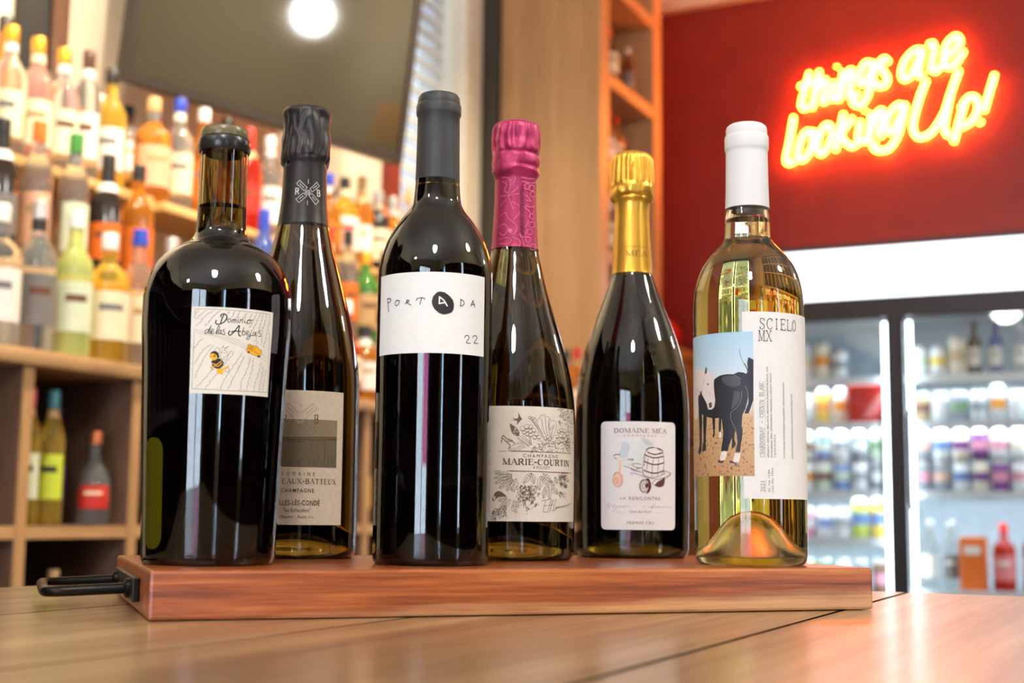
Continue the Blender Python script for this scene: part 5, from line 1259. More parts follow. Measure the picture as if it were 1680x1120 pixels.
  ('p','m',1,0.14,'-104,1159 -147,1176'),
  ('p','m',1,0.14,'-104,1159 -143,1133'),
  ('p','m',1,0.14,'-155,1154 -199,1171'),
  ('p','m',1,0.14,'-155,1154 -195,1128'),
  ('p','m',1,0.14,'-207,1149 -252,1166'),
  ('p','m',1,0.14,'-207,1149 -247,1123'),
  ('p','m',1,0.2,'-2,1193 -41,1210 -81,1224 -121,1230 -161,1222 -203,1218 -244,1207'),
  ('p','m',1,0.2,'-2,1193 -43,1180 -84,1171 -124,1170 -164,1183 -204,1191 -244,1207'),
  ('p','m',1,0.2,'-2,1193 -207,1205'),
  ('p','m',1,0.14,'-50,1196 -88,1214'),
  ('p','m',1,0.14,'-50,1196 -89,1181'),
  ('p','m',1,0.14,'-98,1198 -136,1217'),
  ('p','m',1,0.14,'-98,1198 -138,1184'),
  ('p','m',1,0.14,'-146,1201 -184,1220'),
  ('p','m',1,0.14,'-146,1201 -186,1187'),
  ('p','m',1,0.14,'-195,1204 -234,1223'),
  ('p','m',1,0.14,'-195,1204 -235,1190'),
  ('p','m',1,0.2,'-2,1146 -50,1155 -93,1151 -136,1145 -175,1124 -213,1099 -251,1072'),
  ('p','m',1,0.2,'-2,1146 -36,1111 -75,1091 -114,1072 -158,1069 -204,1070 -251,1072'),
  ('p','m',1,0.2,'-2,1146 -212,1083'),
  ('p','m',1,0.14,'-51,1131 -97,1139'),
  ('p','m',1,0.14,'-51,1131 -84,1099'),
  ('p','m',1,0.14,'-100,1116 -146,1125'),
  ('p','m',1,0.14,'-100,1116 -134,1084'),
  ('p','m',1,0.14,'-150,1101 -196,1110'),
  ('p','m',1,0.14,'-150,1101 -183,1069'),
  ('p','m',1,0.14,'-200,1087 -247,1096'),
  ('p','m',1,0.14,'-200,1087 -234,1055'),
  ('p','m',1,0.2,'6,1130 -39,1128 -78,1118 -108,1094 -135,1065 -162,1037 -184,1002'),
  ('p','m',1,0.2,'6,1130 -12,1089 -35,1056 -69,1037 -106,1023 -142,1008 -184,1002'),
  ('p','m',1,0.2,'6,1130 -155,1021'),
  ('p','m',1,0.14,'-32,1104 -74,1101'),
  ('p','m',1,0.14,'-32,1104 -50,1066'),
  ('p','m',1,0.14,'-69,1078 -112,1076'),
  ('p','m',1,0.14,'-69,1078 -88,1040'),
  ('p','m',1,0.14,'-107,1053 -150,1050'),
  ('p','m',1,0.14,'-107,1053 -126,1015'),
  ('p','m',1,0.14,'-146,1027 -189,1024'),
  ('p','m',1,0.14,'-146,1027 -164,989'),
  ('p','m',1,0.2,'14,1114 -22,1101 -43,1080 -61,1056 -72,1028 -78,997 -79,963'),
  ('p','m',1,0.2,'14,1114 19,1076 10,1047 -4,1021 -24,999 -49,979 -79,963'),
  ('p','m',1,0.2,'14,1114 -65,986'),
  ('p','m',1,0.14,'-4,1084 -38,1071'),
  ('p','m',1,0.14,'-4,1084 -1,1048'),
  ('p','m',1,0.14,'-23,1054 -56,1041'),
  ('p','m',1,0.14,'-23,1054 -20,1018'),
  ('p','m',1,0.14,'-42,1023 -75,1010'),
  ('p','m',1,0.14,'-42,1023 -39,988'),
  ('p','m',1,0.14,'-61,993 -94,980'),
  ('p','m',1,0.14,'-61,993 -57,958'),
  ('p','m',1,0.2,'54,1138 21,1115 -4,1089 -22,1061 -20,1028 -12,992 0,956'),
  ('p','m',1,0.2,'54,1138 69,1101 76,1066 76,1033 56,1006 30,980 0,956'),
  ('p','m',1,0.2,'54,1138 8,983'),
  ('p','m',1,0.14,'43,1102 7,1081'),
  ('p','m',1,0.14,'43,1102 62,1065'),
  ('p','m',1,0.14,'32,1065 -4,1044'),
  ('p','m',1,0.14,'32,1065 51,1028'),
  ('p','m',1,0.14,'22,1029 -14,1008'),
  ('p','m',1,0.14,'22,1029 40,992'),
  ('p','m',1,0.14,'11,992 -25,971'),
  ('p','m',1,0.14,'11,992 30,955'),
  ('p','m',1,0.2,'264,1221 228,1207 196,1190 178,1164 161,1138 157,1102 150,1068'),
  ('p','m',1,0.2,'264,1221 262,1184 255,1150 235,1125 215,1100 181,1085 150,1068'),
  ('p','m',1,0.2,'264,1221 167,1091'),
  ('p','m',1,0.14,'241,1190 205,1178'),
  ('p','m',1,0.14,'241,1190 241,1154'),
  ('p','m',1,0.14,'218,1160 182,1148'),
  ('p','m',1,0.14,'218,1160 218,1123'),
  ('p','m',1,0.14,'195,1129 160,1117'),
  ('p','m',1,0.14,'195,1129 195,1093'),
  ('p','m',1,0.14,'173,1099 137,1087'),
  ('p','m',1,0.14,'173,1099 173,1062'),
  ('p','m',1,0.2,'272,1213 257,1184 249,1155 258,1131 270,1108 287,1085 307,1063'),
  ('p','m',1,0.2,'272,1213 299,1193 319,1171 322,1145 321,1119 316,1091 307,1063'),
  ('p','m',1,0.2,'272,1213 302,1086'),
  ('p','m',1,0.14,'279,1183 265,1155'),
  ('p','m',1,0.14,'279,1183 304,1163'),
  ('p','m',1,0.14,'286,1153 272,1125'),
  ('p','m',1,0.14,'286,1153 312,1133'),
  ('p','m',1,0.14,'293,1123 279,1095'),
  ('p','m',1,0.14,'293,1123 318,1103'),
  ('p','m',1,0.14,'300,1093 286,1065'),
  ('p','m',1,0.14,'300,1093 325,1073'),
  ('p','m',1,0.2,'411,1184 382,1152 361,1119 357,1084 359,1049 374,1013 386,977'),
  ('p','m',1,0.2,'411,1184 431,1148 444,1112 440,1077 428,1043 405,1010 386,977'),
  ('p','m',1,0.2,'411,1184 389,1008'),
  ('p','m',1,0.14,'405,1143 378,1112'),
  ('p','m',1,0.14,'405,1143 425,1108'),
  ('p','m',1,0.14,'400,1101 373,1070'),
  ('p','m',1,0.14,'400,1101 420,1066'),
  ('p','m',1,0.14,'395,1060 368,1029'),
  ('p','m',1,0.14,'395,1060 415,1025'),
  ('p','m',1,0.14,'390,1019 363,988'),
  ('p','m',1,0.14,'390,1019 410,984'),
  ('p','m',1,0.2,'429,1177 426,1144 432,1116 442,1089 467,1071 492,1052 523,1035'),
  ('p','m',1,0.2,'429,1177 462,1162 487,1143 509,1123 515,1094 521,1066 523,1035'),
  ('p','m',1,0.2,'429,1177 508,1057'),
  ('p','m',1,0.14,'447,1148 443,1116'),
  ('p','m',1,0.14,'447,1148 481,1136'),
  ('p','m',1,0.14,'466,1120 461,1088'),
  ('p','m',1,0.14,'466,1120 500,1107'),
  ('p','m',1,0.14,'484,1092 480,1060'),
  ('p','m',1,0.14,'484,1092 519,1079'),
  ('p','m',1,0.14,'503,1064 499,1031'),
  ('p','m',1,0.14,'503,1064 539,1051'),
  ('p','m',1,0.2,'475,1027 453,1002 441,976 433,950 431,924 441,895 450,867'),
  ('p','m',1,0.2,'475,1027 489,998 494,971 494,944 487,917 468,892 450,867'),
  ('p','m',1,0.2,'475,1027 454,891'),
  ('p','m',1,0.14,'470,995 447,971'),
  ('p','m',1,0.14,'470,995 486,967'),
  ('p','m',1,0.14,'465,963 442,940'),
  ('p','m',1,0.14,'465,963 481,935'),
  ('p','m',1,0.14,'460,931 437,908'),
  ('p','m',1,0.14,'460,931 476,903'),
  ('p','m',1,0.14,'455,899 432,876'),
  ('p','m',1,0.14,'455,899 470,872'),
  ('p','m',1,0.2,'532,1036 512,1004 501,974 509,945 514,916 536,889 555,861'),
  ('p','m',1,0.2,'532,1036 560,1009 580,981 580,952 583,922 567,891 555,861'),
  ('p','m',1,0.2,'532,1036 552,887'),
  ('p','m',1,0.14,'537,1001 517,971'),
  ('p','m',1,0.14,'537,1001 564,975'),
  ('p','m',1,0.14,'541,966 522,936'),
  ('p','m',1,0.14,'541,966 569,940'),
  ('p','m',1,0.14,'546,931 526,901'),
  ('p','m',1,0.14,'546,931 574,905'),
  ('p','m',1,0.14,'551,896 531,866'),
  ('p','m',1,0.14,'551,896 578,870'),
  ('p','m',1,0.2,'786,1226 782,1191 800,1167 816,1142 860,1131 907,1119 965,1110'),
  ('p','m',1,0.2,'786,1226 844,1222 882,1207 927,1194 940,1166 956,1139 965,1110'),
  ('p','m',1,0.2,'786,1226 934,1127'),
  ('p','m',1,0.14,'818,1203 815,1170'),
  ('p','m',1,0.14,'818,1203 875,1199'),
  ('p','m',1,0.14,'851,1180 848,1146'),
  ('p','m',1,0.14,'851,1180 912,1175'),
  ('p','m',1,0.14,'887,1156 884,1123'),
  ('p','m',1,0.14,'887,1156 952,1152'),
  ('p','m',1,0.14,'924,1133 921,1100'),
  ('p','m',1,0.14,'924,1133 995,1129'),
  ('p','m',1,0.2,'438,1217 451,1184 466,1153 493,1133 526,1117 563,1104 602,1093'),
  ('p','m',1,0.2,'438,1217 476,1208 515,1198 542,1177 564,1151 584,1123 602,1093'),
  ('p','m',1,0.2,'438,1217 576,1112'),
  ('p','m',1,0.14,'469,1192 481,1160'),
  ('p','m',1,0.14,'469,1192 508,1185'),
  ('p','m',1,0.14,'501,1167 513,1135'),
  ('p','m',1,0.14,'501,1167 541,1160'),
  ('p','m',1,0.14,'534,1142 547,1110'),
  ('p','m',1,0.14,'534,1142 575,1135'),
  ('p','m',1,0.14,'568,1118 581,1085'),
  ('p','m',1,0.14,'568,1118 610,1110'),
  ('p','m',1,0.2,'532,1107 534,1079 548,1064 566,1053 584,1042 614,1044 645,1046'),
  ('p','m',1,0.2,'532,1107 566,1115 589,1110 609,1100 629,1091 637,1069 645,1046'),
  ('p','m',1,0.2,'532,1107 627,1055'),
  ('p','m',1,0.14,'554,1095 557,1069'),
  ('p','m',1,0.14,'554,1095 586,1101'),
  ('p','m',1,0.14,'576,1083 579,1057'),
  ('p','m',1,0.14,'576,1083 608,1089'),
  ('p','m',1,0.14,'598,1071 602,1045'),
  ('p','m',1,0.14,'598,1071 632,1077'),
  ('p','m',1,0.14,'621,1058 625,1033'),
  ('p','m',1,0.14,'621,1058 655,1064'),
  ('p','m',1,0.2,'582,1021 587,993 597,969 611,949 644,944 676,937 715,935'),
  ('p','m',1,0.2,'582,1021 619,1020 652,1016 682,1008 693,984 707,962 715,935'),
  ('p','m',1,0.2,'582,1021 694,948'),
  ('p','m',1,0.14,'607,1004 609,974'),
  ('p','m',1,0.14,'607,1004 647,1006'),
  ('p','m',1,0.14,'633,987 635,957'),
  ('p','m',1,0.14,'633,987 674,989'),
  ('p','m',1,0.14,'660,970 661,940'),
  ('p','m',1,0.14,'660,970 702,972'),
  ('p','m',1,0.14,'687,953 688,923'),
  ('p','m',1,0.14,'687,953 730,955'),
  ('p','m',1,0.2,'645,1174 636,1154 634,1135 634,1118 651,1104 667,1091 689,1079'),
  ('p','m',1,0.2,'645,1174 668,1162 686,1149 701,1135 698,1117 696,1099 689,1079'),
  ('p','m',1,0.2,'645,1174 682,1093'),
  ('p','m',1,0.14,'654,1155 642,1135'),
  ('p','m',1,0.14,'654,1155 679,1145'),
  ('p','m',1,0.14,'662,1136 651,1116'),
  ('p','m',1,0.14,'662,1136 689,1126'),
  ('p','m',1,0.14,'671,1117 659,1097'),
  ('p','m',1,0.14,'671,1117 698,1107'),
  ('p','m',1,0.14,'680,1098 668,1078'),
  ('p','m',1,0.14,'680,1098 707,1088'),
  ('p','m',1,0.2,'-70,876 -98,886 -123,891 -145,887 -162,872 -176,851 -190,828'),
  ('p','m',1,0.2,'-70,876 -83,851 -97,830 -115,817 -139,816 -164,821 -190,828'),
  ('p','m',1,0.2,'-70,876 -172,835'),
  ('p','m',1,0.14,'-94,867 -122,879'),
  ('p','m',1,0.14,'-94,867 -105,839'),
  ('p','m',1,0.14,'-118,857 -146,869'),
  ('p','m',1,0.14,'-118,857 -129,829'),
  ('p','m',1,0.14,'-142,847 -170,859'),
  ('p','m',1,0.14,'-142,847 -153,820'),
  ('p','m',1,0.14,'-166,838 -194,849'),
  ('p','m',1,0.14,'-166,838 -177,810'),
  ('p','m',1,0.2,'-22,845 -62,849 -92,841 -114,821 -134,799 -152,774 -165,741'),
  ('p','m',1,0.2,'-22,845 -30,807 -47,780 -73,765 -100,754 -130,744 -165,741'),
  ('p','m',1,0.2,'-22,845 -144,757'),
  ('p','m',1,0.14,'-51,825 -88,827'),
  ('p','m',1,0.14,'-51,825 -59,789'),
  ('p','m',1,0.14,'-79,804 -116,806'),
  ('p','m',1,0.14,'-79,804 -88,768'),
  ('p','m',1,0.14,'-108,783 -145,785'),
  ('p','m',1,0.14,'-108,783 -116,747'),
  ('p','m',1,0.14,'-136,762 -174,765'),
  ('p','m',1,0.14,'-136,762 -145,727'),
  ('p','m',1,0.2,'18,830 10,800 15,779 24,763 42,753 63,746 90,744'),
  ('p','m',1,0.2,'18,830 49,832 68,823 83,812 89,792 93,771 90,744'),
  ('p','m',1,0.2,'18,830 79,757'),
  ('p','m',1,0.14,'32,813 25,784'),
  ('p','m',1,0.14,'32,813 62,814'),
  ('p','m',1,0.14,'47,796 40,767'),
  ('p','m',1,0.14,'47,796 76,797'),
  ('p','m',1,0.14,'61,779 54,750'),
  ('p','m',1,0.14,'61,779 91,780'),
  ('p','m',1,0.14,'76,761 69,733'),
  ('p','m',1,0.14,'76,761 106,763'),
  ('p','m',1,0.2,'-157,718 -186,720 -213,718 -237,712 -254,694 -266,668 -279,646'),
  ('p','m',1,0.2,'-157,718 -168,692 -182,669 -199,652 -222,645 -252,647 -279,646'),
  ('p','m',1,0.2,'-157,718 -261,657'),
  ('p','m',1,0.14,'-181,703 -211,708'),
  ('p','m',1,0.14,'-181,703 -190,676'),
  ('p','m',1,0.14,'-205,689 -235,694'),
  ('p','m',1,0.14,'-205,689 -215,661'),
  ('p','m',1,0.14,'-230,675 -260,679'),
  ('p','m',1,0.14,'-230,675 -239,647'),
  ('p','m',1,0.14,'-255,660 -285,665'),
  ('p','m',1,0.14,'-255,660 -264,633'),
  ('p','m',1,0.2,'-77,766 -111,758 -136,743 -153,722 -169,699 -175,670 -180,639'),
  ('p','m',1,0.2,'-77,766 -77,732 -87,705 -104,683 -123,663 -151,651 -180,639'),
  ('p','m',1,0.2,'-77,766 -165,658'),
  ('p','m',1,0.14,'-98,741 -129,732'),
  ('p','m',1,0.14,'-98,741 -99,709'),
  ('p','m',1,0.14,'-118,715 -150,707'),
  ('p','m',1,0.14,'-118,715 -120,683'),
  ('p','m',1,0.14,'-139,690 -171,681'),
  ('p','m',1,0.14,'-139,690 -140,658'),
  ('p','m',1,0.14,'-160,664 -192,656'),
  ('p','m',1,0.14,'-160,664 -161,632'),
  ('p','m',1,0.2,'2,767 -7,739 -7,718 1,700 18,687 37,675 59,665'),
  ('p','m',1,0.2,'2,767 31,760 49,748 61,733 63,711 63,689 59,665'),
  ('p','m',1,0.2,'2,767 51,681'),
  ('p','m',1,0.14,'14,747 6,721'),
  ('p','m',1,0.14,'14,747 40,739'),
  ('p','m',1,0.14,'25,726 18,701'),
  ('p','m',1,0.14,'25,726 51,719'),
  ('p','m',1,0.14,'36,706 29,681'),
  ('p','m',1,0.14,'36,706 62,699'),
  ('p','m',1,0.14,'48,686 40,660'),
  ('p','m',1,0.14,'48,686 74,678'),
  ('f','m',2,0,'-282,851 -241,938 -200,962 -151,954 -79,892 -183,883 -232,843 -256,819'),
  ('f','mw',3,0,'-230,867 -232,853 -237,842 -244,836 -252,836 -259,842 -265,853 -267,867 -265,880 -260,891 -253,898 -245,898 -237,892 -232,881'),
  ('p','m',1,0.2,'373,904 373,900 370,896 365,895 361,895 357,896 354,900 353,904 354,908 357,911 361,913 365,913 369,911 372,908 373,904'),
  ('p','m',1,0.2,'178,956 177,952 175,949 171,947 167,947 163,949 161,952 160,956 161,960 163,963 167,965 171,965 174,963 177,960 178,956'),
  ('p','m',1,0.2,'330,877 329,872 325,869 321,867 316,866 311,868 308,872 307,877 308,881 311,885 315,887 321,887 325,885 328,882 330,877'),
  ('p','m',1,0.2,'195,1024 194,1020 191,1017 188,1015 184,1015 180,1017 177,1020 176,1024 177,1028 180,1031 183,1033 187,1033 191,1031 194,1028 195,1024'),
  ('p','m',1,0.2,'120,898 119,894 117,891 113,889 109,889 106,891 103,894 103,897 103,901 106,904 109,906 113,906 117,904 119,901 120,898'),
  ('p','m',1,0.2,'383,939 381,934 378,930 373,927 367,927 361,929 358,933 356,939 357,944 361,948 366,950 372,950 378,948 381,944 383,939'),
  ('p','m',1,0.2,'120,967 119,963 116,960 113,958 109,958 105,960 102,963 102,967 102,971 105,974 109,976 113,976 116,974 119,971 120,967'),
  ('p','m',1,0.2,'206,882 206,879 204,876 200,875 197,875 194,876 192,879 191,882 192,885 194,888 197,889 200,889 203,888 206,885 206,882'),
  ('p','m',1,0.2,'169,833 168,829 165,825 161,823 157,823 153,825 150,828 149,833 150,837 152,840 156,842 161,842 165,840 168,837 169,833'),
  ('p','m',1,0.2,'112,913 111,908 108,903 103,901 97,901 92,903 88,908 87,913 88,919 92,923 97,925 102,925 107,923 111,919 112,913'),
  ('p','m',1,0.2,'263,934 262,931 260,929 257,927 254,927 251,928 248,931 248,934 248,937 250,940 253,941 257,941 260,940 262,937 263,934'),
  ('p','m',1,0.2,'92,868 91,865 89,862 86,861 83,861 80,862 78,865 78,868 78,871 80,873 83,874 86,874 89,873 91,871 92,868'),
  ('p','m',1,0.2,'215,873 214,869 211,865 207,863 202,863 198,865 195,869 194,873 195,878 198,881 202,883 207,883 211,881 214,878 215,873'),
  ('p','m',1,0.2,'171,936 170,932 167,929 163,927 159,927 155,929 153,932 152,936 152,940 155,943 159,945 163,945 167,943 170,940 171,936'),
  ('p','m',1,0.2,'152,926 151,921 147,916 142,914 137,914 131,916 128,920 127,926 128,931 131,936 136,938 142,938 147,936 150,931 152,926'),
  ('p','m',1,0.2,'487,1025 486,1022 484,1020 481,1019 478,1018 475,1020 472,1022 472,1025 472,1028 474,1030 478,1031 481,1031 484,1030 486,1028 487,1025'),
  ('p','m',1,0.2,'254,836 253,833 251,830 248,829 245,829 242,830 239,833 239,836 239,839 241,841 244,843 248,843 251,842 253,839 254,836'),
  ('p','m',1,0.2,'284,935 283,930 280,926 275,924 269,924 264,926 261,930 260,935 261,940 264,944 269,947 275,947 280,945 283,941 284,935'),
  ('p','m',1,0.2,'204,1000 203,997 201,995 198,994 195,994 193,995 191,997 190,1000 191,1003 192,1005 195,1007 198,1007 201,1005 203,1003 204,1000'),
  ('p','m',1,0.2,'283,923 282,918 279,915 275,913 270,913 266,915 263,918 262,922 263,927 265,930 270,932 274,932 278,930 281,927 283,923'),
  ('p','m',1,0.2,'247,939 246,934 243,931 239,929 234,928 229,930 226,934 225,939 226,943 229,947 233,949 238,949 243,947 246,944 247,939'),
  ('p','m',1,0.2,'313,995 312,992 310,989 307,988 303,987 300,989 297,992 297,995 297,998 300,1001 303,1003 307,1003 310,1001 312,999 313,995'),
  ('p','m',1,0.2,'303,885 303,882 300,879 297,877 293,877 289,879 286,881 285,885 286,889 289,892 292,893 296,894 300,892 302,889 303,885'),
  ('p','m',1,0.2,'152,920 152,917 149,914 146,912 142,912 138,913 136,916 135,920 135,924 138,927 141,929 145,929 149,927 151,924 152,920'),
  ('p','m',1,0.2,'153,941 152,937 150,934 146,932 142,932 138,933 135,937 134,941 135,945 138,948 141,950 146,950 149,948 152,945 153,941'),
  ('p','m',1,0.2,'72,894 71,890 69,887 65,885 61,885 57,887 54,890 53,894 54,898 57,901 60,903 65,903 68,902 71,898 72,894'),
  ('p','m',1,0.2,'218,871 217,867 214,864 210,862 206,862 202,863 199,867 198,871 199,875 202,878 206,880 210,880 214,878 217,875 218,871'),
  ('p','m',1,0.2,'238,865 237,862 235,859 231,857 227,857 223,858 221,861 220,865 221,869 223,872 227,873 231,873 234,872 237,869 238,865'),
  ('p','m',1,0.2,'324,998 323,993 320,989 315,987 309,986 305,989 301,992 300,997 301,1002 304,1006 309,1008 315,1008 319,1006 323,1003 324,998'),
  ('p','m',1,0.2,'143,1036 142,1031 139,1027 135,1025 130,1025 126,1027 123,1031 122,1035 123,1040 126,1043 130,1046 135,1046 139,1044 142,1040 143,1036'),
  ('p','m',1,0.2,'246,984 245,980 243,977 239,976 235,976 232,977 229,980 228,984 229,988 232,991 235,992 239,992 243,991 245,988 246,984'),
  ('p','m',1,0.2,'120,1006 119,1000 116,996 111,994 106,994 101,996 97,1000 96,1005 97,1010 101,1015 105,1017 111,1017 116,1015 119,1011 120,1006'),
  ('p','m',1,0.2,'125,940 125,936 122,933 118,931 114,931 111,933 108,936 107,940 108,944 110,947 114,949 118,949 122,947 124,944 125,940'),
  ('p','m',1,0.2,'165,844 164,839 161,835 156,832 150,832 145,834 142,839 140,844 141,849 145,853 150,856 155,856 160,854 164,849 165,844'),
  ('p','m',1,0.2,'222,856 221,852 218,849 215,848 211,848 208,849 205,852 204,856 205,859 207,862 211,864 215,864 218,862 221,860 222,856'),
  ('p','m',1,0.2,'128,976 127,971 124,967 120,965 114,965 110,967 107,971 105,976 107,981 110,985 114,987 119,987 124,985 127,981 128,976'),
  ('p','m',1,0.2,'173,893 172,889 170,886 166,884 162,884 158,886 156,889 155,892 156,896 158,899 162,901 166,901 169,900 172,897 173,893'),
  ('p','m',1,0.2,'123,1019 122,1015 119,1011 115,1008 109,1008 105,1010 102,1014 101,1019 102,1024 105,1028 109,1030 114,1030 119,1028 122,1024 123,1019'),
  ('p','m',1,0.2,'288,979 287,974 284,970 279,967 273,967 268,970 265,974 263,979 265,984 268,988 273,990 278,990 283,988 287,984 288,979'),
  ('p','m',1,0.2,'162,1005 161,1001 159,999 156,997 153,997 149,999 147,1001 146,1004 147,1008 149,1010 152,1012 156,1012 159,1010 161,1008 162,1005'),
  ('p','m',1,0.2,'154,883 154,880 152,878 149,877 147,876 144,878 142,880 141,883 142,885 144,888 146,889 149,889 152,888 154,886 154,883'),
  ('p','m',1,0.2,'190,847 189,843 187,840 183,839 180,839 176,840 174,843 173,846 174,850 176,853 179,854 183,854 186,853 189,850 190,847'),
  ('p','m',1,0.2,'210,966 209,961 207,958 203,956 198,956 194,958 192,961 191,965 192,969 194,973 198,975 203,975 207,973 209,970 210,966'),
  ('p','m',1,0.2,'226,844 226,841 223,838 220,837 217,837 214,838 211,841 211,844 211,847 213,850 217,851 220,851 223,850 225,847 226,844'),
  ('p','m',1,0.2,'327,851 326,847 323,843 319,841 315,841 310,843 308,846 307,851 307,855 310,858 314,860 319,860 323,858 326,855 327,851'),
  ('p','m',1,0.2,'332,937 331,932 327,928 322,926 317,925 311,928 308,932 306,937 308,942 311,946 316,949 322,949 327,947 331,942 332,937'),
  ('p','m',1,0.2,'151,952 151,949 149,946 145,945 142,945 139,946 136,949 136,952 136,956 138,958 142,960 145,960 148,959 151,956 151,952'),
  ('p','m',1,0.2,'244,988 243,984 240,981 237,979 233,979 229,981 227,984 226,987 227,991 229,994 233,996 237,996 240,994 243,991 244,988'),
  ('p','m',1,0.2,'302,881 301,875 298,871 293,869 287,869 282,871 279,875 277,880 278,885 282,890 287,892 292,892 298,890 301,886 302,881'),
  ('p','m',1,0.2,'256,1019 255,1016 253,1013 249,1011 245,1011 242,1013 239,1015 238,1019 239,1023 241,1026 245,1028 249,1028 253,1026 255,1023 256,1019'),
  ('p','m',1,0.2,'346,980 346,977 343,974 340,973 336,973 333,974 331,977 330,980 331,983 333,986 336,987 340,987 343,986 345,984 346,980'),
  ('p','m',1,0.2,'101,865 100,862 98,859 95,857 91,857 88,859 85,861 84,865 85,868 88,871 91,873 95,873 98,871 100,869 101,865'),
  ('p','m',1,0.2,'138,991 137,987 135,984 132,983 128,983 125,984 122,987 122,991 122,994 125,997 128,999 132,999 135,997 137,994 138,991'),
  ('p','m',1,0.2,'94,923 93,920 91,917 88,916 85,916 83,917 81,919 80,922 81,925 82,928 85,929 88,929 91,928 93,926 94,923'),
  ('p','m',1,0.2,'138,952 137,948 134,944 129,942 124,942 120,944 117,947 115,952 116,957 120,961 124,963 129,963 133,961 137,957 138,952'),
  ('p','m',1,0.2,'224,904 223,899 220,896 216,894 212,894 208,896 205,899 203,903 204,908 207,911 211,913 216,913 220,911 223,908 224,904'),
  ('p','m',1,0.2,'240,1008 239,1004 237,1002 234,1000 230,1000 226,1001 224,1004 223,1008 224,1011 226,1014 230,1016 233,1016 237,1014 239,1012 240,1008'),
  ('p','m',1,0.2,'193,1008 192,1003 189,999 184,996 178,996 173,998 170,1002 168,1008 170,1013 173,1017 178,1019 183,1020 188,1017 192,1013 193,1008'),
  ('p','m',1,0.2,'318,964 317,959 313,955 308,952 303,952 298,954 294,958 293,963 294,969 297,973 302,975 308,975 313,973 317,969 318,964'),
  ('p','m',1,0.2,'112,845 111,840 108,836 103,834 98,834 93,836 90,840 89,845 90,850 93,854 98,856 103,856 107,854 111,850 112,845'),
  ('p','m',1,0.2,'285,1044 284,1041 281,1038 278,1036 274,1036 270,1037 268,1040 267,1044 268,1048 270,1051 274,1052 278,1052 281,1051 284,1048 285,1044'),
  ('p','m',1,0.2,'140,989 139,985 136,982 132,980 128,980 124,982 121,985 120,989 121,993 124,997 127,999 132,999 136,997 138,994 140,989'),
  ('p','m',1,0.2,'88,988 86,983 83,979 78,976 72,976 67,978 64,983 62,988 64,994 67,998 72,1000 78,1001 83,998 86,994 88,988'),
  ('p','m',1,0.2,'168,1013 167,1008 164,1004 159,1001 154,1001 149,1003 146,1007 145,1012 146,1017 149,1021 154,1023 159,1023 164,1021 167,1017 168,1013'),
  ('p','m',1,0.2,'188,914 187,911 186,908 183,907 180,907 177,908 175,911 174,913 175,916 177,919 180,920 183,920 185,919 187,917 188,914'),
  ('p','m',1,0.2,'312,924 310,919 307,915 303,913 298,913 293,915 290,919 289,923 290,928 293,932 298,934 303,934 307,932 310,928 312,924'),
  ('p','m',1,0.2,'224,917 223,913 221,911 217,909 214,909 210,910 208,913 207,917 208,920 210,923 213,924 217,924 220,923 223,920 224,917'),
  ('p','m',1,0.2,'255,1009 254,1005 252,1002 249,1001 245,1001 242,1002 240,1005 239,1008 239,1012 242,1015 245,1016 249,1016 252,1015 254,1012 255,1009'),
  ('p','m',1,0.2,'154,963 153,960 151,957 148,956 145,956 142,957 140,960 139,963 140,966 142,968 145,970 148,970 151,968 153,966 154,963'),
  ('p','m',1,0.2,'193,999 192,994 189,991 185,989 180,988 176,990 173,994 172,998 173,1003 176,1006 180,1008 184,1008 189,1006 192,1003 193,999'),
  ('p','m',1,0.2,'192,871 191,867 189,863 185,861 180,861 176,863 173,867 172,871 173,875 176,878 180,880 184,880 188,879 191,875 192,871'),
  ('p','m',1,0.2,'256,973 254,967 251,963 246,960 240,960 235,963 231,967 230,972 231,978 234,982 240,985 245,985 251,982 254,978 256,973'),
  ('p','m',1,0.2,'186,943 186,940 183,937 180,935 176,935 173,937 171,939 170,943 171,946 173,949 176,951 180,951 183,949 185,947 186,943'),
  ('p','m',1,0.2,'220,865 219,861 216,857 211,854 206,854 201,856 198,860 197,865 198,870 201,874 206,876 211,876 216,874 219,870 220,865'),
  ('p','m',1,0.2,'261,903 260,899 258,895 254,893 249,893 245,895 242,898 241,902 242,907 245,910 249,912 253,912 257,910 260,907 261,903'),
  ('p','m',1,0.2,'243,980 243,975 240,972 236,970 232,970 228,972 225,975 224,979 225,983 227,987 231,989 236,989 240,987 242,984 243,980'),
  ('p','m',1,0.2,'281,926 280,920 276,916 271,914 265,913 260,916 256,920 255,925 256,931 260,935 265,937 271,937 276,935 279,931 281,926'),
  ('p','m',1,0.2,'288,916 287,912 285,908 280,906 276,906 271,908 268,912 267,916 268,920 271,924 275,926 280,926 284,924 287,920 288,916'),
  ('p','m',1,0.2,'310,927 309,922 306,919 301,917 296,917 292,919 288,922 287,927 288,931 291,935 296,937 301,937 305,935 308,932 310,927'),
  ('p','m',1,0.2,'249,979 248,974 244,970 239,967 233,967 228,969 225,974 223,979 225,984 228,989 233,991 239,991 244,989 248,985 249,979'),
  ('p','m',1,0.2,'203,837 202,832 199,827 193,825 188,825 183,827 179,831 178,837 179,842 182,846 187,849 193,849 198,847 202,842 203,837'),
  ('p','m',1,0.2,'122,1017 121,1012 117,1007 112,1005 107,1005 102,1007 99,1011 97,1016 99,1022 102,1026 107,1028 112,1028 117,1026 120,1022 122,1017'),
  ('p','m',1,0.2,'131,1040 130,1037 128,1035 125,1033 122,1033 119,1035 118,1037 117,1040 118,1043 119,1045 122,1046 125,1046 128,1045 130,1043 131,1040'),
  ('p','m',1,0.2,'209,876 208,872 205,869 202,867 198,867 194,869 192,872 191,876 192,879 194,882 198,884 202,884 205,883 208,880 209,876'),
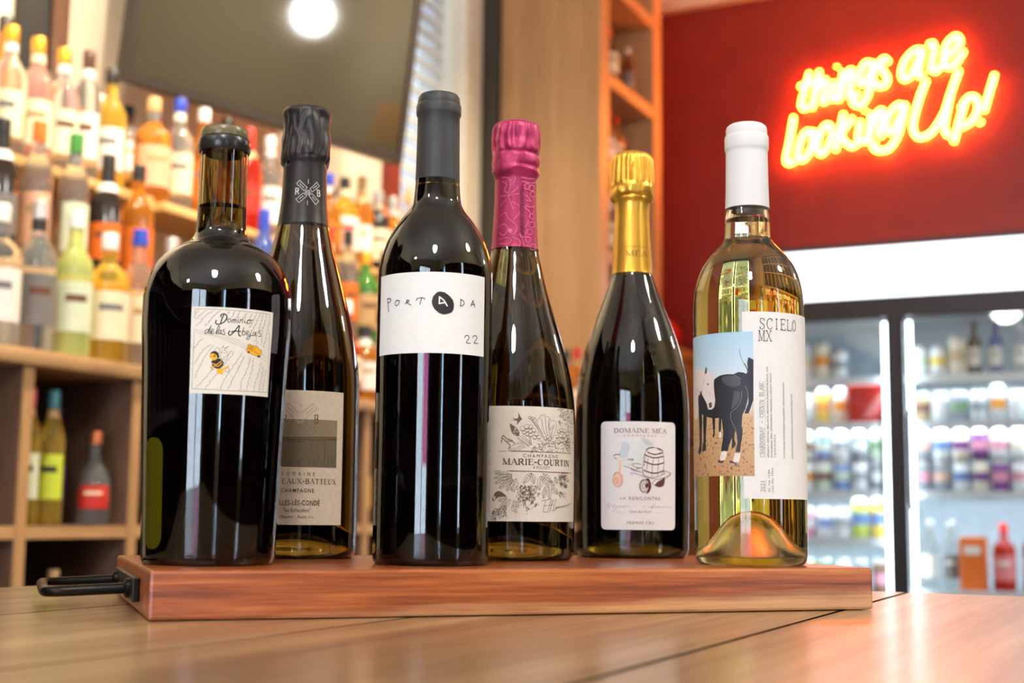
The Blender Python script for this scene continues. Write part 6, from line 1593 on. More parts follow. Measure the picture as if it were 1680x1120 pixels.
  ('p','m',1,0.2,'401,933 400,929 397,925 393,923 388,923 383,925 380,929 379,933 380,937 383,941 387,943 392,943 397,941 400,938 401,933'),
  ('p','m',1,0.2,'210,919 209,914 206,911 202,909 198,909 194,911 191,914 190,918 191,923 194,926 198,928 202,928 206,926 209,923 210,919'),
  ('p','m',1,0.2,'303,976 303,972 300,969 296,967 292,967 288,968 285,972 284,975 285,979 288,982 292,984 296,984 300,983 302,980 303,976'),
  ('p','m',1,0.2,'39,960 38,957 36,954 33,953 30,953 28,954 26,957 25,960 26,962 27,965 30,966 33,966 36,965 38,963 39,960'),
  ('p','m',1,0.2,'249,887 249,884 247,882 244,880 240,880 237,881 235,884 234,887 235,891 237,893 240,895 243,895 246,893 249,891 249,887'),
  ('p','m',1,0.2,'268,919 266,914 263,909 257,907 252,907 246,909 243,914 241,919 243,924 246,929 251,931 257,931 262,929 266,925 268,919'),
  ('p','m',1,0.2,'7,990 6,986 4,983 0,981 -4,981 -7,983 -9,986 -10,989 -10,993 -7,996 -4,998 0,998 4,996 6,993 7,990'),
  ('p','m',1,0.2,'372,1018 372,1015 369,1012 366,1011 363,1011 360,1012 357,1014 356,1018 357,1021 359,1023 362,1025 366,1025 369,1024 372,1021 372,1018'),
  ('p','m',1,0.2,'126,905 125,901 123,899 120,897 117,897 114,899 111,901 111,905 111,908 113,911 116,912 120,912 123,911 125,908 126,905'),
  ('p','m',1,0.2,'290,1033 289,1030 287,1028 284,1026 281,1026 278,1028 276,1030 275,1033 276,1036 278,1038 281,1040 284,1040 287,1038 289,1036 290,1033'),
  ('p','m',1,0.2,'180,1045 180,1042 178,1040 175,1038 172,1038 169,1039 167,1042 166,1045 167,1048 169,1050 171,1052 175,1052 178,1050 180,1048 180,1045'),
  ('p','m',1,0.2,'304,905 303,901 301,899 297,897 294,897 290,899 288,901 287,905 288,908 290,911 293,912 297,912 300,911 303,908 304,905'),
  ('p','m',1,0.2,'353,1032 352,1027 348,1023 343,1021 338,1021 333,1023 330,1027 329,1032 330,1036 333,1040 338,1042 343,1043 348,1041 351,1037 353,1032'),
  ('p','m',1,0.2,'263,1035 262,1030 258,1026 254,1024 248,1024 243,1026 240,1030 238,1035 240,1040 243,1044 248,1046 253,1047 258,1044 262,1040 263,1035'),
  ('p','m',1,0.2,'166,1000 165,995 162,991 157,988 152,988 147,990 144,994 143,999 144,1004 147,1008 152,1011 157,1011 162,1009 165,1005 166,1000'),
  ('p','m',1,0.2,'238,957 237,953 234,949 230,947 225,947 221,949 218,953 217,957 218,961 221,965 225,967 230,967 234,965 237,961 238,957'),
  ('p','m',1,0.2,'206,980 205,976 203,973 199,972 196,972 193,973 190,976 189,979 190,983 192,986 196,987 199,987 203,986 205,983 206,980'),
  ('p','m',1,0.2,'270,888 268,883 265,879 260,877 255,877 250,879 247,883 245,888 246,893 250,897 255,899 260,899 265,897 268,893 270,888'),
  ('p','m',1,0.2,'238,974 237,969 234,964 229,962 223,962 218,964 214,968 213,973 214,979 218,983 223,986 228,986 233,983 237,979 238,974'),
  ('p','m',1,0.2,'170,947 169,942 166,939 162,937 158,937 154,939 151,942 150,946 151,951 153,954 157,956 162,956 166,954 169,951 170,947'),
  ('p','m',1,0.2,'342,953 341,950 339,947 335,945 332,945 328,947 326,949 325,953 326,956 328,959 331,960 335,960 339,959 341,956 342,953'),
  ('p','m',1,0.2,'264,945 263,942 261,939 258,938 254,938 251,939 249,942 248,945 248,948 251,951 254,952 257,952 261,951 263,948 264,945'),
  ('p','m',1,0.2,'186,952 185,949 183,946 179,944 176,944 172,945 170,948 169,952 170,956 172,959 175,960 179,960 183,959 185,956 186,952'),
  ('p','m',1,0.2,'281,1011 280,1006 277,1002 272,999 267,999 262,1001 258,1005 257,1010 258,1015 261,1020 266,1022 272,1022 277,1020 280,1016 281,1011'),
  ('p','m',1,0.2,'158,911 158,908 156,905 153,904 150,904 147,905 145,908 144,911 145,914 147,916 150,917 153,917 156,916 158,914 158,911'),
  ('p','m',1,0.2,'212,983 211,979 209,976 205,974 202,974 198,976 195,979 195,982 195,986 198,989 201,991 205,991 209,989 211,986 212,983'),
  ('p','m',1,0.2,'90,949 89,945 87,942 83,940 79,940 76,942 73,945 72,949 73,953 75,956 79,958 83,958 87,956 89,953 90,949'),
  ('p','m',1,0.2,'244,918 243,913 240,909 235,907 230,907 225,909 222,913 221,917 222,922 225,926 230,928 235,929 240,926 243,923 244,918'),
  ('p','m',1,0.2,'179,968 179,965 177,963 174,961 171,961 168,963 167,965 166,968 167,970 168,973 171,974 174,974 177,973 178,971 179,968'),
  ('p','m',1,0.2,'319,1032 319,1029 317,1026 314,1025 311,1025 308,1026 306,1029 305,1031 306,1034 308,1037 311,1038 314,1038 317,1037 319,1035 319,1032'),
  ('p','m',1,0.2,'190,925 189,921 186,917 181,915 176,914 172,917 169,920 168,925 169,930 172,934 176,936 181,936 186,934 189,930 190,925'),
  ('p','m',1,0.2,'259,950 258,945 255,942 251,939 245,939 241,941 238,945 236,950 238,955 241,958 245,961 250,961 255,959 258,955 259,950'),
  ('p','m',1,0.2,'213,870 212,866 210,862 205,860 201,860 197,862 194,865 193,870 194,874 197,877 201,879 205,879 209,877 212,874 213,870'),
  ('p','m',1,0.2,'268,1000 267,996 265,993 261,992 257,992 253,993 251,996 250,1000 251,1004 253,1007 257,1008 261,1008 265,1007 267,1004 268,1000'),
  ('p','m',1,0.2,'244,864 243,861 241,859 238,857 235,857 232,858 230,861 229,864 230,867 232,869 235,871 238,871 241,870 243,867 244,864'),
  ('p','m',1,0.2,'212,859 211,854 208,851 204,849 199,849 195,851 193,854 192,858 193,862 195,866 199,868 204,868 208,866 211,863 212,859'),
  ('p','m',1,0.2,'267,962 266,958 263,954 259,952 254,952 250,954 247,958 246,962 247,967 250,970 254,972 259,972 263,970 266,967 267,962'),
  ('p','m',1,0.2,'270,878 268,873 265,869 260,867 255,867 250,869 246,873 245,878 246,883 250,887 255,889 260,889 265,887 268,883 270,878'),
  ('p','m',1,0.2,'243,881 242,878 240,875 237,874 233,874 230,875 228,878 227,881 228,884 230,887 233,888 237,888 240,887 242,884 243,881'),
  ('p','m',1,0.2,'318,875 317,871 315,868 311,867 308,867 304,868 302,871 301,874 302,878 304,881 307,882 311,882 315,881 317,878 318,875'),
  ('p','m',1,0.2,'161,931 160,926 157,922 152,919 147,919 142,921 138,925 137,930 138,936 142,940 146,942 152,942 156,940 160,936 161,931'),
  ('p','m',1,0.2,'180,1016 179,1012 177,1009 173,1008 170,1008 167,1009 164,1012 163,1015 164,1019 166,1022 170,1023 173,1023 177,1022 179,1019 180,1016'),
  ('p','m',1,0.2,'324,855 323,852 321,849 317,847 314,847 310,849 308,851 307,855 308,858 310,861 314,862 317,863 321,861 323,858 324,855'),
  ('p','m',1,0.2,'205,977 204,973 202,969 197,967 193,967 189,969 186,973 185,977 186,981 189,985 193,987 197,987 201,985 204,982 205,977'),
  ('p','m',1,0.2,'240,1030 239,1026 236,1023 232,1021 228,1021 224,1023 222,1026 221,1030 221,1034 224,1037 228,1039 232,1039 236,1037 239,1034 240,1030'),
  ('p','m',1,0.2,'149,881 147,876 144,872 139,869 134,869 129,871 126,875 124,881 126,886 129,890 134,892 139,892 144,890 147,886 149,881'),
  ('p','m',1,0.2,'289,852 288,848 285,844 280,842 275,842 270,844 267,847 266,852 267,857 270,861 275,863 280,863 285,861 288,857 289,852'),
  ('p','m',1,0.2,'262,915 262,912 259,909 256,908 253,907 250,909 248,911 247,915 247,918 250,920 253,922 256,922 259,921 261,918 262,915'),
  ('p','m',1,0.2,'155,938 154,934 151,930 147,929 143,928 139,930 137,933 136,938 136,942 139,945 143,947 147,947 151,945 154,942 155,938'),
  ('p','m',1,0.2,'230,1027 229,1022 226,1018 221,1015 216,1015 211,1017 208,1021 206,1026 208,1031 211,1035 215,1038 221,1038 226,1035 229,1032 230,1027'),
  ('p','m',1,0.2,'184,914 183,910 181,907 178,905 174,905 170,907 168,910 167,913 168,917 170,920 173,922 177,922 181,920 183,917 184,914'),
  ('p','m',1,0.2,'243,1019 242,1015 239,1011 235,1009 230,1009 226,1011 223,1014 222,1019 223,1023 226,1027 230,1029 235,1029 239,1027 242,1023 243,1019'),
  ('p','m',1,0.2,'385,927 384,923 382,920 378,919 374,919 371,920 368,923 367,926 368,930 371,933 374,934 378,934 382,933 384,930 385,927'),
  ('p','m',1,0.2,'248,846 247,842 244,839 240,837 236,836 231,838 228,842 227,846 228,850 231,854 235,856 240,856 244,854 247,851 248,846'),
  ('p','m',1,0.2,'338,1036 337,1033 335,1030 331,1028 327,1028 324,1030 321,1033 320,1036 321,1040 323,1042 327,1044 331,1044 334,1043 337,1040 338,1036'),
  ('p','m',1,0.2,'238,925 237,920 234,916 230,914 225,914 220,916 217,920 216,924 217,929 220,932 224,935 229,935 234,933 237,929 238,925'),
  ('p','m',1,0.2,'353,1010 352,1006 349,1002 344,1000 340,1000 335,1002 332,1005 331,1009 332,1014 335,1017 339,1019 344,1019 348,1017 351,1014 353,1010'),
  ('p','m',1,0.2,'190,1024 189,1019 186,1015 182,1013 177,1013 173,1015 169,1019 168,1023 169,1028 172,1032 177,1034 182,1034 186,1032 189,1028 190,1024'),
  ('p','m',1,0.2,'136,1030 135,1026 132,1023 128,1021 124,1021 120,1022 117,1026 116,1030 117,1034 120,1037 124,1039 128,1039 132,1037 135,1034 136,1030'),
  ('p','m',1,0.2,'269,953 268,951 266,948 264,947 261,947 258,948 256,950 255,953 256,956 258,958 260,960 264,960 266,959 268,956 269,953'),
  ('p','m',1,0.2,'127,885 126,880 123,875 118,873 112,873 107,875 103,880 102,885 103,890 107,895 112,897 117,897 122,895 126,891 127,885'),
  ('p','m',1,0.2,'65,1023 64,1018 62,1015 57,1013 53,1013 49,1015 46,1018 45,1023 45,1027 48,1031 52,1033 57,1033 61,1031 64,1027 65,1023'),
  ('p','m',1,0.2,'161,874 160,870 158,867 154,865 150,865 146,867 144,870 143,874 144,878 146,881 150,882 154,882 158,881 160,878 161,874'),
  ('p','m',1,0.2,'189,1027 188,1022 185,1019 181,1016 176,1016 172,1018 169,1022 167,1026 168,1031 171,1035 176,1037 180,1037 185,1035 188,1031 189,1027'),
  ('p','m',1,0.2,'265,912 264,909 262,907 259,905 256,905 253,907 251,909 250,912 251,915 253,918 256,919 259,919 262,918 264,915 265,912'),
  ('p','m',1,0.2,'178,837 177,831 173,827 168,825 162,825 157,827 153,831 152,837 153,842 157,846 162,849 168,849 173,847 176,842 178,837'),
  ('p','m',1,0.3,'145,813 156,802'),
  ('p','m',1,0.3,'193,781 193,770'),
  ('p','m',1,0.3,'325,764 325,753'),
  ('p','m',1,0.3,'265,812 268,801'),
  ('p','m',1,0.3,'296,815 286,804'),
  ('p','m',1,0.3,'225,735 226,724'),
  ('p','m',1,0.3,'176,819 186,808'),
  ('p','m',1,0.3,'227,742 225,731'),
  ('p','m',1,0.3,'104,816 115,805'),
  ('p','m',1,0.3,'196,733 204,722'),
  ('p','m',1,0.3,'118,883 125,872'),
  ('p','m',1,0.3,'326,769 333,758'),
  ('p','m',1,0.3,'186,780 176,769'),
  ('p','m',1,0.3,'165,810 173,799'),
  ('p','m',1,0.3,'281,826 289,815'),
  ('p','m',1,0.3,'284,823 278,812'),
  ('p','m',1,0.3,'271,830 270,819'),
  ('p','m',1,0.3,'340,763 338,752'),
  ('p','m',1,0.3,'292,761 302,750'),
  ('p','m',1,0.3,'252,837 254,826'),
  ('p','m',1,0.3,'235,717 225,706'),
  ('p','m',1,0.3,'177,795 172,784'),
  ('p','m',1,0.3,'118,779 127,768'),
  ('p','m',1,0.3,'203,754 201,743'),
  ('p','m',1,0.3,'272,797 277,786'),
  ('p','m',1,0.3,'183,800 184,789'),
  ('p','m',1,0.3,'152,806 161,795'),
  ('p','m',1,0.3,'293,836 303,825'),
  ('p','m',1,0.3,'342,785 331,774'),
  ('p','m',1,0.3,'287,810 293,799'),
  ('p','m',1,0.3,'166,811 171,800'),
  ('p','m',1,0.3,'210,747 214,736'),
  ('p','m',1,0.3,'339,805 331,794'),
  ('p','m',1,0.3,'164,836 175,825'),
  ('p','m',1,0.3,'153,836 156,825'),
  ('p','m',1,0.3,'135,884 134,873'),
  ('p','m',1,0.3,'158,781 150,770'),
  ('p','m',1,0.3,'298,818 288,807'),
  ('p','m',1,0.3,'362,802 353,791'),
  ('p','m',1,0.3,'234,723 237,712'),
  ('p','m',1,0.3,'299,803 291,792'),
  ('p','m',1,0.3,'320,792 325,781'),
  ('p','m',1,0.3,'167,754 157,742'),
  ('p','m',1,0.3,'350,791 340,780'),
  ('p','m',1,0.3,'105,832 116,821'),
  ('p','m',1,0.3,'338,776 332,765'),
  ('p','m',1,0.3,'168,832 165,821'),
  ('p','m',1,0.3,'353,778 342,767'),
  ('p','m',1,0.3,'145,847 141,836'),
  ('p','m',1,0.3,'92,866 89,855'),
  ('p','m',1,0.3,'283,840 291,829'),
  ('p','m',1,0.3,'304,843 296,832'),
  ('p','m',1,0.3,'313,752 318,741'),
  ('p','m',1,0.3,'96,815 96,804'),
  ('p','m',1,0.3,'215,741 205,730'),
  ('p','m',1,0.3,'212,664 202,653'),
  ('p','m',1,0.3,'211,733 201,722'),
  ('p','m',1,0.3,'382,787 378,776'),
  ('p','m',1,0.3,'159,798 162,787'),
  ('p','m',1,0.3,'221,725 218,714'),
  ('p','m',1,0.3,'322,786 328,775'),
  ('p','m',1,0.3,'289,833 296,822'),
  ('p','m',1,0.3,'190,838 183,826'),
  ('p','m',1,0.3,'207,707 199,696'),
  ('p','m',1,0.3,'262,801 261,790'),
  ('p','m',1,0.3,'75,818 64,806'),
  ('p','m',1,0.3,'320,777 329,766'),
  ('p','m',1,0.3,'269,795 266,784'),
  ('p','m',1,0.3,'119,847 110,836'),
  ('p','m',1,0.3,'296,890 291,879'),
  ('p','m',1,0.3,'284,812 281,801'),
  ('p','m',1,0.3,'349,781 362,770'),
  ('p','m',1,0.3,'245,777 246,766'),
  ('p','m',1,0.3,'82,850 80,839'),
  ('p','m',1,0.3,'124,823 117,812'),
  ('p','m',1,0.3,'154,847 147,836'),
  ('p','m',1,0.3,'176,810 183,799'),
  ('p','m',1,0.3,'270,813 261,802'),
  ('p','m',1,0.3,'278,814 278,803'),
  ('p','m',1,0.3,'270,908 270,897'),
  ('p','m',1,0.3,'346,789 341,778'),
  ('p','m',1,0.3,'237,729 247,718'),
  ('p','m',1,0.3,'276,732 276,721'),
  ('p','m',1,0.3,'294,814 302,803'),
  ('p','m',1,0.3,'162,780 152,768'),
  ('p','m',1,0.3,'159,773 160,762'),
  ('p','m',1,0.3,'190,760 199,749'),
  ('p','m',1,0.3,'215,703 211,692'),
  ('p','m',1,0.3,'130,830 139,819'),
  ('p','m',1,0.3,'276,833 264,822'),
  ('p','m',1,0.3,'-199,700 -200,704'),
  ('p','m',1,0.3,'-146,609 -134,593'),
  ('p','m',1,0.3,'-103,700 -94,697'),
  ('p','m',1,0.3,'-233,589 -221,581'),
  ('p','m',1,0.3,'-261,593 -270,588'),
  ('p','m',1,0.3,'-149,610 -134,619'),
  ('p','m',1,0.3,'-129,700 -135,684'),
  ('p','m',1,0.3,'-102,691 -111,686'),
  ('p','m',1,0.3,'-189,666 -180,653'),
  ('p','m',1,0.3,'-98,636 -83,638'),
  ('p','m',1,0.3,'-223,632 -220,648'),
  ('p','m',1,0.3,'-216,632 -223,631'),
  ('p','m',1,0.3,'-184,645 -197,633'),
  ('p','m',1,0.3,'-259,684 -257,671'),
  ('p','m',1,0.3,'-178,647 -192,641'),
  ('p','m',1,0.3,'-265,640 -249,644'),
  ('p','m',1,0.3,'-118,619 -105,627'),
  ('p','m',1,0.3,'-256,648 -265,655'),
  ('p','m',1,0.3,'-175,639 -189,647'),
  ('p','m',1,0.3,'-105,656 -111,644'),
  ('p','m',1,0.3,'-288,663 -277,650'),
  ('p','m',1,0.3,'-197,660 -189,652'),
  ('p','m',1,0.3,'-242,679 -247,679'),
  ('p','m',1,0.3,'-189,703 -185,706'),
  ('p','m',1,0.3,'-174,635 -189,643'),
  ('p','m',1,0.3,'-172,710 -164,723'),
  ('p','m',1,0.3,'-91,734 -83,735'),
  ('p','m',1,0.3,'-233,600 -226,583'),
  ('p','m',1,0.3,'-174,670 -176,684'),
  ('p','m',1,0.3,'-224,642 -223,644'),
  ('p','m',1,0.3,'-163,592 -179,591'),
  ('p','m',1,0.3,'-249,589 -259,582'),
  ('p','m',1,0.3,'-228,582 -233,567'),
  ('p','m',1,0.3,'-143,613 -129,623'),
  ('p','m',1,0.3,'-147,648 -151,649'),
  ('p','m',1,0.3,'-236,671 -221,664'),
  ('p','m',1,0.3,'-235,642 -235,643'),
  ('p','m',1,0.3,'-283,569 -296,572'),
  ('p','m',1,0.3,'-227,615 -226,600'),
  ('p','m',1,0.3,'-112,642 -116,647'),
  ('p','m',1,0.3,'-88,658 -98,675'),
  ('p','m',1,0.3,'-257,620 -241,621'),
  ('p','m',1,0.3,'-260,676 -261,670'),
  ('p','m',1,0.3,'-281,685 -266,685'),
  ('p','m',1,0.3,'-118,611 -127,627'),
  ('p','m',1,0.3,'-143,723 -138,712'),
  ('p','m',1,0.3,'-193,669 -194,680'),
  ('p','m',1,0.3,'-93,682 -84,670'),
  ('p','m',1,0.3,'-174,732 -167,732'),
  ('p','m',1,0.3,'-122,710 -109,709'),
  ('p','m',1,0.3,'-106,682 -112,696'),
  ('p','m',1,0.3,'-126,711 -124,721'),
  ('p','m',1,0.3,'-244,673 -256,667'),
  ('p','m',1,0.3,'-83,660 -79,652'),
  ('p','m',1,0.3,'-132,620 -115,608'),
  ('p','m',1,0.3,'-109,620 -104,627'),
  ('p','m',1,0.3,'-224,567 -239,560'),
  ('p','m',1,0.3,'-190,675 -186,658'),
  ('p','m',1,0.3,'-141,662 -144,654'),
  ('p','m',1,0.3,'-202,684 -208,676'),
  ('p','m',1,0.3,'-180,713 -183,727'),
  ('p','m',1,0.3,'-255,565 -254,576'),
  ('p','m',1,0.3,'-183,621 -198,622'),
  ('p','m',1,0.3,'-286,545 -292,541'),
  ('p','m',1,0.3,'-89,736 -74,728'),
  ('p','m',1,0.3,'-259,654 -265,670'),
  ('p','m',1,0.3,'-262,615 -263,607'),
  ('p','m',1,0.3,'-173,636 -184,640'),
  ('p','m',1,0.3,'-124,664 -112,676'),
  ('p','m',1,0.3,'-104,683 -117,670'),
  ('p','m',1,0.3,'-81,620 -68,607'),
  ('p','m',1,0.3,'-207,645 -202,628'),
  ('p','m',1,0.3,'-232,634 -232,632'),
  ('p','m',1,0.3,'-237,673 -230,670'),
  ('p','m',1,0.3,'-273,566 -282,578'),
  ('p','m',1,0.3,'-169,627 -155,627'),
  ('p','m',1,0.3,'-249,580 -234,589'),
  ('p','m',1,0.3,'-255,626 -239,617'),
  ('p','m',1,0.3,'-232,563 -222,561'),
  ('p','m',1,0.3,'-268,608 -261,613'),
  ('p','m',1,0.3,'-251,687 -243,669'),
  ('p','m',1,0.3,'-122,721 -110,715'),
  ('p','m',1,0.3,'-195,640 -182,652'),
  ('p','m',1,0.3,'-181,584 -181,592'),
  ('p','m',1,0.3,'-209,696 -207,713'),
  ('p','m',1,0.3,'-88,728 -98,715'),
  ('p','m',1,0.3,'-236,580 -242,578'),
  ('p','m',1,0.3,'-190,678 -186,688'),
  ('p','m',1,0.3,'-76,630 -91,629'),
  ('p','m',1,0.3,'-253,595 -247,583'),
  ('p','m',1,0.3,'-202,653 -199,652'),
  ('p','m',1,0.3,'-267,624 -278,633'),
  ('p','m',1,0.3,'-158,690 -163,694'),
  ('p','m',1,0.3,'-274,549 -272,534'),
  ('p','m',1,0.3,'-120,614 -104,620'),
  ('p','m',1,0.3,'-278,568 -279,575'),
  ('p','m',1,0.3,'-256,657 -249,646'),
  ('p','m',1,0.3,'-219,713 -227,723'),
  ('p','m',1,0.3,'-251,698 -253,696'),
  ('p','m',1,0.3,'-250,671 -260,688'),
  ('p','m',1,0.3,'-283,614 -291,609'),
  ('p','m',1,0.3,'-93,655 -92,646'),
  ('p','m',1,0.3,'-103,751 -96,743'),
  ('p','m',1,0.3,'-176,614 -168,604'),
  ('p','m',1,0.3,'-92,721 -99,713'),
  ('p','m',1,0.3,'-250,668 -262,685'),
  ('p','m',1,0.3,'-94,683 -108,666'),
  ('p','m',1,0.3,'-118,720 -131,729'),
  ('p','m',1,0.3,'-97,740 -112,754'),
  ('p','m',1,0.3,'-82,698 -79,713'),
  ('p','m',1,0.2,'869,1134 867,1131 863,1128 857,1126 851,1126 845,1127 841,1130 840,1134 841,1137 845,1140 851,1142 858,1142 863,1141 868,1138 869,1134'),
  ('p','m',1,0.2,'761,1175 759,1169 754,1165 746,1162 737,1162 729,1164 723,1168 721,1174 723,1180 729,1185 737,1187 746,1188 754,1185 759,1181 761,1175'),
  ('p','m',1,0.2,'923,1041 920,1034 911,1028 899,1025 885,1025 873,1028 864,1033 861,1040 864,1047 873,1053 885,1056 898,1057 911,1054 920,1048 923,1041'),
  ('p','m',1,0.2,'779,1158 776,1151 768,1144 758,1141 746,1141 735,1144 728,1149 726,1157 728,1164 736,1170 746,1174 758,1174 768,1171 776,1166 779,1158'),
  ('p','m',1,0.2,'894,1071 891,1064 882,1058 869,1054 855,1054 843,1057 834,1063 831,1070 834,1078 843,1084 855,1087 869,1088 882,1085 891,1079 894,1071'),
  ('p','m',1,0.2,'885,1172 881,1165 873,1158 860,1155 846,1154 834,1157 826,1163 823,1171 826,1178 834,1184 846,1188 860,1188 873,1185 881,1180 885,1172'),
  ('p','m',1,0.2,'822,1099 819,1092 810,1086 799,1082 787,1082 775,1085 768,1091 765,1098 768,1106 775,1112 786,1116 799,1116 811,1113 819,1107 822,1099'),
  ('p','m',1,0.2,'893,1040 891,1035 884,1030 874,1027 863,1027 854,1029 847,1034 845,1039 847,1045 854,1050 863,1053 874,1053 884,1050 891,1046 893,1040'),
  ('p','m',1,0.2,'906,1039 903,1033 896,1028 885,1025 873,1025 863,1027 855,1032 853,1038 855,1044 862,1049 873,1052 885,1053 896,1050 903,1045 906,1039'),
  ('p','m',1,0.2,'885,1162 882,1155 873,1149 862,1145 849,1145 837,1148 830,1153 827,1160 830,1167 837,1173 849,1177 862,1177 874,1174 882,1169 885,1162'),
  ('p','m',1,0.2,'791,1101 789,1095 783,1091 776,1088 767,1088 759,1090 754,1094 753,1100 754,1105 760,1109 767,1112 776,1112 783,1110 789,1106 791,1101'),
  ('p','m',1,0.2,'823,1068 820,1061 813,1055 802,1052 791,1052 781,1055 774,1060 772,1067 774,1074 781,1079 791,1082 802,1083 813,1080 820,1075 823,1068'),
  ('p','m',1,0.2,'881,1106 879,1101 874,1097 866,1095 858,1095 851,1097 845,1100 844,1105 845,1109 851,1113 858,1115 866,1116 874,1114 879,1110 881,1106'),
  ('p','m',1,0.2,'828,1170 827,1165 822,1162 815,1160 808,1159 802,1161 797,1164 796,1169 797,1173 802,1176 808,1179 815,1179 822,1177 827,1174 828,1170'),
  ('p','m',1,0.2,'805,1074 803,1067 796,1062 786,1059 776,1058 767,1061 760,1066 758,1072 760,1079 766,1084 776,1087 787,1088 796,1085 803,1080 805,1074'),
  ('p','m',1,0.2,'874,1073 871,1065 862,1059 850,1055 836,1055 824,1058 816,1064 813,1071 816,1079 824,1085 836,1089 850,1089 862,1086 871,1080 874,1073'),
  ('p','m',1,0.2,'760,1140 758,1134 751,1128 742,1125 732,1125 723,1127 716,1133 714,1139 716,1146 723,1151 732,1154 742,1155 751,1152 758,1147 760,1140'),
  ('p','m',1,0.2,'794,1161 793,1157 789,1154 783,1152 777,1152 772,1154 768,1156 767,1160 768,1164 772,1167 777,1169 783,1169 789,1168 793,1165 794,1161'),
  ('p','m',1,0.2,'770,1134 768,1128 763,1124 755,1121 746,1121 738,1123 733,1127 731,1133 733,1139 738,1143 746,1146 755,1146 763,1144 768,1140 770,1134'),
  ('p','m',1,0.2,'793,1041 791,1036 786,1031 778,1029 769,1028 762,1031 756,1035 754,1040 756,1046 761,1050 769,1053 778,1053 786,1051 791,1046 793,1041'),
  ('p','m',1,0.2,'910,1050 907,1044 900,1039 890,1036 879,1036 869,1038 863,1043 860,1048 863,1054 869,1059 879,1062 890,1062 900,1060 907,1055 910,1050'),
  ('p','m',1,0.2,'787,1066 786,1060 780,1056 773,1054 764,1054 757,1056 752,1060 750,1065 752,1070 757,1074 764,1077 773,1077 780,1075 785,1071 787,1066'),
  ('p','m',1,0.2,'767,1192 764,1185 757,1179 746,1175 735,1175 725,1178 718,1184 716,1191 718,1198 725,1204 735,1208 746,1208 757,1205 764,1199 767,1192'),
  ('p','m',1,0.2,'793,1143 791,1137 785,1132 776,1129 767,1129 758,1132 753,1136 751,1142 753,1148 758,1153 767,1156 776,1156 785,1153 791,1149 793,1143'),
  ('p','m',1,0.2,'860,1067 858,1063 854,1060 848,1058 841,1058 835,1059 830,1062 829,1066 831,1070 835,1073 841,1075 848,1075 854,1074 858,1071 860,1067'),
  ('p','m',1,0.2,'808,1085 806,1080 801,1076 794,1074 786,1074 779,1076 775,1080 773,1084 775,1089 780,1093 786,1095 794,1095 801,1093 806,1090 808,1085'),
  ('p','m',1,0.2,'832,1176 830,1170 824,1166 815,1163 806,1163 798,1165 792,1169 790,1175 792,1180 798,1185 806,1187 815,1187 824,1185 830,1181 832,1176'),
  ('p','m',1,0.2,'784,1081 782,1075 776,1071 769,1068 760,1068 752,1070 747,1074 746,1080 747,1085 753,1089 760,1092 769,1092 776,1090 782,1086 784,1081'),
  ('p','m',1,0.2,'876,1158 873,1151 865,1146 854,1142 842,1142 831,1145 823,1150 821,1157 823,1163 831,1169 842,1172 854,1173 865,1170 873,1165 876,1158'),
  ('p','m',1,0.2,'890,1186 887,1180 880,1175 870,1172 858,1172 848,1174 842,1179 839,1185 842,1191 849,1196 858,1199 870,1199 880,1197 887,1192 890,1186'),
  ('p','m',1,0.2,'747,1094 746,1090 742,1086 736,1085 730,1084 724,1086 720,1089 719,1093 720,1097 724,1101 730,1103 736,1103 742,1101 745,1098 747,1094'),
  ('p','m',1,0.2,'786,1176 784,1171 779,1166 771,1163 762,1163 754,1165 748,1170 747,1175 748,1181 754,1185 762,1188 771,1188 779,1186 784,1182 786,1176'),
  ('p','m',1,0.2,'898,1041 895,1034 886,1028 874,1025 861,1024 849,1027 841,1033 839,1040 841,1047 849,1053 861,1056 874,1056 886,1053 895,1048 898,1041'),
  ('p','m',1,0.2,'862,1187 860,1183 856,1180 849,1178 842,1177 835,1179 831,1182 829,1186 831,1190 835,1194 842,1196 849,1196 856,1194 861,1191 862,1187'),
  ('p','m',1,0.2,'818,1181 815,1174 808,1169 799,1166 788,1166 779,1168 772,1173 770,1179 772,1186 779,1191 788,1194 799,1195 809,1192 815,1187 818,1181'),
  ('p','m',1,0.2,'824,1185 822,1180 817,1176 810,1174 803,1174 796,1176 791,1179 790,1184 791,1188 796,1192 803,1194 810,1194 817,1193 822,1189 824,1185'),
  ('p','m',1,0.2,'920,1052 917,1045 909,1040 896,1037 884,1036 872,1039 864,1044 862,1051 865,1057 872,1063 884,1066 897,1067 908,1064 917,1059 920,1052'),
  ('p','m',1,0.2,'908,1195 906,1190 900,1186 891,1184 882,1183 874,1185 868,1189 866,1194 868,1199 874,1203 882,1205 892,1205 900,1204 906,1200 908,1195'),
  ('p','m',1,0.2,'876,1145 874,1141 870,1138 863,1136 855,1135 849,1137 844,1140 843,1144 844,1148 849,1152 855,1154 863,1154 870,1152 874,1149 876,1145'),
  ('p','m',1,0.2,'915,1065 914,1061 909,1058 902,1056 894,1056 888,1057 883,1060 881,1064 883,1068 888,1071 894,1073 902,1073 909,1071 914,1068 915,1065'),
  ('p','m',1,0.22,'750,968 727,904'),
  ('p','m',1,0.22,'750,968 747,873'),
  ('p','m',1,0.22,'750,968 767,888'),
  ('p','m',1,0.22,'750,968 786,927'),
  ('p','m',1,0.22,'750,968 807,933'),
  ('p','m',1,0.22,'750,968 830,898'),
  ('p','m',1,0.22,'750,968 853,874'),
  ('p','m',1,0.22,'750,968 875,896'),
  ('p','m',1,0.22,'750,968 899,933'),
  ('t','k3','sans','MARIE-COURTIN',236.89,272.4,17.75,8.23,1,1.0,1),
  ('p','pk',20,0.55,'-665,5306 -310,5307 150,5331'),
  ('p','pk',20,0.55,'-310,5307 -83,5095'),
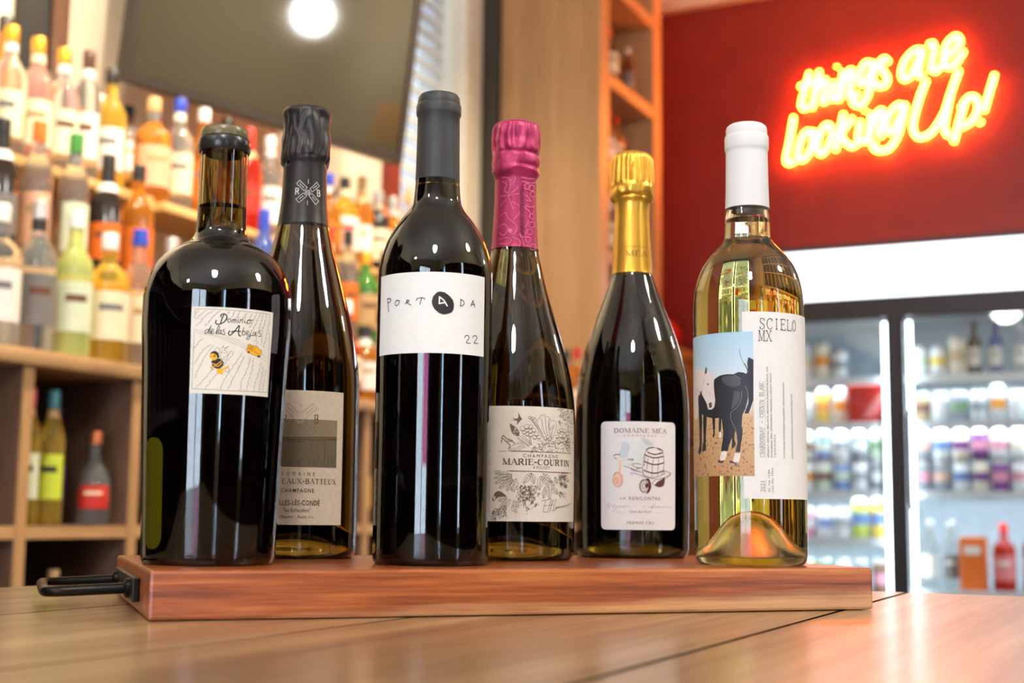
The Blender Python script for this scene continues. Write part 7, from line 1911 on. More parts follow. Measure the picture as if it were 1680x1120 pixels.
  ('p','pk',20,0.55,'-310,5307 57,5408 86,5451'),
  ('p','pk',20,0.55,'-148,5214 152,5151'),
  ('p','pk',20,0.55,'-683,5156 -436,5242'),
  ('p','pk',20,0.55,'-604,5529 -386,5477 -486,5395 -313,5346 -222,5430 -258,5559 -607,5593'),
  ('p','pk',20,0.55,'-164,5558 -223,5473 -99,5493 -10,5579'),
  ('p','pk',20,0.55,'-76,4934 136,5022 171,5065'),
  ('p','pk',20,0.55,'-699,4995 -417,5048 -284,4958 -133,4913 70,4828 -40,4720 -270,4765 -215,4807'),
  ('p','pk',20,0.55,'-716,4846 -467,4878 -274,4808 -446,4705 -660,4757'),
  ('p','pk',20,0.55,'-640,4649 -381,4671 -147,4635 -255,4572 -629,4584'),
  ('p','pk',20,0.55,'-121,4678 184,4616 155,4529'),
  ('p','pk',20,0.55,'238,5582 583,5575 988,5602'),
  ('p','pk',20,0.55,'272,5519 624,5513 1081,5549'),
  ('p','pk',20,0.55,'308,5327 510,5302 700,5237 438,5245'),
  ('p','pk',20,0.55,'436,5159 694,5151 1006,5193'),
  ('p','pk',20,0.55,'370,5135 648,5062 569,4993'),
  ('p','pk',20,0.55,'213,4702 298,4618 351,4534'),
  ('p','pk',20,0.55,'428,4837 567,4950'),
  ('p','pk',20,0.5,'904,4895 880,4875 823,4856 750,4844 678,4839 616,4844 577,4857 563,4875 579,4894 620,4912 683,4923 757,4928 830,4924 885,4913 904,4895'),
  ('p','pk',20,0.5,'747,4778 728,4758 681,4741 620,4729 557,4726 503,4732 468,4745 456,4763 470,4782 508,4799 564,4810 628,4813 689,4808 732,4796 747,4778'),
  ('p','pk',20,0.5,'654,4655 637,4635 596,4618 541,4607 483,4605 432,4611 399,4624 388,4643 401,4662 436,4678 488,4688 547,4691 602,4686 641,4673 654,4655'),
  ('p','pk',20,0.5,'980,5030 953,5009 887,4990 807,4976 727,4971 662,4975 620,4988 606,5006 622,5025 666,5043 734,5055 815,5060 895,5057 958,5047 980,5030'),
  ('p','pk',20,0.5,'970,5460 945,5440 881,5420 799,5406 717,5401 649,5405 604,5418 588,5435 602,5455 646,5472 714,5485 796,5490 878,5487 943,5477 970,5460'),
  ('p','pk',20,0.5,'650,5460 635,5441 592,5424 531,5412 467,5409 411,5415 373,5429 359,5447 372,5466 409,5482 464,5493 528,5496 589,5491 634,5478 650,5460'),
  ('p','pk',20,0.5,'422,4719 409,4700 374,4684 326,4674 273,4672 227,4679 196,4693 185,4712 196,4731 228,4746 275,4756 328,4757 377,4751 410,4737 422,4719'),
  ('p','pk',20,0.5,'1124,5375 1083,5353 995,5331 895,5316 802,5309 728,5313 681,5325 666,5343 684,5363 733,5381 810,5394 905,5401 1006,5400 1092,5391 1124,5375'),
  ('p','pk',20,0.5,'926,4565 894,4544 831,4524 758,4511 687,4507 632,4513 598,4526 590,4544 609,4564 650,4581 712,4593 785,4597 856,4593 909,4582 926,4565'),
  ('f','pk',20,0,'-104,4774 -111,4761 -132,4751 -164,4745 -200,4745 -232,4752 -256,4763 -265,4776 -258,4789 -236,4799 -204,4804 -168,4804 -135,4797 -112,4787'),
 ],
 'mea': [
  ('f','wc1',1,0,'-155,1751 -97,1767 50,1776 174,1782 145,1827 268,1772 337,1707 217,1672 191,1556 133,1423 -32,1389 -139,1405 -240,1372 -249,1429 -197,1602 -155,1685'),
  ('f','wc2',2,0,'-155,1751 -106,1763 -56,1734 -32,1669 -81,1520 -172,1503 -206,1586 -164,1668'),
  ('f','wc2',2,0,'145,1827 268,1772 337,1707 216,1705 166,1745'),
  ('f','wc3',1,0,'-40,1298 34,1307 42,1266 -23,1258'),
  ('p','bb',3,0.3,'484,1611 475,1596 452,1584 420,1576 381,1572 339,1574 299,1581 264,1592 238,1607 222,1623 218,1639 226,1654 246,1666 276,1674 313,1678 354,1676 395,1669 433,1658 462,1644 480,1628 484,1611'),
  ('p','bb',3,0.3,'221,1639 183,1556 166,1432 154,1325 175,1252'),
  ('p','bb',3,0.3,'483,1612 502,1497 497,1356 468,1265'),
  ('p','bb',3,0.3,'146,1309 200,1240 348,1223 468,1261'),
  ('p','bb',3,0.3,'242,1507 232,1433 221,1343'),
  ('p','bb',3,0.3,'325,1501 310,1393 303,1241'),
  ('p','bb',3,0.3,'412,1507 406,1396 393,1239'),
  ('p','bb',3,0.3,'200,1539 179,1391'),
  ('p','bb',3,0.75,'242,1594 356,1569 478,1602'),
  ('p','bb',3,0.75,'191,1564 259,1536 356,1518 496,1545'),
  ('p','bb',3,0.75,'185,1461 303,1420 392,1420 496,1446'),
  ('p','bb',3,0.75,'175,1330 268,1296 374,1289 482,1321'),
  ('p','bb',3,0.75,'217,1639 255,1664 320,1675'),
  ('p','bb',3,0.75,'392,1663 476,1628'),
  ('p','bb',3,0.35,'1,1422 67,1427 133,1415'),
  ('p','bb',3,0.35,'-3,1405 51,1373 133,1358'),
  ('p','bb',3,0.35,'487,1331 632,1286 537,1209'),
  ('p','bb',3,0.35,'468,1265 517,1291 487,1331'),
  ('p','bb',3,0.35,'-122,1388 -15,1356'),
  ('p','gy',3,0.7,'51,1324 125,1300'),
  ('p','gy',3,0.7,'67,1349 133,1366'),
  ('p','bb',3,0.8,'-11,1348 51,1320'),
  ('p','bb',3,0.5,'-283,1543 -249,1561 -181,1561'),
  ('p','bb',3,0.5,'-270,1516 -232,1497'),
  ('p','bb',3,0.5,'-64,1487 14,1492 1,1479'),
  ('p','pe',3,0.9,'-232,1499 -164,1466 -64,1489'),
  ('p','pe',3,1.5,'-181,1454 -181,1388 -189,1298'),
  ('t','br3','serif','DOMAINE MÉA',-13.91,27.73,94.72,3.22,0,1.0,0),
  ('t','br4','sans','CHAMPAGNE',-6.31,18.64,91.66,1.65,0,2.0,0),
  ('p','br4',3,0.12,'-257,1844 -147,1842'),
  ('p','br4',3,0.12,'419,1842 529,1844'),
  ('p','bb',3,0.3,'42,1280 183,1233 348,1199 458,1207 627,1275 599,1299'),
  ('p','bb',3,0.3,'357,1182 303,1140 357,1100'),
  ('f','bb',3,0,'384,1150 458,1193 522,1223 500,1103 421,1075 348,1100'),
  ('f','bb',3,0,'200,1196 251,1205 282,1148 291,1075 260,1000 209,969 243,1033 260,1099 243,1164'),
  ('p','bb',3,0.45,'254,1090 250,1057 237,1028 218,1006 194,995 170,994 146,1005 128,1027 115,1056 111,1089 115,1122 127,1151 146,1173 169,1184 194,1185 218,1174 237,1152 250,1123 254,1090'),
  ('p','bb',3,0.3,'224,1092 220,1062 210,1036 194,1019 175,1013 157,1019 141,1036 130,1061 127,1090 130,1120 141,1146 157,1163 175,1169 194,1163 210,1146 220,1121 224,1092'),
  ('p','bb',3,0.3,'199,1091 196,1071 187,1056 175,1050 163,1055 155,1070 152,1091 155,1111 163,1126 175,1132 187,1127 196,1112 199,1091'),
  ('f','bb',3,0,'248,1099 246,1081 239,1068 230,1060 219,1060 209,1067 203,1081 200,1098 203,1115 209,1129 219,1136 229,1137 239,1129 246,1116'),
  ('f','pe',2,0,'-121,1181 -126,1142 -141,1108 -164,1082 -192,1069 -222,1069 -250,1082 -274,1107 -289,1141 -294,1180 -289,1219 -273,1253 -250,1278 -221,1292 -191,1292 -163,1278 -141,1253 -126,1219'),
  ('p','pe2',3,0.35,'-152,1180 -156,1144 -169,1112 -188,1088 -211,1075 -236,1075 -260,1088 -280,1111 -293,1143 -297,1180 -292,1217 -280,1249 -260,1273 -236,1285 -211,1285 -187,1273 -168,1249 -156,1217 -152,1180'),
  ('p','pe2',3,0.35,'-219,1164 -223,1143 -232,1128 -245,1123 -258,1128 -267,1143 -271,1164 -267,1184 -258,1199 -245,1205 -232,1199 -223,1184 -219,1164'),
  ('p','pe2',3,0.35,'-284,1250 -258,1291 -198,1299'),
  ('t','br3','sans','RENCONTRE',-2.2,21.79,43.93,2.61,0,1.3,0),
  ('t','br4','sans','LA',-8.57,-4.48,44.29,1.96,0,1.1,0),
  ('p','br4',3,0.22,'-397,773 -360,831 -361,764 -307,827'),
  ('p','br4',3,0.22,'-298,774 -285,794 -280,770 -259,815'),
  ('p','br4',3,0.22,'-246,791 -241,742 -285,725 -298,704'),
  ('p','br4',3,0.22,'-224,766 -203,791 -190,767 -165,791 -156,767 -131,792 -115,767 -81,792 -32,772'),
  ('p','br4',3,0.22,'167,771 180,791 184,767'),
  ('p','br4',3,0.22,'248,780 304,780 358,838 304,772 287,760 340,773 367,789 376,769 413,790 431,770 519,783 624,776 641,784'),
  ('t','br4','sans','Côte des Noirs',-2.0,14.78,34.43,2.04,0,1.0,0),
  ('p','br4',3,0.12,'-303,696 -98,696'),
  ('p','br4',3,0.12,'358,695 519,694'),
  ('t','br3','sans','PREMIER CRU',-3.74,16.57,25.88,2.2,0,1.2,0),
  ('t','gd','serif','MÉA',-15.01,38.99,236.93,4.11,0,1.0,0),
  ('t','gd','sans','DOMAINE',-16.34,34.95,243.94,1.37,0,1.2,0),
 ],
 'scielo': [
  ('t','st','mono','SCIELO',6.59,37.38,157.76,7.35,0,1.0,0),
  ('t','st','mono','MX',6.37,16.15,149.6,7.19,0,1.0,0),
  ('t','st','mono','CHARDONNAY - CHENIN BLANC',71.68,122.44,9.42,2.86,1,1.0,0),
  ('p','st',1,0.1,'199,1434 203,1816 206,2176 209,2450'),
  ('t','st2','sans','AMARILLO VERDOSO, BRILLANTE, AROMAS A DURAZNO BLANCO, LIMA,',71.61,132.81,12.59,1.27,1,1.0,0),
  ('t','st2','sans','GUANABANA, PERA, LEMONGRASS, MANZANILLA SEDOSO, FRESCO',71.65,128.04,14.99,1.29,1,1.0,0),
  ('t','st2','sans','Y SUAVE EN BOCA.',71.52,87.32,17.39,1.34,1,1.0,0),
  ('t','st2','sans','FOTOGRAFÍA POR DANIELA VILLARREAL, MAS EN ROMX.MX',71.4,122.39,24.48,1.31,1,1.0,0),
  ('t','st2','sans','ELABORADO EN PARRAS COAHUILA POR SCIELO MX',71.32,114.91,31.58,1.31,1,1.0,0),
  ('t','st','mono','2024',48.84,56.5,9.45,2.7,1,1.0,0),
  ('p','st',1,0.1,'198,977 200,1137'),
  ('t','st2','sans','Alc. Vol. 12.8%',48.59,63.69,12.99,1.35,1,1.0,0),
  ('t','st2','sans','Cont. Net. 750ml',48.62,64.61,15.34,1.38,1,1.0,0),
  ('f','hb2',2,0,'-217,2544 -142,2576 -72,2567 -37,2548 -17,2594 -23,2707 -8,2774 59,2740 52,2194 -13,2016 -68,2016 -16,2154 3,2379'),
  ('p','hb2',2,0.25,'-123,2885 -119,2817 -83,2713 -36,2636 -7,2574'),
  ('p','hb2',2,0.6,'-61,2687 -21,2604 -2,2543'),
  ('f','hb',3,0,'-498,2491 -406,2538 -299,2552 -199,2544 -114,2493 -86,2454 -18,2435 3,2379 -5,2256 -37,2133 -68,2052 -94,1991 -105,1848 -93,1797 -102,1686 -118,1604 -134,1495 -191,1501 -164,1625 -173,1727 -185,1819 -205,1687 -185,1605 -222,1555 -243,1565 -234,1687 -249,1662 -280,1586 -303,1517 -394,1519 -375,1649 -362,1771 -378,1905 -395,1962 -527,1965 -643,1992 -766,2041 -841,2137 -851,2296 -782,2353 -638,2384'),
  ('f','hb',3,0,'-841,2137 -747,2036 -763,1621 -774,1522 -842,1486 -852,1562 -816,1623 -832,1979'),
  ('f','hb',3,0,'-718,2035 -640,1991 -670,1658 -662,1555 -735,1518 -744,1578 -715,1660 -721,1868'),
  ('f','hb',3,0,'-538,1973 -487,1971 -500,1735 -523,1710 -532,1736 -518,1776'),
  ('f','hb',3,0,'-425,1974 -387,1967 -399,1783 -429,1784'),
  ('f','hb3',4,0,'-372,2513 -281,2531 -196,2521 -129,2478 -115,2411 -198,2372 -294,2396 -361,2450'),
  ('f','hb3',4,0,'-198,2320 -126,2298 -132,2196 -190,2115 -243,2075 -221,2198'),
  ('p','hl',4,0.3,'-100,2318 -107,2216 -159,2104 -243,2034 -247,1942 -188,1809'),
  ('p','hl',4,0.3,'-54,2379 -25,2317 -21,2215 -58,2062'),
  ('p','hl',4,0.3,'-199,2536 -104,2477'),
  ('f','ws',3,0,'-388,1511 -311,1512 -335,1405 -417,1394'),
  ('f','ws',3,0,'-191,1498 -126,1493 -151,1361 -224,1380'),
  ('f','ws',3,0,'-424,1778 -393,1780 -392,1706 -425,1701'),
  ('f','hf',3,0,'-443,1405 -347,1393 -382,1357 -444,1364'),
  ('f','hf',3,0,'-277,1393 -154,1363 -177,1349 -272,1360'),
  ('f','wh',5,0,'-1006,2633 -859,2658 -705,2623 -681,2602 -650,2686 -625,2655 -621,2606 -547,2572 -512,2630 -523,2560 -501,2491 -506,2415 -494,2289 -483,2201 -502,2116 -553,2084 -614,2096 -641,2172 -694,2243 -744,2305 -771,2375 -791,2318 -844,2283 -859,2128 -883,1993 -1004,2001'),
  ('f','hf',6,0,'-674,2601 -650,2683 -628,2645 -635,2593 -668,2569'),
  ('f','hf',6,0,'-596,2433 -598,2427 -602,2422 -608,2420 -615,2420 -621,2424 -625,2429 -626,2435 -625,2442 -620,2446 -614,2449 -608,2448 -601,2445 -597,2440'),
  ('f','hf',6,0,'-598,2173 -545,2186 -539,2118 -588,2105'),
  ('p','wl',6,0.4,'-744,2305 -732,2402 -685,2524'),
  ('p','wl',6,0.4,'-934,2408 -826,2357 -791,2318'),
  ('p','wl',6,0.4,'-593,2339 -565,2254'),
 ],
}

# ---------------------------------------------------------------- serving board on the table
def board_wood():
    m, N, Lk, b = _new('acacia_board_wood')
    b.inputs['Roughness'].default_value = 0.30; b.inputs['Coat Weight'].default_value = 0.25; b.inputs['Coat Roughness'].default_value = 0.25
    tc = N.new('ShaderNodeTexCoord'); mp = N.new('ShaderNodeMapping'); mp.inputs['Scale'].default_value = (2.4, 46, 84)
    Lk.new(tc.outputs['Object'], mp.inputs['Vector'])
    n1 = N.new('ShaderNodeTexNoise'); n1.inputs['Scale'].default_value = 1.3; n1.inputs['Detail'].default_value = 6; n1.inputs['Distortion'].default_value = .5
    n2 = N.new('ShaderNodeTexNoise'); n2.inputs['Scale'].default_value = 5; n2.inputs['Detail'].default_value = 8; n2.inputs['Roughness'].default_value = .7
    for n_ in (n1, n2): Lk.new(mp.outputs['Vector'], n_.inputs['Vector'])
    mx = N.new('ShaderNodeMath'); mx.operation = 'MULTIPLY_ADD'; mx.inputs[1].default_value = .5
    ml = N.new('ShaderNodeMath'); ml.operation = 'MULTIPLY'; ml.inputs[1].default_value = .5
    Lk.new(n2.outputs['Fac'], ml.inputs[0]); Lk.new(n1.outputs['Fac'], mx.inputs[0]); Lk.new(ml.outputs[0], mx.inputs[2])
    r = N.new('ShaderNodeValToRGB'); e = r.color_ramp.elements
    e[0].position = .36; e[0].color = (*srgb(74, 34, 18), 1); e[1].position = .64; e[1].color = (*srgb(196, 120, 62), 1)
    x = e.new(.45); x.color = (*srgb(134, 66, 28), 1); x = e.new(.54); x.color = (*srgb(168, 90, 42), 1)
    Lk.new(mx.outputs[0], r.inputs['Fac'])
    # paler sapwood running along the lower edge of the plank, wider to the right end
    sx = N.new('ShaderNodeSeparateXYZ'); Lk.new(tc.outputs['Object'], sx.inputs[0])
    n3 = N.new('ShaderNodeTexNoise'); n3.inputs['Scale'].default_value = 9; Lk.new(tc.outputs['Object'], n3.inputs['Vector'])
    a1 = N.new('ShaderNodeMath'); a1.operation = 'MULTIPLY_ADD'; a1.inputs[1].default_value = .030; a1.inputs[2].default_value = -.0085   # edge height from x
    Lk.new(sx.outputs['X'], a1.inputs[0])
    a2 = N.new('ShaderNodeMath'); a2.operation = 'MULTIPLY_ADD'; a2.inputs[1].default_value = .016; Lk.new(n3.outputs['Fac'], a2.inputs[0]); Lk.new(a1.outputs[0], a2.inputs[2])
    a3 = N.new('ShaderNodeMath'); a3.operation = 'SUBTRACT'; Lk.new(a2.outputs[0], a3.inputs[0]); Lk.new(sx.outputs['Z'], a3.inputs[1])
    mr = N.new('ShaderNodeMapRange'); mr.inputs['From Min'].default_value = -.002; mr.inputs['From Max'].default_value = .004; Lk.new(a3.outputs[0], mr.inputs['Value'])
    sap = N.new('ShaderNodeValToRGB'); e = sap.color_ramp.elements; e[0].position = .35; e[0].color = (*srgb(150, 92, 56), 1); e[1].position = .62; e[1].color = (*srgb(216, 164, 112), 1); Lk.new(mx.outputs[0], sap.inputs['Fac'])
    mixc = N.new('ShaderNodeMix'); mixc.data_type = 'RGBA'; Lk.new(mr.outputs['Result'], mixc.inputs['Factor']); Lk.new(r.outputs['Color'], mixc.inputs['A']); Lk.new(sap.outputs['Color'], mixc.inputs['B'])
    Lk.new(mixc.outputs['Result'], b.inputs['Base Color'])
    bp = N.new('ShaderNodeBump'); bp.inputs['Strength'].default_value = .3; bp.inputs['Distance'].default_value = .0006; Lk.new(n2.outputs['Fac'], bp.inputs['Height']); Lk.new(bp.outputs['Normal'], b.inputs['Normal'])
    return m
BT = TZ+.0275
bd = empty('serving_board', Vector((-.195, .738, TZ+.0004)), math.atan2(.343, .939), 'thick reddish wooden serving board with a black iron handle', 'serving board')
b = boxm(0, .463, 0, .252, 0, .027, bevel=.0018); ob('slab', mesh_of('slab', b, False), board_wood(), parent=bd)
M_IRON = pm('black_iron', srgb(30, 27, 25), 0.32, 0.75, var=.1)
b = boxm(-.0045, -.0002, .055, .205, .0065, .0205, bevel=.0008); pl = ob('handle_plate', mesh_of('handle_plate', b, False), M_IRON, parent=bd)
hp = [(-.004, .078, .0135)] + [(-.040+.0, .078, .0125)] + [(-.0475-.0*k, .0) for k in ()]
hp = [(-.004, .078, .0135), (-.041, .078, .0120), (-.0465, .0795, .0118), (-.0505, .083, .0117), (-.052, .089, .0117), (-.052, .170, .0117), (-.0505, .176, .0117), (-.0465, .1795, .0118), (-.041, .181, .0120), (-.004, .181, .0135)]
b = bmesh.new(); tube(b, hp, .0033, 14); ob('handle_bar', b, M_IRON, parent=bd)
for y in (.078, .181):
    b = bmesh.new(); lathe(b, [(0, 0), (.0058, 0), (.0058, .0022), (.0045, .0032), (0, .0032)], 16); o = ob('collar', b, M_IRON, parent=bd, loc=(-.0045, y, .0135)); o.rotation_euler = (0, math.radians(-90), 0)

# ---------------------------------------------------------------- lettering and print on the labels
GLY = {
 'A': (.98, [(0, [(.1, 0), (.49, 1)]), (1, [(.49, 1), (.9, 0)]), (0, [(.24, .35), (.74, .35)])]),
 'B': (.9, [(1, [(.2, 0), (.2, 1)]), (0, [(.2, 1), (.5, 1)]), (1, [(.5, 1), (.7, .93), (.74, .77), (.66, .6), (.5, .54)]), (0, [(.5, .54), (.2, .54)]), (1, [(.5, .54), (.74, .46), (.8, .27), (.72, .08), (.5, 0)]), (0, [(.5, 0), (.2, 0)])]),
 'C': (.95, [(0, [(.84, .74), (.84, .98)]), (0, [(.84, .8), (.72, .95), (.52, 1), (.3, .92)]), (1, [(.3, .92), (.15, .7), (.12, .5), (.15, .3), (.3, .08)]), (0, [(.3, .08), (.52, 0), (.72, .04), (.86, .2)])]),
 'D': (1., [(1, [(.2, 0), (.2, 1)]), (0, [(.2, 1), (.5, 1)]), (1, [(.5, 1), (.75, .9), (.87, .65), (.87, .35), (.75, .1), (.5, 0)]), (0, [(.5, 0), (.2, 0)])]),
 'E': (.85, [(1, [(.18, 0), (.18, 1)]), (0, [(.18, 1), (.74, 1), (.74, .82)]), (0, [(.18, .53), (.58, .53), (.58, .63)]), (0, [(.18, 0), (.78, 0), (.78, .2)])]),
 'H': (1., [(1, [(.2, 0), (.2, 1)]), (1, [(.8, 0), (.8, 1)]), (0, [(.2, .52), (.8, .52)])]),
 'I': (.48, [(1, [(.24, 0), (.24, 1)])]),
 'L': (.82, [(1, [(.2, 0), (.2, 1)]), (0, [(.2, 0), (.76, 0), (.76, .22)])]),
 'M': (1.18, [(0, [(.14, 0), (.16, 1)]), (1, [(.16, 1), (.58, .05)]), (0, [(.58, .05), (1.0, 1)]), (1, [(1.0, 1), (1.02, 0)])]),
 'N': (1.02, [(0, [(.16, 0), (.16, 1)]), (1, [(.16, 1), (.84, 0)]), (0, [(.84, 0), (.84, 1)])]),
 'O': (1., [(0, [(.35, .95), (.5, 1), (.65, .95)]), (1, [(.65, .95), (.83, .75), (.88, .5), (.83, .25), (.65, .05)]), (0, [(.65, .05), (.5, 0), (.35, .05)]), (1, [(.35, .05), (.17, .25), (.12, .5), (.17, .75), (.35, .95)])]),
 'R': (.96, [(1, [(.2, 0), (.2, 1)]), (0, [(.2, 1), (.5, 1)]), (1, [(.5, 1), (.72, .92), (.76, .75), (.68, .57), (.5, .5)]), (0, [(.5, .5), (.2, .5)]), (1, [(.48, .5), (.84, 0)])]),
 'S': (.85, [(0, [(.7, .75), (.7, .97)]), (0, [(.7, .8), (.58, .96), (.42, 1), (.26, .95)]), (1, [(.26, .95), (.17, .77), (.26, .62), (.55, .45), (.7, .3), (.66, .1)]), (0, [(.66, .1), (.45, 0), (.28, .05), (.15, .22)]), (0, [(.15, .03), (.15, .25)])]),
 'T': (.9, [(1, [(.45, 0), (.45, 1)]), (0, [(.1, .8), (.1, 1), (.8, 1), (.8, .8)])]),
 'U': (.98, [(1, [(.2, 1), (.2, .32), (.28, .08), (.45, 0)]), (0, [(.45, 0), (.66, .04), (.8, .25), (.8, 1)])]),
 'X': (.98, [(1, [(.15, 1), (.83, 0)]), (0, [(.15, 0), (.8, 1)])]),
 'Y': (.95, [(1, [(.14, 1), (.48, .48), (.48, 0)]), (0, [(.48, .48), (.82, 1)])]),
 '-': (.5, [(1, [(.1, .45), (.4, .45)])]), ' ': (.45, []),
 '0': (.85, [(1, [(.43, 1), (.68, .85), (.74, .5), (.68, .15), (.43, 0), (.18, .15), (.12, .5), (.18, .85), (.43, 1)]), (0, [(.28, .3), (.58, .7)])]),
 '2': (.85, [(1, [(.15, .74), (.22, .94), (.43, 1), (.65, .92), (.68, .7), (.5, .4), (.15, 0)]), (0, [(.15, 0), (.72, 0), (.72, .18)])]),
 '4': (.85, [(1, [(.58, 0), (.58, 1)]), (0, [(.58, 1), (.1, .3), (.75, .3)])]),
}
def ribbon(pts, wd):
    """outline of a stroke as quads (list of polygons)"""
    P = [Vector((p[0], p[1])) for p in pts]
    Q = [P[0]]
    for p in P[1:]:
        if (p-Q[-1]).length > 1e-6: Q.append(p)
    if len(Q) < 2: return []
    nrm = []
    for i in range(len(Q)):
        a = (Q[i]-Q[i-1]).normalized() if i > 0 else None; c = (Q[i+1]-Q[i]).normalized() if i < len(Q)-1 else None
        t = a if c is None else (c if a is None else (a+c)); t = t.normalized() if t.length > 1e-6 else c
        n = Vector((-t.y, t.x)); k = 1.0
        if a is not None and c is not None: k = min(1.6, 1/max(.3, n.dot(Vector((-c.y, c.x)))))
        nrm.append(n*k)
    ex0 = (Q[0]-Q[1]).normalized()*wd*.4; ex1 = (Q[-1]-Q[-2]).normalized()*wd*.4
    Q[0] = Q[0]+ex0; Q[-1] = Q[-1]+ex1
    return [[Q[i]-nrm[i]*wd/2, Q[i+1]-nrm[i+1]*wd/2, Q[i+1]+nrm[i+1]*wd/2, Q[i]+nrm[i]*wd/2] for i in range(len(Q)-1)]
def serif_text(txt, font):
    thick, thin, tick = {'serif': (.15, .055, .12), 'serifb': (.21, .075, .15), 'mono': (.085, .06, .13)}[font]
    polys = []; x = 0.0
    for ch in txt:
        acc = None
        if ch in 'ÉÈ': acc = ch; ch = 'E'
        wd, st = GLY[ch]
        if font == 'mono': sx = .88/wd; adv = .95
        else: sx = 1.0; adv = wd*1.04+.04
        for k, pts in st:
            pts = [((x+p[0]*sx), p[1]) for p in pts]
            polys += ribbon(pts, thick if k else thin)
            for e_, o_ in ((0, 1), (-1, -2)):
                p, q = pts[e_], pts[o_]
                if (abs(p[1]) < .01 or abs(p[1]-1) < .01) and abs(p[1]-q[1]) > .5 and (len(pts) == 2 or ch in 'UY'):
                    if ch == 'A' and p[1] > .9: continue
                    yy = .03 if p[1] < .5 else .97
                    polys += ribbon([(p[0]-tick, yy), (p[0]+tick, yy)], thin)
        if acc: polys += ribbon([(x+.35, 1.1), (x+.6, 1.3)] if acc == 'É' else [(x+.3, 1.3), (x+.55, 1.1)], .08)
        x += adv
    return polys, x
def font_mesh(txt, spacing, bold):
    cu = bpy.data.curves.new('lettering_source', 'FONT'); cu.body = txt; cu.size = 1.0; cu.space_character = spacing; cu.resolution_u = 2
    cu.offset = 0.012 if bold else 0.0
    o = bpy.data.objects.new('lettering_source', cu); COL.objects.link(o)
    bpy.context.view_layer.update()
    me = bpy.data.meshes.new_from_object(o.evaluated_get(bpy.context.evaluated_depsgraph_get()))
    vs = [(v_.co.x, v_.co.y) for v_ in me.vertices]; fs = [list(p.vertices) for p in me.polygons]
    bpy.data.objects.remove(o); bpy.data.curves.remove(cu); bpy.data.meshes.remove(me)
    return vs, fs
INK = {'k': (34, 31, 32), 'g': (72, 68, 66), 'lg': (168, 164, 160), 'y': (240, 176, 32), 'dy': (206, 140, 20), 'dk': (90, 56, 20), 'w': (236, 236, 234), 'wf': (236, 236, 234),
 'ph1': (146, 128, 104), 'ph2': (112, 98, 74), 'ph3': (74, 62, 46), 'br': (110, 76, 46), 'cr': (232, 212, 184), 'br2': (84, 62, 46),
 'm': (114, 100, 82), 'mw': (226, 212, 192), 'mt': (104, 88, 72), 'rd': (132, 40, 52), 'k2': (60, 52, 48), 'k3': (92, 30, 56), 'pk': (222, 110, 152),
 'wc1': (222, 228, 222), 'wc2': (204, 212, 216), 'wc3': (208, 198, 222), 'bb': (92, 46, 28), 'gy': (130, 122, 130), 'pe': (240, 196, 170), 'pe2': (190, 130, 104), 'br3': (112, 78, 66), 'br4': (150, 124, 112), 'gd': (150, 98, 20),
 'st': (72, 66, 60), 'st2': (104, 96, 88), 'hb3': (74, 77, 86), 'hb': (42, 44, 51), 'hb2': (34, 38, 54), 'hl': (128, 130, 138), 'ws': (232, 222, 214), 'hf': (88, 70, 62), 'wh': (226, 214, 208), 'wl': (190, 172, 164)}
def ink(k): return pm('ink_'+k, srgb(*INK[k]), 0.5, var=.04, scale=200)
SOFT = {'m', 'k2', 'hb', 'hb3', 'wh', 'ws', 'hl', 'pk', 'bb', 'pe', 'br4', 'wc1', 'wc2', 'y', 'g'}
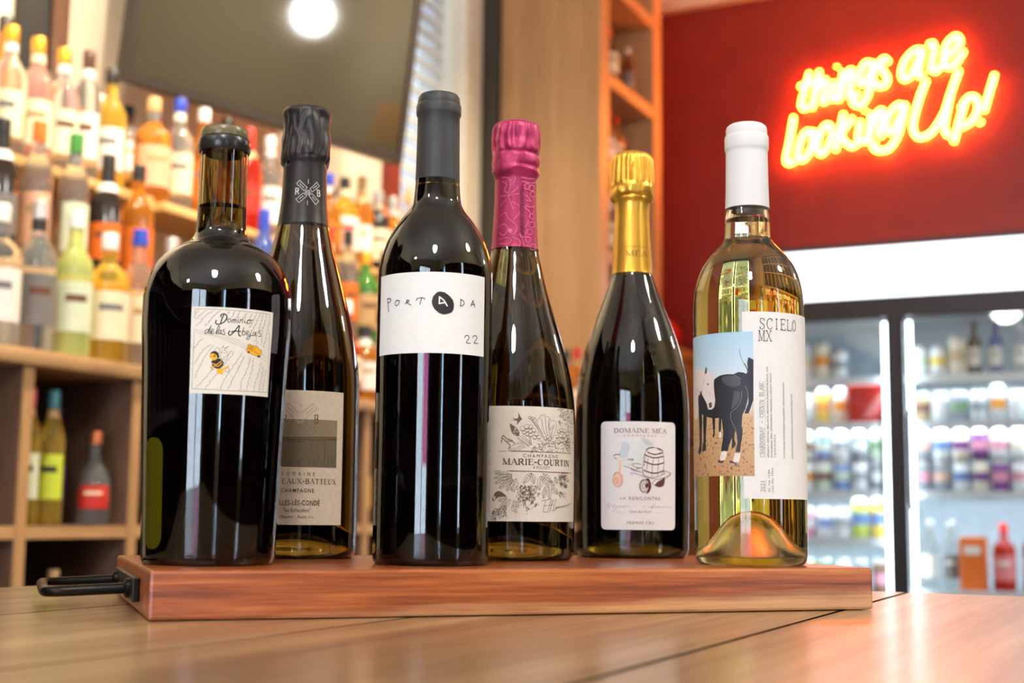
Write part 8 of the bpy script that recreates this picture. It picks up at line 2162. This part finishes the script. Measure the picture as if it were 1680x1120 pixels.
class Printer:
    """lays flat print on a surface of revolution; x = arc length, z = height"""
    def __init__(s, R, rref): s.R = R; s.rref = rref; s.sets = {}
    def add(s, objname, inkname, layer, rloc, polys=None, mesh=None):
        s.sets.setdefault((objname, inkname, layer, round(rloc, 4)), []).append((polys, mesh))
    def item(s, it, objname_t='lettering', objname_p='illustration'):
        if it[0] in 'pf':
            pts = [tuple(float(q)/20000 for q in p.split(',')) for p in it[4].split()]
            zm = sum(p[1] for p in pts)/len(pts); rl = s.R(zm); k = rl/s.rref
            if rl > .03: rl, k = s.rref, 1.0
            pts = [(p[0]*k, p[1]) for p in pts]
            if len(pts) > 2 and (it[1] in SOFT or (it[1] == 'k' and it[3] > .3)):
                cl = it[0] == 'f' or pts[0] == pts[-1]
                if cl:
                    q = pts[:-1] if pts[0] == pts[-1] else pts
                    if len(q) < 14 or it[1] in ('hb', 'wh'):
                        ring = [Vector(x) for x in q]; n = len(ring); pts = []
                        for i in range(n):
                            a_, b_, c_, d_ = ring[i-1], ring[i], ring[(i+1) % n], ring[(i+2) % n]
                            for t in (0, .34, .67): pts.append(tuple(b_*(1-t)+c_*t+(b_*2-a_-c_)*.32*t*(1-t)*(1-t)+(c_*2-b_-d_)*.32*t*t*(1-t)))
                        if it[0] == 'p': pts.append(pts[0])
                else: pts = [tuple(x) for x in smooth_path(pts, 4)]
            if it[0] == 'p': s.add(objname_p, it[1], it[2], rl, polys=ribbon(pts, it[3]*1e-3*(1.12 if it[1] in ('g', 'm', 'lg', 'bb') else 1.0)))
            else:
                tri = tessellate_polygon([[Vector((p[0], p[1], 0)) for p in pts]]); s.add(objname_p, it[1], it[2], rl, mesh=(pts, [list(t) for t in tri]))
        else:
            _, ik, font, txt, a, c, base, cap, vert, sp, bold = it
            zm = (a+c)/2e3 if vert else base*1e-3
            rl = s.R(zm); k = rl/s.rref
            if rl > .03: rl, k = s.rref, 1.0
            if vert: L0, L1, bs, cp_ = a*1e-3, c*1e-3, base*1e-3*k, cap*1e-3*k
            else: L0, L1, bs, cp_ = a*1e-3*k, c*1e-3*k, base*1e-3, cap*1e-3
            if font == 'sans':
                vs, fs = font_mesh(txt, sp, bold); x0 = min(v_[0] for v_ in vs); x1 = max(v_[0] for v_ in vs)
                hcap = .729
                vs = [((v_[0]-x0)/(x1-x0)*(L1-L0)+L0, v_[1]/hcap*cp_) for v_ in vs]
            else:
                polys, wd = serif_text(txt, font); vs = []; fs = []
                for pg in polys:
                    n = len(vs); vs += [(p[0]/wd*(L1-L0)+L0, p[1]*cp_) for p in pg]; fs.append([n, n+1, n+2, n+3])
            if vert: vs = [(bs-v_[1], v_[0]) for v_ in vs]
            else: vs = [(v_[0], bs+v_[1]) for v_ in vs]
            s.add(objname_t, ik, 8 if rl > .03 else 24, rl, mesh=(vs, fs))
    def build(s, parents):
        groups = {}
        for (nm, ik, layer, rl), L in s.sets.items(): groups.setdefault(nm, []).append((ik, layer, rl, L))
        for nm, lst in groups.items():
            out = bmesh.new(); mats = []
            for ik, layer, rl, L in lst:
                b = bmesh.new()
                for polys, mesh in L:
                    if polys:
                        for pg in polys: b.faces.new([b.verts.new((p[0], p[1], 0)) for p in pg])
                    if mesh:
                        vs = [b.verts.new((p[0], p[1], 0)) for p in mesh[0]]
                        for f in mesh[1]:
                            try: b.faces.new([vs[i] for i in f])
                            except ValueError: pass
                xs = [v_.co.x for v_ in b.verts]; step = rl*.05
                k = math.floor(min(xs)/step)+1
                while k*step < max(xs):
                    bmesh.ops.bisect_plane(b, geom=b.verts[:]+b.edges[:]+b.faces[:], plane_co=(k*step, 0, 0), plane_no=(1, 0, 0)); k += 1
                if ik not in mats: mats.append(ik)
                mi = mats.index(ik); vm = {}
                for v_ in b.verts:
                    t = v_.co.x/rl; z = v_.co.y; r = s.R(z)+.00026+.000022*layer
                    vm[v_] = out.verts.new((r*math.sin(t), -r*math.cos(t), z))
                for f in b.faces:
                    nf = out.faces.new([vm[q] for q in f.verts]); nf.material_index = mi
                b.free()
            me = bpy.data.meshes.new(nm); out.to_mesh(me); out.free()
            for m_ in mats: me.materials.append(ink(m_))
            ob(nm, me, parent=parents[nm])
def patch(R, a0, a1, z0, z1, off, corner=0.0, rref=.04, top=None):
    """label paper between two angles (degrees) and two heights, following the glass"""
    x0, x1 = math.radians(a0)*rref, math.radians(a1)*rref
    pts = []
    if corner > 0:
        for cx, cz, s0 in ((x1-corner, z0+corner, -90), (x1-corner, z1-corner, 0), (x0+corner, z1-corner, 90), (x0+corner, z0+corner, 180)):
            pts += [(cx+corner*math.cos(math.radians(s0+k*15)), cz+corner*math.sin(math.radians(s0+k*15))) for k in range(7)]
    else: pts = [(x0, z0), (x1, z0), (x1, z1), (x0, z1)]
    b = bmesh.new(); vs = [b.verts.new((p[0], p[1], 0)) for p in pts]; b.faces.new(vs)
    step = rref*.05; k = math.floor(x0/step)+1
    while k*step < x1-1e-7:
        bmesh.ops.bisect_plane(b, geom=b.verts[:]+b.edges[:]+b.faces[:], plane_co=(k*step, 0, 0), plane_no=(1, 0, 0)); k += 1
    k = math.floor(z0/.008)+1
    while k*.008 < z1-1e-7:
        bmesh.ops.bisect_plane(b, geom=b.verts[:]+b.edges[:]+b.faces[:], plane_co=(0, k*.008, 0), plane_no=(0, 1, 0)); k += 1
    for v_ in b.verts:
        t = v_.co.x/rref; z = v_.co.y; r = R(z)+off; v_.co = (r*math.sin(t), -r*math.cos(t), z)
    me = bpy.data.meshes.new('label'); b.to_mesh(me); b.free()
    me.polygons.foreach_set('use_smooth', [True]*len(me.polygons)); return me

# ---------------------------------------------------------------- glass of the six bottles
M_REDGLASS = glass_abs('dark_olive_glass', 1.62, (0.55, 0.48, 0.12), 170)
M_WINE = pm('dark_red_wine', (0.004, 0.0015, 0.0015), 1.0, var=0, spec=0.0)
M_CHAMP = glass_abs('olive_champagne_glass', 1.58, (0.66, 0.56, 0.04), 105)
M_CHAMP2 = glass_abs('dark_green_champagne_glass', 1.58, (0.56, 0.53, 0.12), 170)
M_CLEAR = glass_abs('clear_bottle_glass', 1.50, (1, 1, 1), 0, tint=(0.985, 0.995, 0.985))
M_PUNT = glass_abs('ripple_punt_glass', 1.50, (1, 1, 1), 0, rough=0.28, tint=(0.99, 0.99, 0.96))
M_WHITEWINE = glass_abs('pale_yellow_wine', 0.895, (0.968, 0.84, 0.02), 24)
M_AIR = glass_abs('air_in_neck', 0.667, (1, 1, 1), 0)
BELL = [(.16, .965), (.32, .87), (.46, .68), (.58, .46), (.70, .28), (.83, .14), (.94, .05), (1.0, .0)]
def glass_body(prof, rc, punt_h, punt_r, seg=96, bell=False):
    """closed glass outline with a punt; prof is a smoothed list of (z, r) rising from the heel"""
    p = [(0, punt_h)]
    for k in range(1, 9):
        t = k/8
        if bell: p.append((punt_r*BELL[k-1][0], .0014+(punt_h-.0014)*BELL[k-1][1]))
        else: p.append((punt_r*math.sin(t*math.pi/2), .0014+(punt_h-.0014)*math.cos(t*math.pi/2)))
    p += [(rc-.0012, .0003), (rc, 0)]
    z0, r0 = prof[0]
    for k in range(1, 6):
        t = k/6*math.pi/2; p.append((rc+(r0-rc)*math.sin(t), z0*(1-math.cos(t))))
    p += [(r, z) for z, r in prof]; p.append((0, prof[-1][0]))
    b = bmesh.new(); lathe(b, p, seg); return mesh_of('glass', b)
def inner_body(prof, rc, punt_h, punt_r, wall, ztop, floor=.004, seg=64, zfrom=None, bell=False):
    p = []
    if zfrom is None:
        p.append((0, punt_h+wall))
        for k in range(1, 9):
            t = k/8
            if bell: p.append(((punt_r+.0022)*BELL[k-1][0], floor+(punt_h+wall-floor)*BELL[k-1][1]))
            else: p.append(((punt_r+.002)*math.sin(t*math.pi/2), floor+(punt_h+wall-floor)*math.cos(t*math.pi/2)))
        p.append((rc-.001, floor+.0005)); st = floor+.006
    else: p.append((0, zfrom)); st = zfrom
    zz = [z for z, r in prof if st < z < ztop]
    p += [(interp(prof, z)-wall, z) for z in [st]+zz+[ztop]]; p.append((0, ztop))
    b = bmesh.new(); lathe(b, p, seg); return mesh_of('inner', b)
def bottle(name, ctr, face, label, group=None):
    return empty(name, Vector((ctr[0], ctr[1], BT)), math.radians(face), label, 'wine bottle')
PAPER_W = pm('white_label_paper', srgb(232, 231, 228), 0.6, var=.02, scale=300, bump=.05)
PAPER_C = pm('cream_label_paper', srgb(244, 236, 220), 0.6, var=.03, scale=300, bump=.05)
PAPER_B = pm('beige_label_paper', srgb(226, 208, 184), 0.65, var=.06, scale=400, bump=.08)
PAPER_G = pm('pale_grey_label_paper', srgb(236, 230, 226), 0.55, var=.02, scale=300)
PAPER_D = pm('warm_white_label_paper', srgb(226, 220, 208), 0.6, var=.02, scale=300)
PAPER_BK = pm('grey_back_label', srgb(96, 88, 78), 0.6, var=.03)

# --- squat tapered red wine with the bee label
PD = pchip([(.009, .0408), (.0282, .0415), (.0748, .0431), (.1216, .0448), (.150, .0461), (.1637, .0459), (.1746, .0438), (.1828, .0404), (.1890, .0360), (.1932, .0313), (.1965, .0262), (.1990, .0215), (.2018, .0182), (.2064, .0160), (.2143, .0153), (.2321, .0151), (.2571, .0149), (.2590, .0149)], 5)
R_D = lambda z: interp(PD, z)
e = bottle('wine_bottle', (-.1852, .8350), 12.51, 'squat tapered dark red wine bottle with a bee and truck label')
ob('glass', glass_body(PD, .0385, .022, .028), M_REDGLASS, parent=e)
ob('wine', inner_body(PD, .0385, .022, .028, .0035, .2080), M_WINE, parent=e)
ob('neck_air', inner_body(PD, .0385, .022, .028, .0042, .2560, zfrom=.2240), M_AIR, parent=e)
b = bmesh.new(); lathe(b, [(.0142, .2585), (.0158, .2586), (.0166, .2604), (.0166, .2655), (.0160, .2672), (.0142, .2674)], 64); ob('lip_ring', b, pm('dark_wax_lip', srgb(40, 38, 36), 0.25, var=.1), parent=e)
b = bmesh.new(); lathe(b, [(0, .2600), (.0141, .2600), (.0141, .2676), (.0150, .2680), (.0153, .2700), (.0152, .2722), (.0146, .2738), (.0125, .2746), (0, .2748)], 64); ob('stopper', b, pm('olive_wax_stopper', srgb(108, 98, 68), 0.28, var=.12, scale=80), parent=e)
lab = ob('front_label', patch(R_D, -19.3, 45.2, .1011, .1527, .00015, rref=.0448), PAPER_D, parent=e)
pr_ = Printer(R_D, .0448)
for it in PRINT['dominio']: pr_.item(it, objname_p='lettering' if it[1] == 'k' and it[3] in (.62, .36, .6) else 'illustration')
pr_.build({'illustration': lab, 'lettering': lab})
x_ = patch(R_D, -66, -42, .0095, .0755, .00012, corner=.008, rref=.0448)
o = ob('back_label', x_, pm('olive_back_label', srgb(66, 63, 8), 0.12, var=.03), parent=e); o['label'] = 'olive strip of the back label showing at the glass edge'  # back label coloured olive, laid on the outer surface

# --- tall bordeaux with PORTADA label
PP = pchip([(.007, .0373), (.0963, .0374), (.1281, .0377), (.180, .0377), (.1890, .0375), (.1967, .0362), (.2073, .0330), (.2163, .0285), (.2241, .0232), (.2303, .0184), (.2357, .0159), (.2418, .0152), (.2514, .0145), (.262, .0141), (.304, .0135)], 5)
R_P = lambda z: interp(PP, z)
e = bottle('wine_bottle', (-.0506, .8691), 3.33, 'tallest bottle in the middle with black capsule and PORTADA label')
ob('glass', glass_body(PP, .0345, .028, .026), M_REDGLASS, parent=e)
ob('wine', inner_body(PP, .0345, .028, .026, .0032, .2465), M_WINE, parent=e)
M_BLKFOIL = pm('matte_black_capsule', srgb(52, 52, 54), 0.5, var=.08, scale=90, bump=.08)
b = bmesh.new(); lathe(b, [(.0142, .2505), (.0147, .2504), (.0144, .262), (.0141, .285), (.01405, .2938), (.0148, .2952), (.0150, .2965), (.0150, .3008), (.0147, .3022), (.0142, .3026), (.0142, .3040), (.0138, .3072), (.0126, .3090), (.009, .3098), (0, .3100)], 96); ob('capsule', b, M_BLKFOIL, parent=e)
lab = ob('front_label', patch(R_P, -68, 56, .1316, .1830, .00015, rref=.0377), PAPER_W, parent=e)
pr_ = Printer(R_P, .0377)
for it in PRINT['portada']: pr_.item(it, objname_p='lettering')
pr_.build({'lettering': lab})
o = ob('back_label', patch(R_P, -210, -81, .030, .112, .00015, rref=.0377), PAPER_BK, parent=e)
pr_ = Printer(lambda z: R_P(z)+.0002*0+.00002, .0373); pr_.item(('t', 'emb', 'sans', '750 ML', -9.0, 9.5, 7.4, 4.2, 0, 1.1, 0))
INK['emb'] = (30, 28, 26); MATS['ink_emb'] = pm('embossed_glass', (0.02, 0.017, 0.012), 0.05, var=0)
pr_.build({'lettering': e})

# --- champagne shapes
def champ_foil(prof, zt, crinkle, seg=120):
    zs = [prof[0][0]+(zt-prof[0][0])*i/90 for i in range(91)]
    p = [(interp(prof, z), z) for z in zs]
    b = bmesh.new(); lathe(b, [(p[0][0]-.0004, p[0][1])]+p, seg, crinkle)
    return b
def foil_mat(name, col, rough, metal):
    return pm(name, col, rough, metal, var=.05, scale=120)

# --- champagne with black foil and windmill label
PR = pchip([(.007, .0445), (.0281, .0446), (.0847, .0443), (.1155, .0440), (.1332, .0431), (.1466, .0412), (.1689, .0369), (.1869, .0324), (.2095, .0262), (.2277, .0214), (.2414, .0186), (.2643, .0163), (.2827, .0157), (.31, .0150)], 5)
R_R = lambda z: interp(PR, z)
e = bottle('wine_bottle', (-.1543, .9674), 9.06, 'champagne bottle with black foil and beige windmill label behind the bee bottle')
ob('glass', glass_body(PR, .0395, .030, .032), M_CHAMP, parent=e)
FR = pchip([(.2395, .01915), (.2414, .0188), (.2643, .0165), (.2827, .0160), (.2855, .0162), (.2883, .0170), (.2920, .0178), (.2966, .0178), (.3100, .0175), (.3245, .0177), (.3262, .0174), (.3278, .0160), (.3290, .0135), (.3305, .0080), (.3312, .0012)], 6)
def cr_R(t, r, z):
    k = max(0, min(1, (z-.2835)/.004))*max(0, min(1, (.3265-z)/.006))
    n1 = noise.noise(Vector((math.cos(t)*1.7, math.sin(t)*1.7, z*75)))
    n2 = abs(noise.noise(Vector((math.cos(t)*3.2+5, math.sin(t)*3.2, z*60))))
    edge = math.exp(-((z-.287)/.0018)**2)*.0009*math.sin(3*t+1.2)
    return r+k*(n1*.0017-n2*.0020)+edge, z+.0006*math.sin(2*t+.6)*max(0, min(1, (.245-z)/.004))+math.exp(-((z-.287)/.003)**2)*.0016*math.sin(2*t+.8)
ob('foil', champ_foil(FR, .3312, cr_R), foil_mat('black_foil', srgb(44, 40, 40), 0.38, 0.25), parent=e)
foil_o = COL.objects[-1]
lab = ob('front_label', patch(R_R, -39.5, 45.7, .0234, .1156, .00015, rref=.0443), PAPER_B, parent=e)
R_Rf = lambda z: (interp(FR, z) if z > .2395 else R_R(z))
pr_ = Printer(R_Rf, .0443)
for it in PRINT['rb']:
    hi_ = (it[0] == 't' and it[6] > 200) or (it[0] != 't' and float(it[4].split()[0].split(',')[1]) > 4000)
    pr_.item(it, 'foil_emblem' if hi_ else ('illustration' if it[1] == 'br' else 'lettering'), 'foil_emblem' if hi_ else 'illustration')
pr_.build({'lettering': lab, 'illustration': lab, 'foil_emblem': foil_o})

# --- champagne with raspberry foil and flower label
PM_ = pchip([(.007, .0452), (.0123, .0453), (.0518, .0458), (.1052, .0454), (.1232, .0436), (.1412, .0401), (.1616, .0346), (.1821, .0282), (.2004, .0230), (.2142, .0199), (.2280, .0172), (.2419, .0163), (.2699, .0153), (.31, .0146)], 5)
R_M = lambda z: interp(PM_, z)
e = bottle('wine_bottle', (.0014, .9830), -.08, 'champagne bottle with raspberry pink foil and a cream botanical label')
ob('glass', glass_body(PM_, .0402, .030, .032), M_CHAMP, parent=e)
FM = pchip([(.2270, .0178), (.2280, .0176), (.2419, .0167), (.2699, .0156), (.2795, .0156), (.2830, .0168), (.2863, .0181), (.2920, .0179), (.3074, .0177), (.3180, .0176), (.3206, .0171), (.3228, .0158), (.3240, .0135), (.3252, .0080), (.3258, .0012)], 6)
def cr_M(t, r, z):
    k = max(0, min(1, (z-.2830)/.004))*max(0, min(1, (.3245-z)/.004))
    pl_ = abs(math.sin(7*t+2.2*noise.noise(Vector((t, z*40, 2)))))**2
    up = max(0, min(1, (z-.300)/.003))
    n1 = noise.noise(Vector((math.cos(t)*3, math.sin(t)*3, z*140)))
    groove = math.exp(-((z-.2995)/.0011)**2)*.0013*(.5+.5*math.sin(t+.3)) + math.exp(-((z-.2895)/.0013)**2)*.0012*(.5+.5*math.sin(2*t))
    return r+k*(pl_*.0013*up-.0006*up+n1*.0009-groove), z+math.exp(-((z-.285)/.003)**2)*.0012*math.sin(3*t+.5)
ob('foil', champ_foil(FM, .3258, cr_M), foil_mat('raspberry_foil', srgb(176, 50, 96), 0.36, 0.35), parent=e)
foil_o = COL.objects[-1]
lab = ob('front_label', patch(R_M, -19.8, 73.7, .0274, .1075, .00015, rref=.0457), PAPER_C, parent=e)
R_Mf = lambda z: (interp(FM, z) if z > .227 else R_M(z))
pr_ = Printer(R_Mf, .0457)
for it in PRINT['marie']:
    hi_ = (it[0] == 't' and it[4] > 200) or (it[0] != 't' and float(it[4].split()[0].split(',')[1]) > 4000)
    pr_.item(it, 'foil_lettering' if hi_ else 'lettering', 'foil_ornament' if hi_ else 'illustration')
pr_.build({'lettering': lab, 'illustration': lab, 'foil_lettering': foil_o, 'foil_ornament': foil_o})

# --- champagne with gold foil and barrel label
PE = pchip([(.007, .0440), (.03, .0445), (.1025, .0450), (.1200, .0445), (.1365, .0432), (.1561, .0397), (.1767, .0335), (.1980, .0253), (.2153, .0190), (.2253, .0161), (.2503, .0147), (.2754, .0138), (.31, .0134)], 5)
R_E = lambda z: interp(PE, z)
e = bottle('wine_bottle', (.0961, 1.0642), -5.16, 'champagne bottle with gold foil and a barrel cart label')
ob('glass', glass_body(PE, .0392, .030, .032), M_CHAMP2, parent=e)
FE = pchip([(.2243, .0166), (.2253, .0164), (.2503, .0151), (.2754, .0141), (.2815, .0144), (.2850, .0158), (.2895, .0178), (.2925, .0181), (.3007, .0178), (.3130, .0171), (.3190, .0166), (.3214, .0158), (.3232, .0140), (.3245, .0110), (.3255, .0060), (.3258, .0010)], 6)
def cr_E(t, r, z):
    up = max(0, min(1, (z-.2965)/.0025))*max(0, min(1, (.3235-z)/.004))
    lo = max(0, min(1, (z-.282)/.003))*max(0, min(1, (.2965-z)/.002))
    pl_ = abs(math.sin(9*t+1.4*noise.noise(Vector((t*1.3, z*25, 7)))))
    n1 = noise.noise(Vector((math.cos(t)*2.6, math.sin(t)*2.6, z*120)))
    band = math.exp(-((z-.2875)/.0012)**2)*.0014*max(0, math.cos(t))
    return r+up*(pl_*.0011-.0007)+lo*n1*.0014-band, z+math.exp(-((z-.288)/.003)**2)*.002*abs(math.sin(t))*-1
ob('foil', champ_foil(FE, .3258, cr_E), foil_mat('gold_foil', srgb(232, 176, 66), 0.30, 0.75), parent=e)
foil_o = COL.objects[-1]
lab = ob('front_label', patch(R_E, -31.7, 46.9, .0216, .1033, .00015, corner=.0035, rref=.0447), PAPER_G, parent=e)
R_Ef = lambda z: (interp(FE, z) if z > .2243 else R_E(z))
pr_ = Printer(R_Ef, .0447)
for it in PRINT['mea']:
    hi_ = (it[0] == 't' and it[6] > 200)
    pr_.item(it, 'foil_lettering' if hi_ else 'lettering')
pr_.build({'lettering': lab, 'illustration': lab, 'foil_lettering': foil_o})

# --- clear bordeaux with white wine
PS = pchip([(.008, .0381), (.0194, .0383), (.0611, .0385), (.172, .0385), (.1850, .0380), (.1963, .0358), (.2055, .0325), (.2134, .0275), (.2186, .0228), (.2243, .0177), (.2275, .0162), (.2330, .0158), (.2419, .0155), (.2490, .0147), (.262, .0143), (.303, .0138)], 5)
R_S = lambda z: interp(PS, z)
e = bottle('wine_bottle', (.1660, .9324), -10.09, 'clear glass bottle of yellow white wine with a horse photo label')
ob('glass', glass_body(PS, .0345, .034, .0300, bell=True), M_CLEAR, parent=e); gm_ = COL.objects[-1].data; gm_.materials.append(M_PUNT)
for p_ in gm_.polygons:
    if math.hypot(p_.center.x, p_.center.y) < .0315 and p_.center.z < .036: p_.material_index = 1
ob('wine', inner_body(PS, .0345, .034, .0300, .0028, .2405, floor=.0055, bell=True), M_WHITEWINE, parent=e)
ob('neck_air', inner_body(PS, .0345, .033, .0295, .0030, .2468, zfrom=.2409), M_AIR, parent=e)
b = bmesh.new(); lathe(b, [(0, .2474), (.0102, .2474), (.0112, .2482), (.0112, .2995), (0, .2995)], 40); ob('cork', b, pm('grey_cork', srgb(120, 112, 98), 0.7, var=.2, scale=150), parent=e)
b = bmesh.new(); lathe(b, [(.0148, .2487), (.0155, .2486), (.0151, .262), (.01475, .2885), (.01475, .2900), (.0153, .2912), (.0156, .2925), (.0156, .3000), (.0153, .3014), (.0146, .3020), (.0146, .3034), (.0145, .3066), (.0140, .3083), (.0122, .3098), (.009, .3104), (0, .3106)], 96); ob('capsule', b, pm('white_capsule', srgb(226, 226, 226), 0.42, var=.02), parent=e)
lab = ob('front_label', patch(R_S, -6.5, 118, .0443, .1697, .00015, rref=.0385), PAPER_W, parent=e)
def photo_mat():
    m, N, Lk, b = _new('printed_horse_photo')
    b.inputs['Roughness'].default_value = .5
    tc = N.new('ShaderNodeTexCoord'); sx = N.new('ShaderNodeSeparateXYZ'); Lk.new(tc.outputs['Generated'], sx.inputs[0])
    r = N.new('ShaderNodeValToRGB'); el = r.color_ramp.elements
    el[0].position = 0; el[0].color = (*srgb(190, 146, 104), 1); el[1].position = 1; el[1].color = (*srgb(168, 206, 228), 1)
    for p_, c_ in ((.40, (206, 168, 122)), (.45, (216, 192, 172)), (.50, (214, 206, 208)), (.60, (214, 222, 230)), (.8, (190, 216, 232))): q = el.new(p_); q.color = (*srgb(*c_), 1)
    Lk.new(sx.outputs['Z'], r.inputs['Fac'])
    n = N.new('ShaderNodeTexNoise'); n.inputs['Scale'].default_value = 620; n.inputs['Detail'].default_value = 3; Lk.new(tc.outputs['Object'], n.inputs['Vector'])
    gt = N.new('ShaderNodeMapRange'); gt.inputs['From Min'].default_value = .56; gt.inputs['From Max'].default_value = .66; Lk.new(n.outputs['Fac'], gt.inputs['Value'])
    lo = N.new('ShaderNodeMapRange'); lo.inputs['From Min'].default_value = .42; lo.inputs['From Max'].default_value = .34; Lk.new(sx.outputs['Z'], lo.inputs['Value'])
    mu = N.new('ShaderNodeMath'); mu.operation = 'MULTIPLY'; Lk.new(gt.outputs[0], mu.inputs[0]); Lk.new(lo.outputs[0], mu.inputs[1])
    mx = N.new('ShaderNodeMix'); mx.data_type = 'RGBA'; Lk.new(mu.outputs[0], mx.inputs['Factor']); Lk.new(r.outputs['Color'], mx.inputs['A']); mx.inputs['B'].default_value = (*srgb(120, 84, 60), 1)
    Lk.new(mx.outputs['Result'], b.inputs['Base Color']); return m
pic = ob('photo_label', patch(R_S, -104, 4.2, .0592, .1560, .00022, rref=.0385), photo_mat(), parent=e)
pr_ = Printer(R_S, .0385)
for it in PRINT['scielo']: pr_.item(it, 'lettering', 'illustration' if it[1] not in ('st',) else 'lettering')
pr_.build({'lettering': lab, 'illustration': pic})
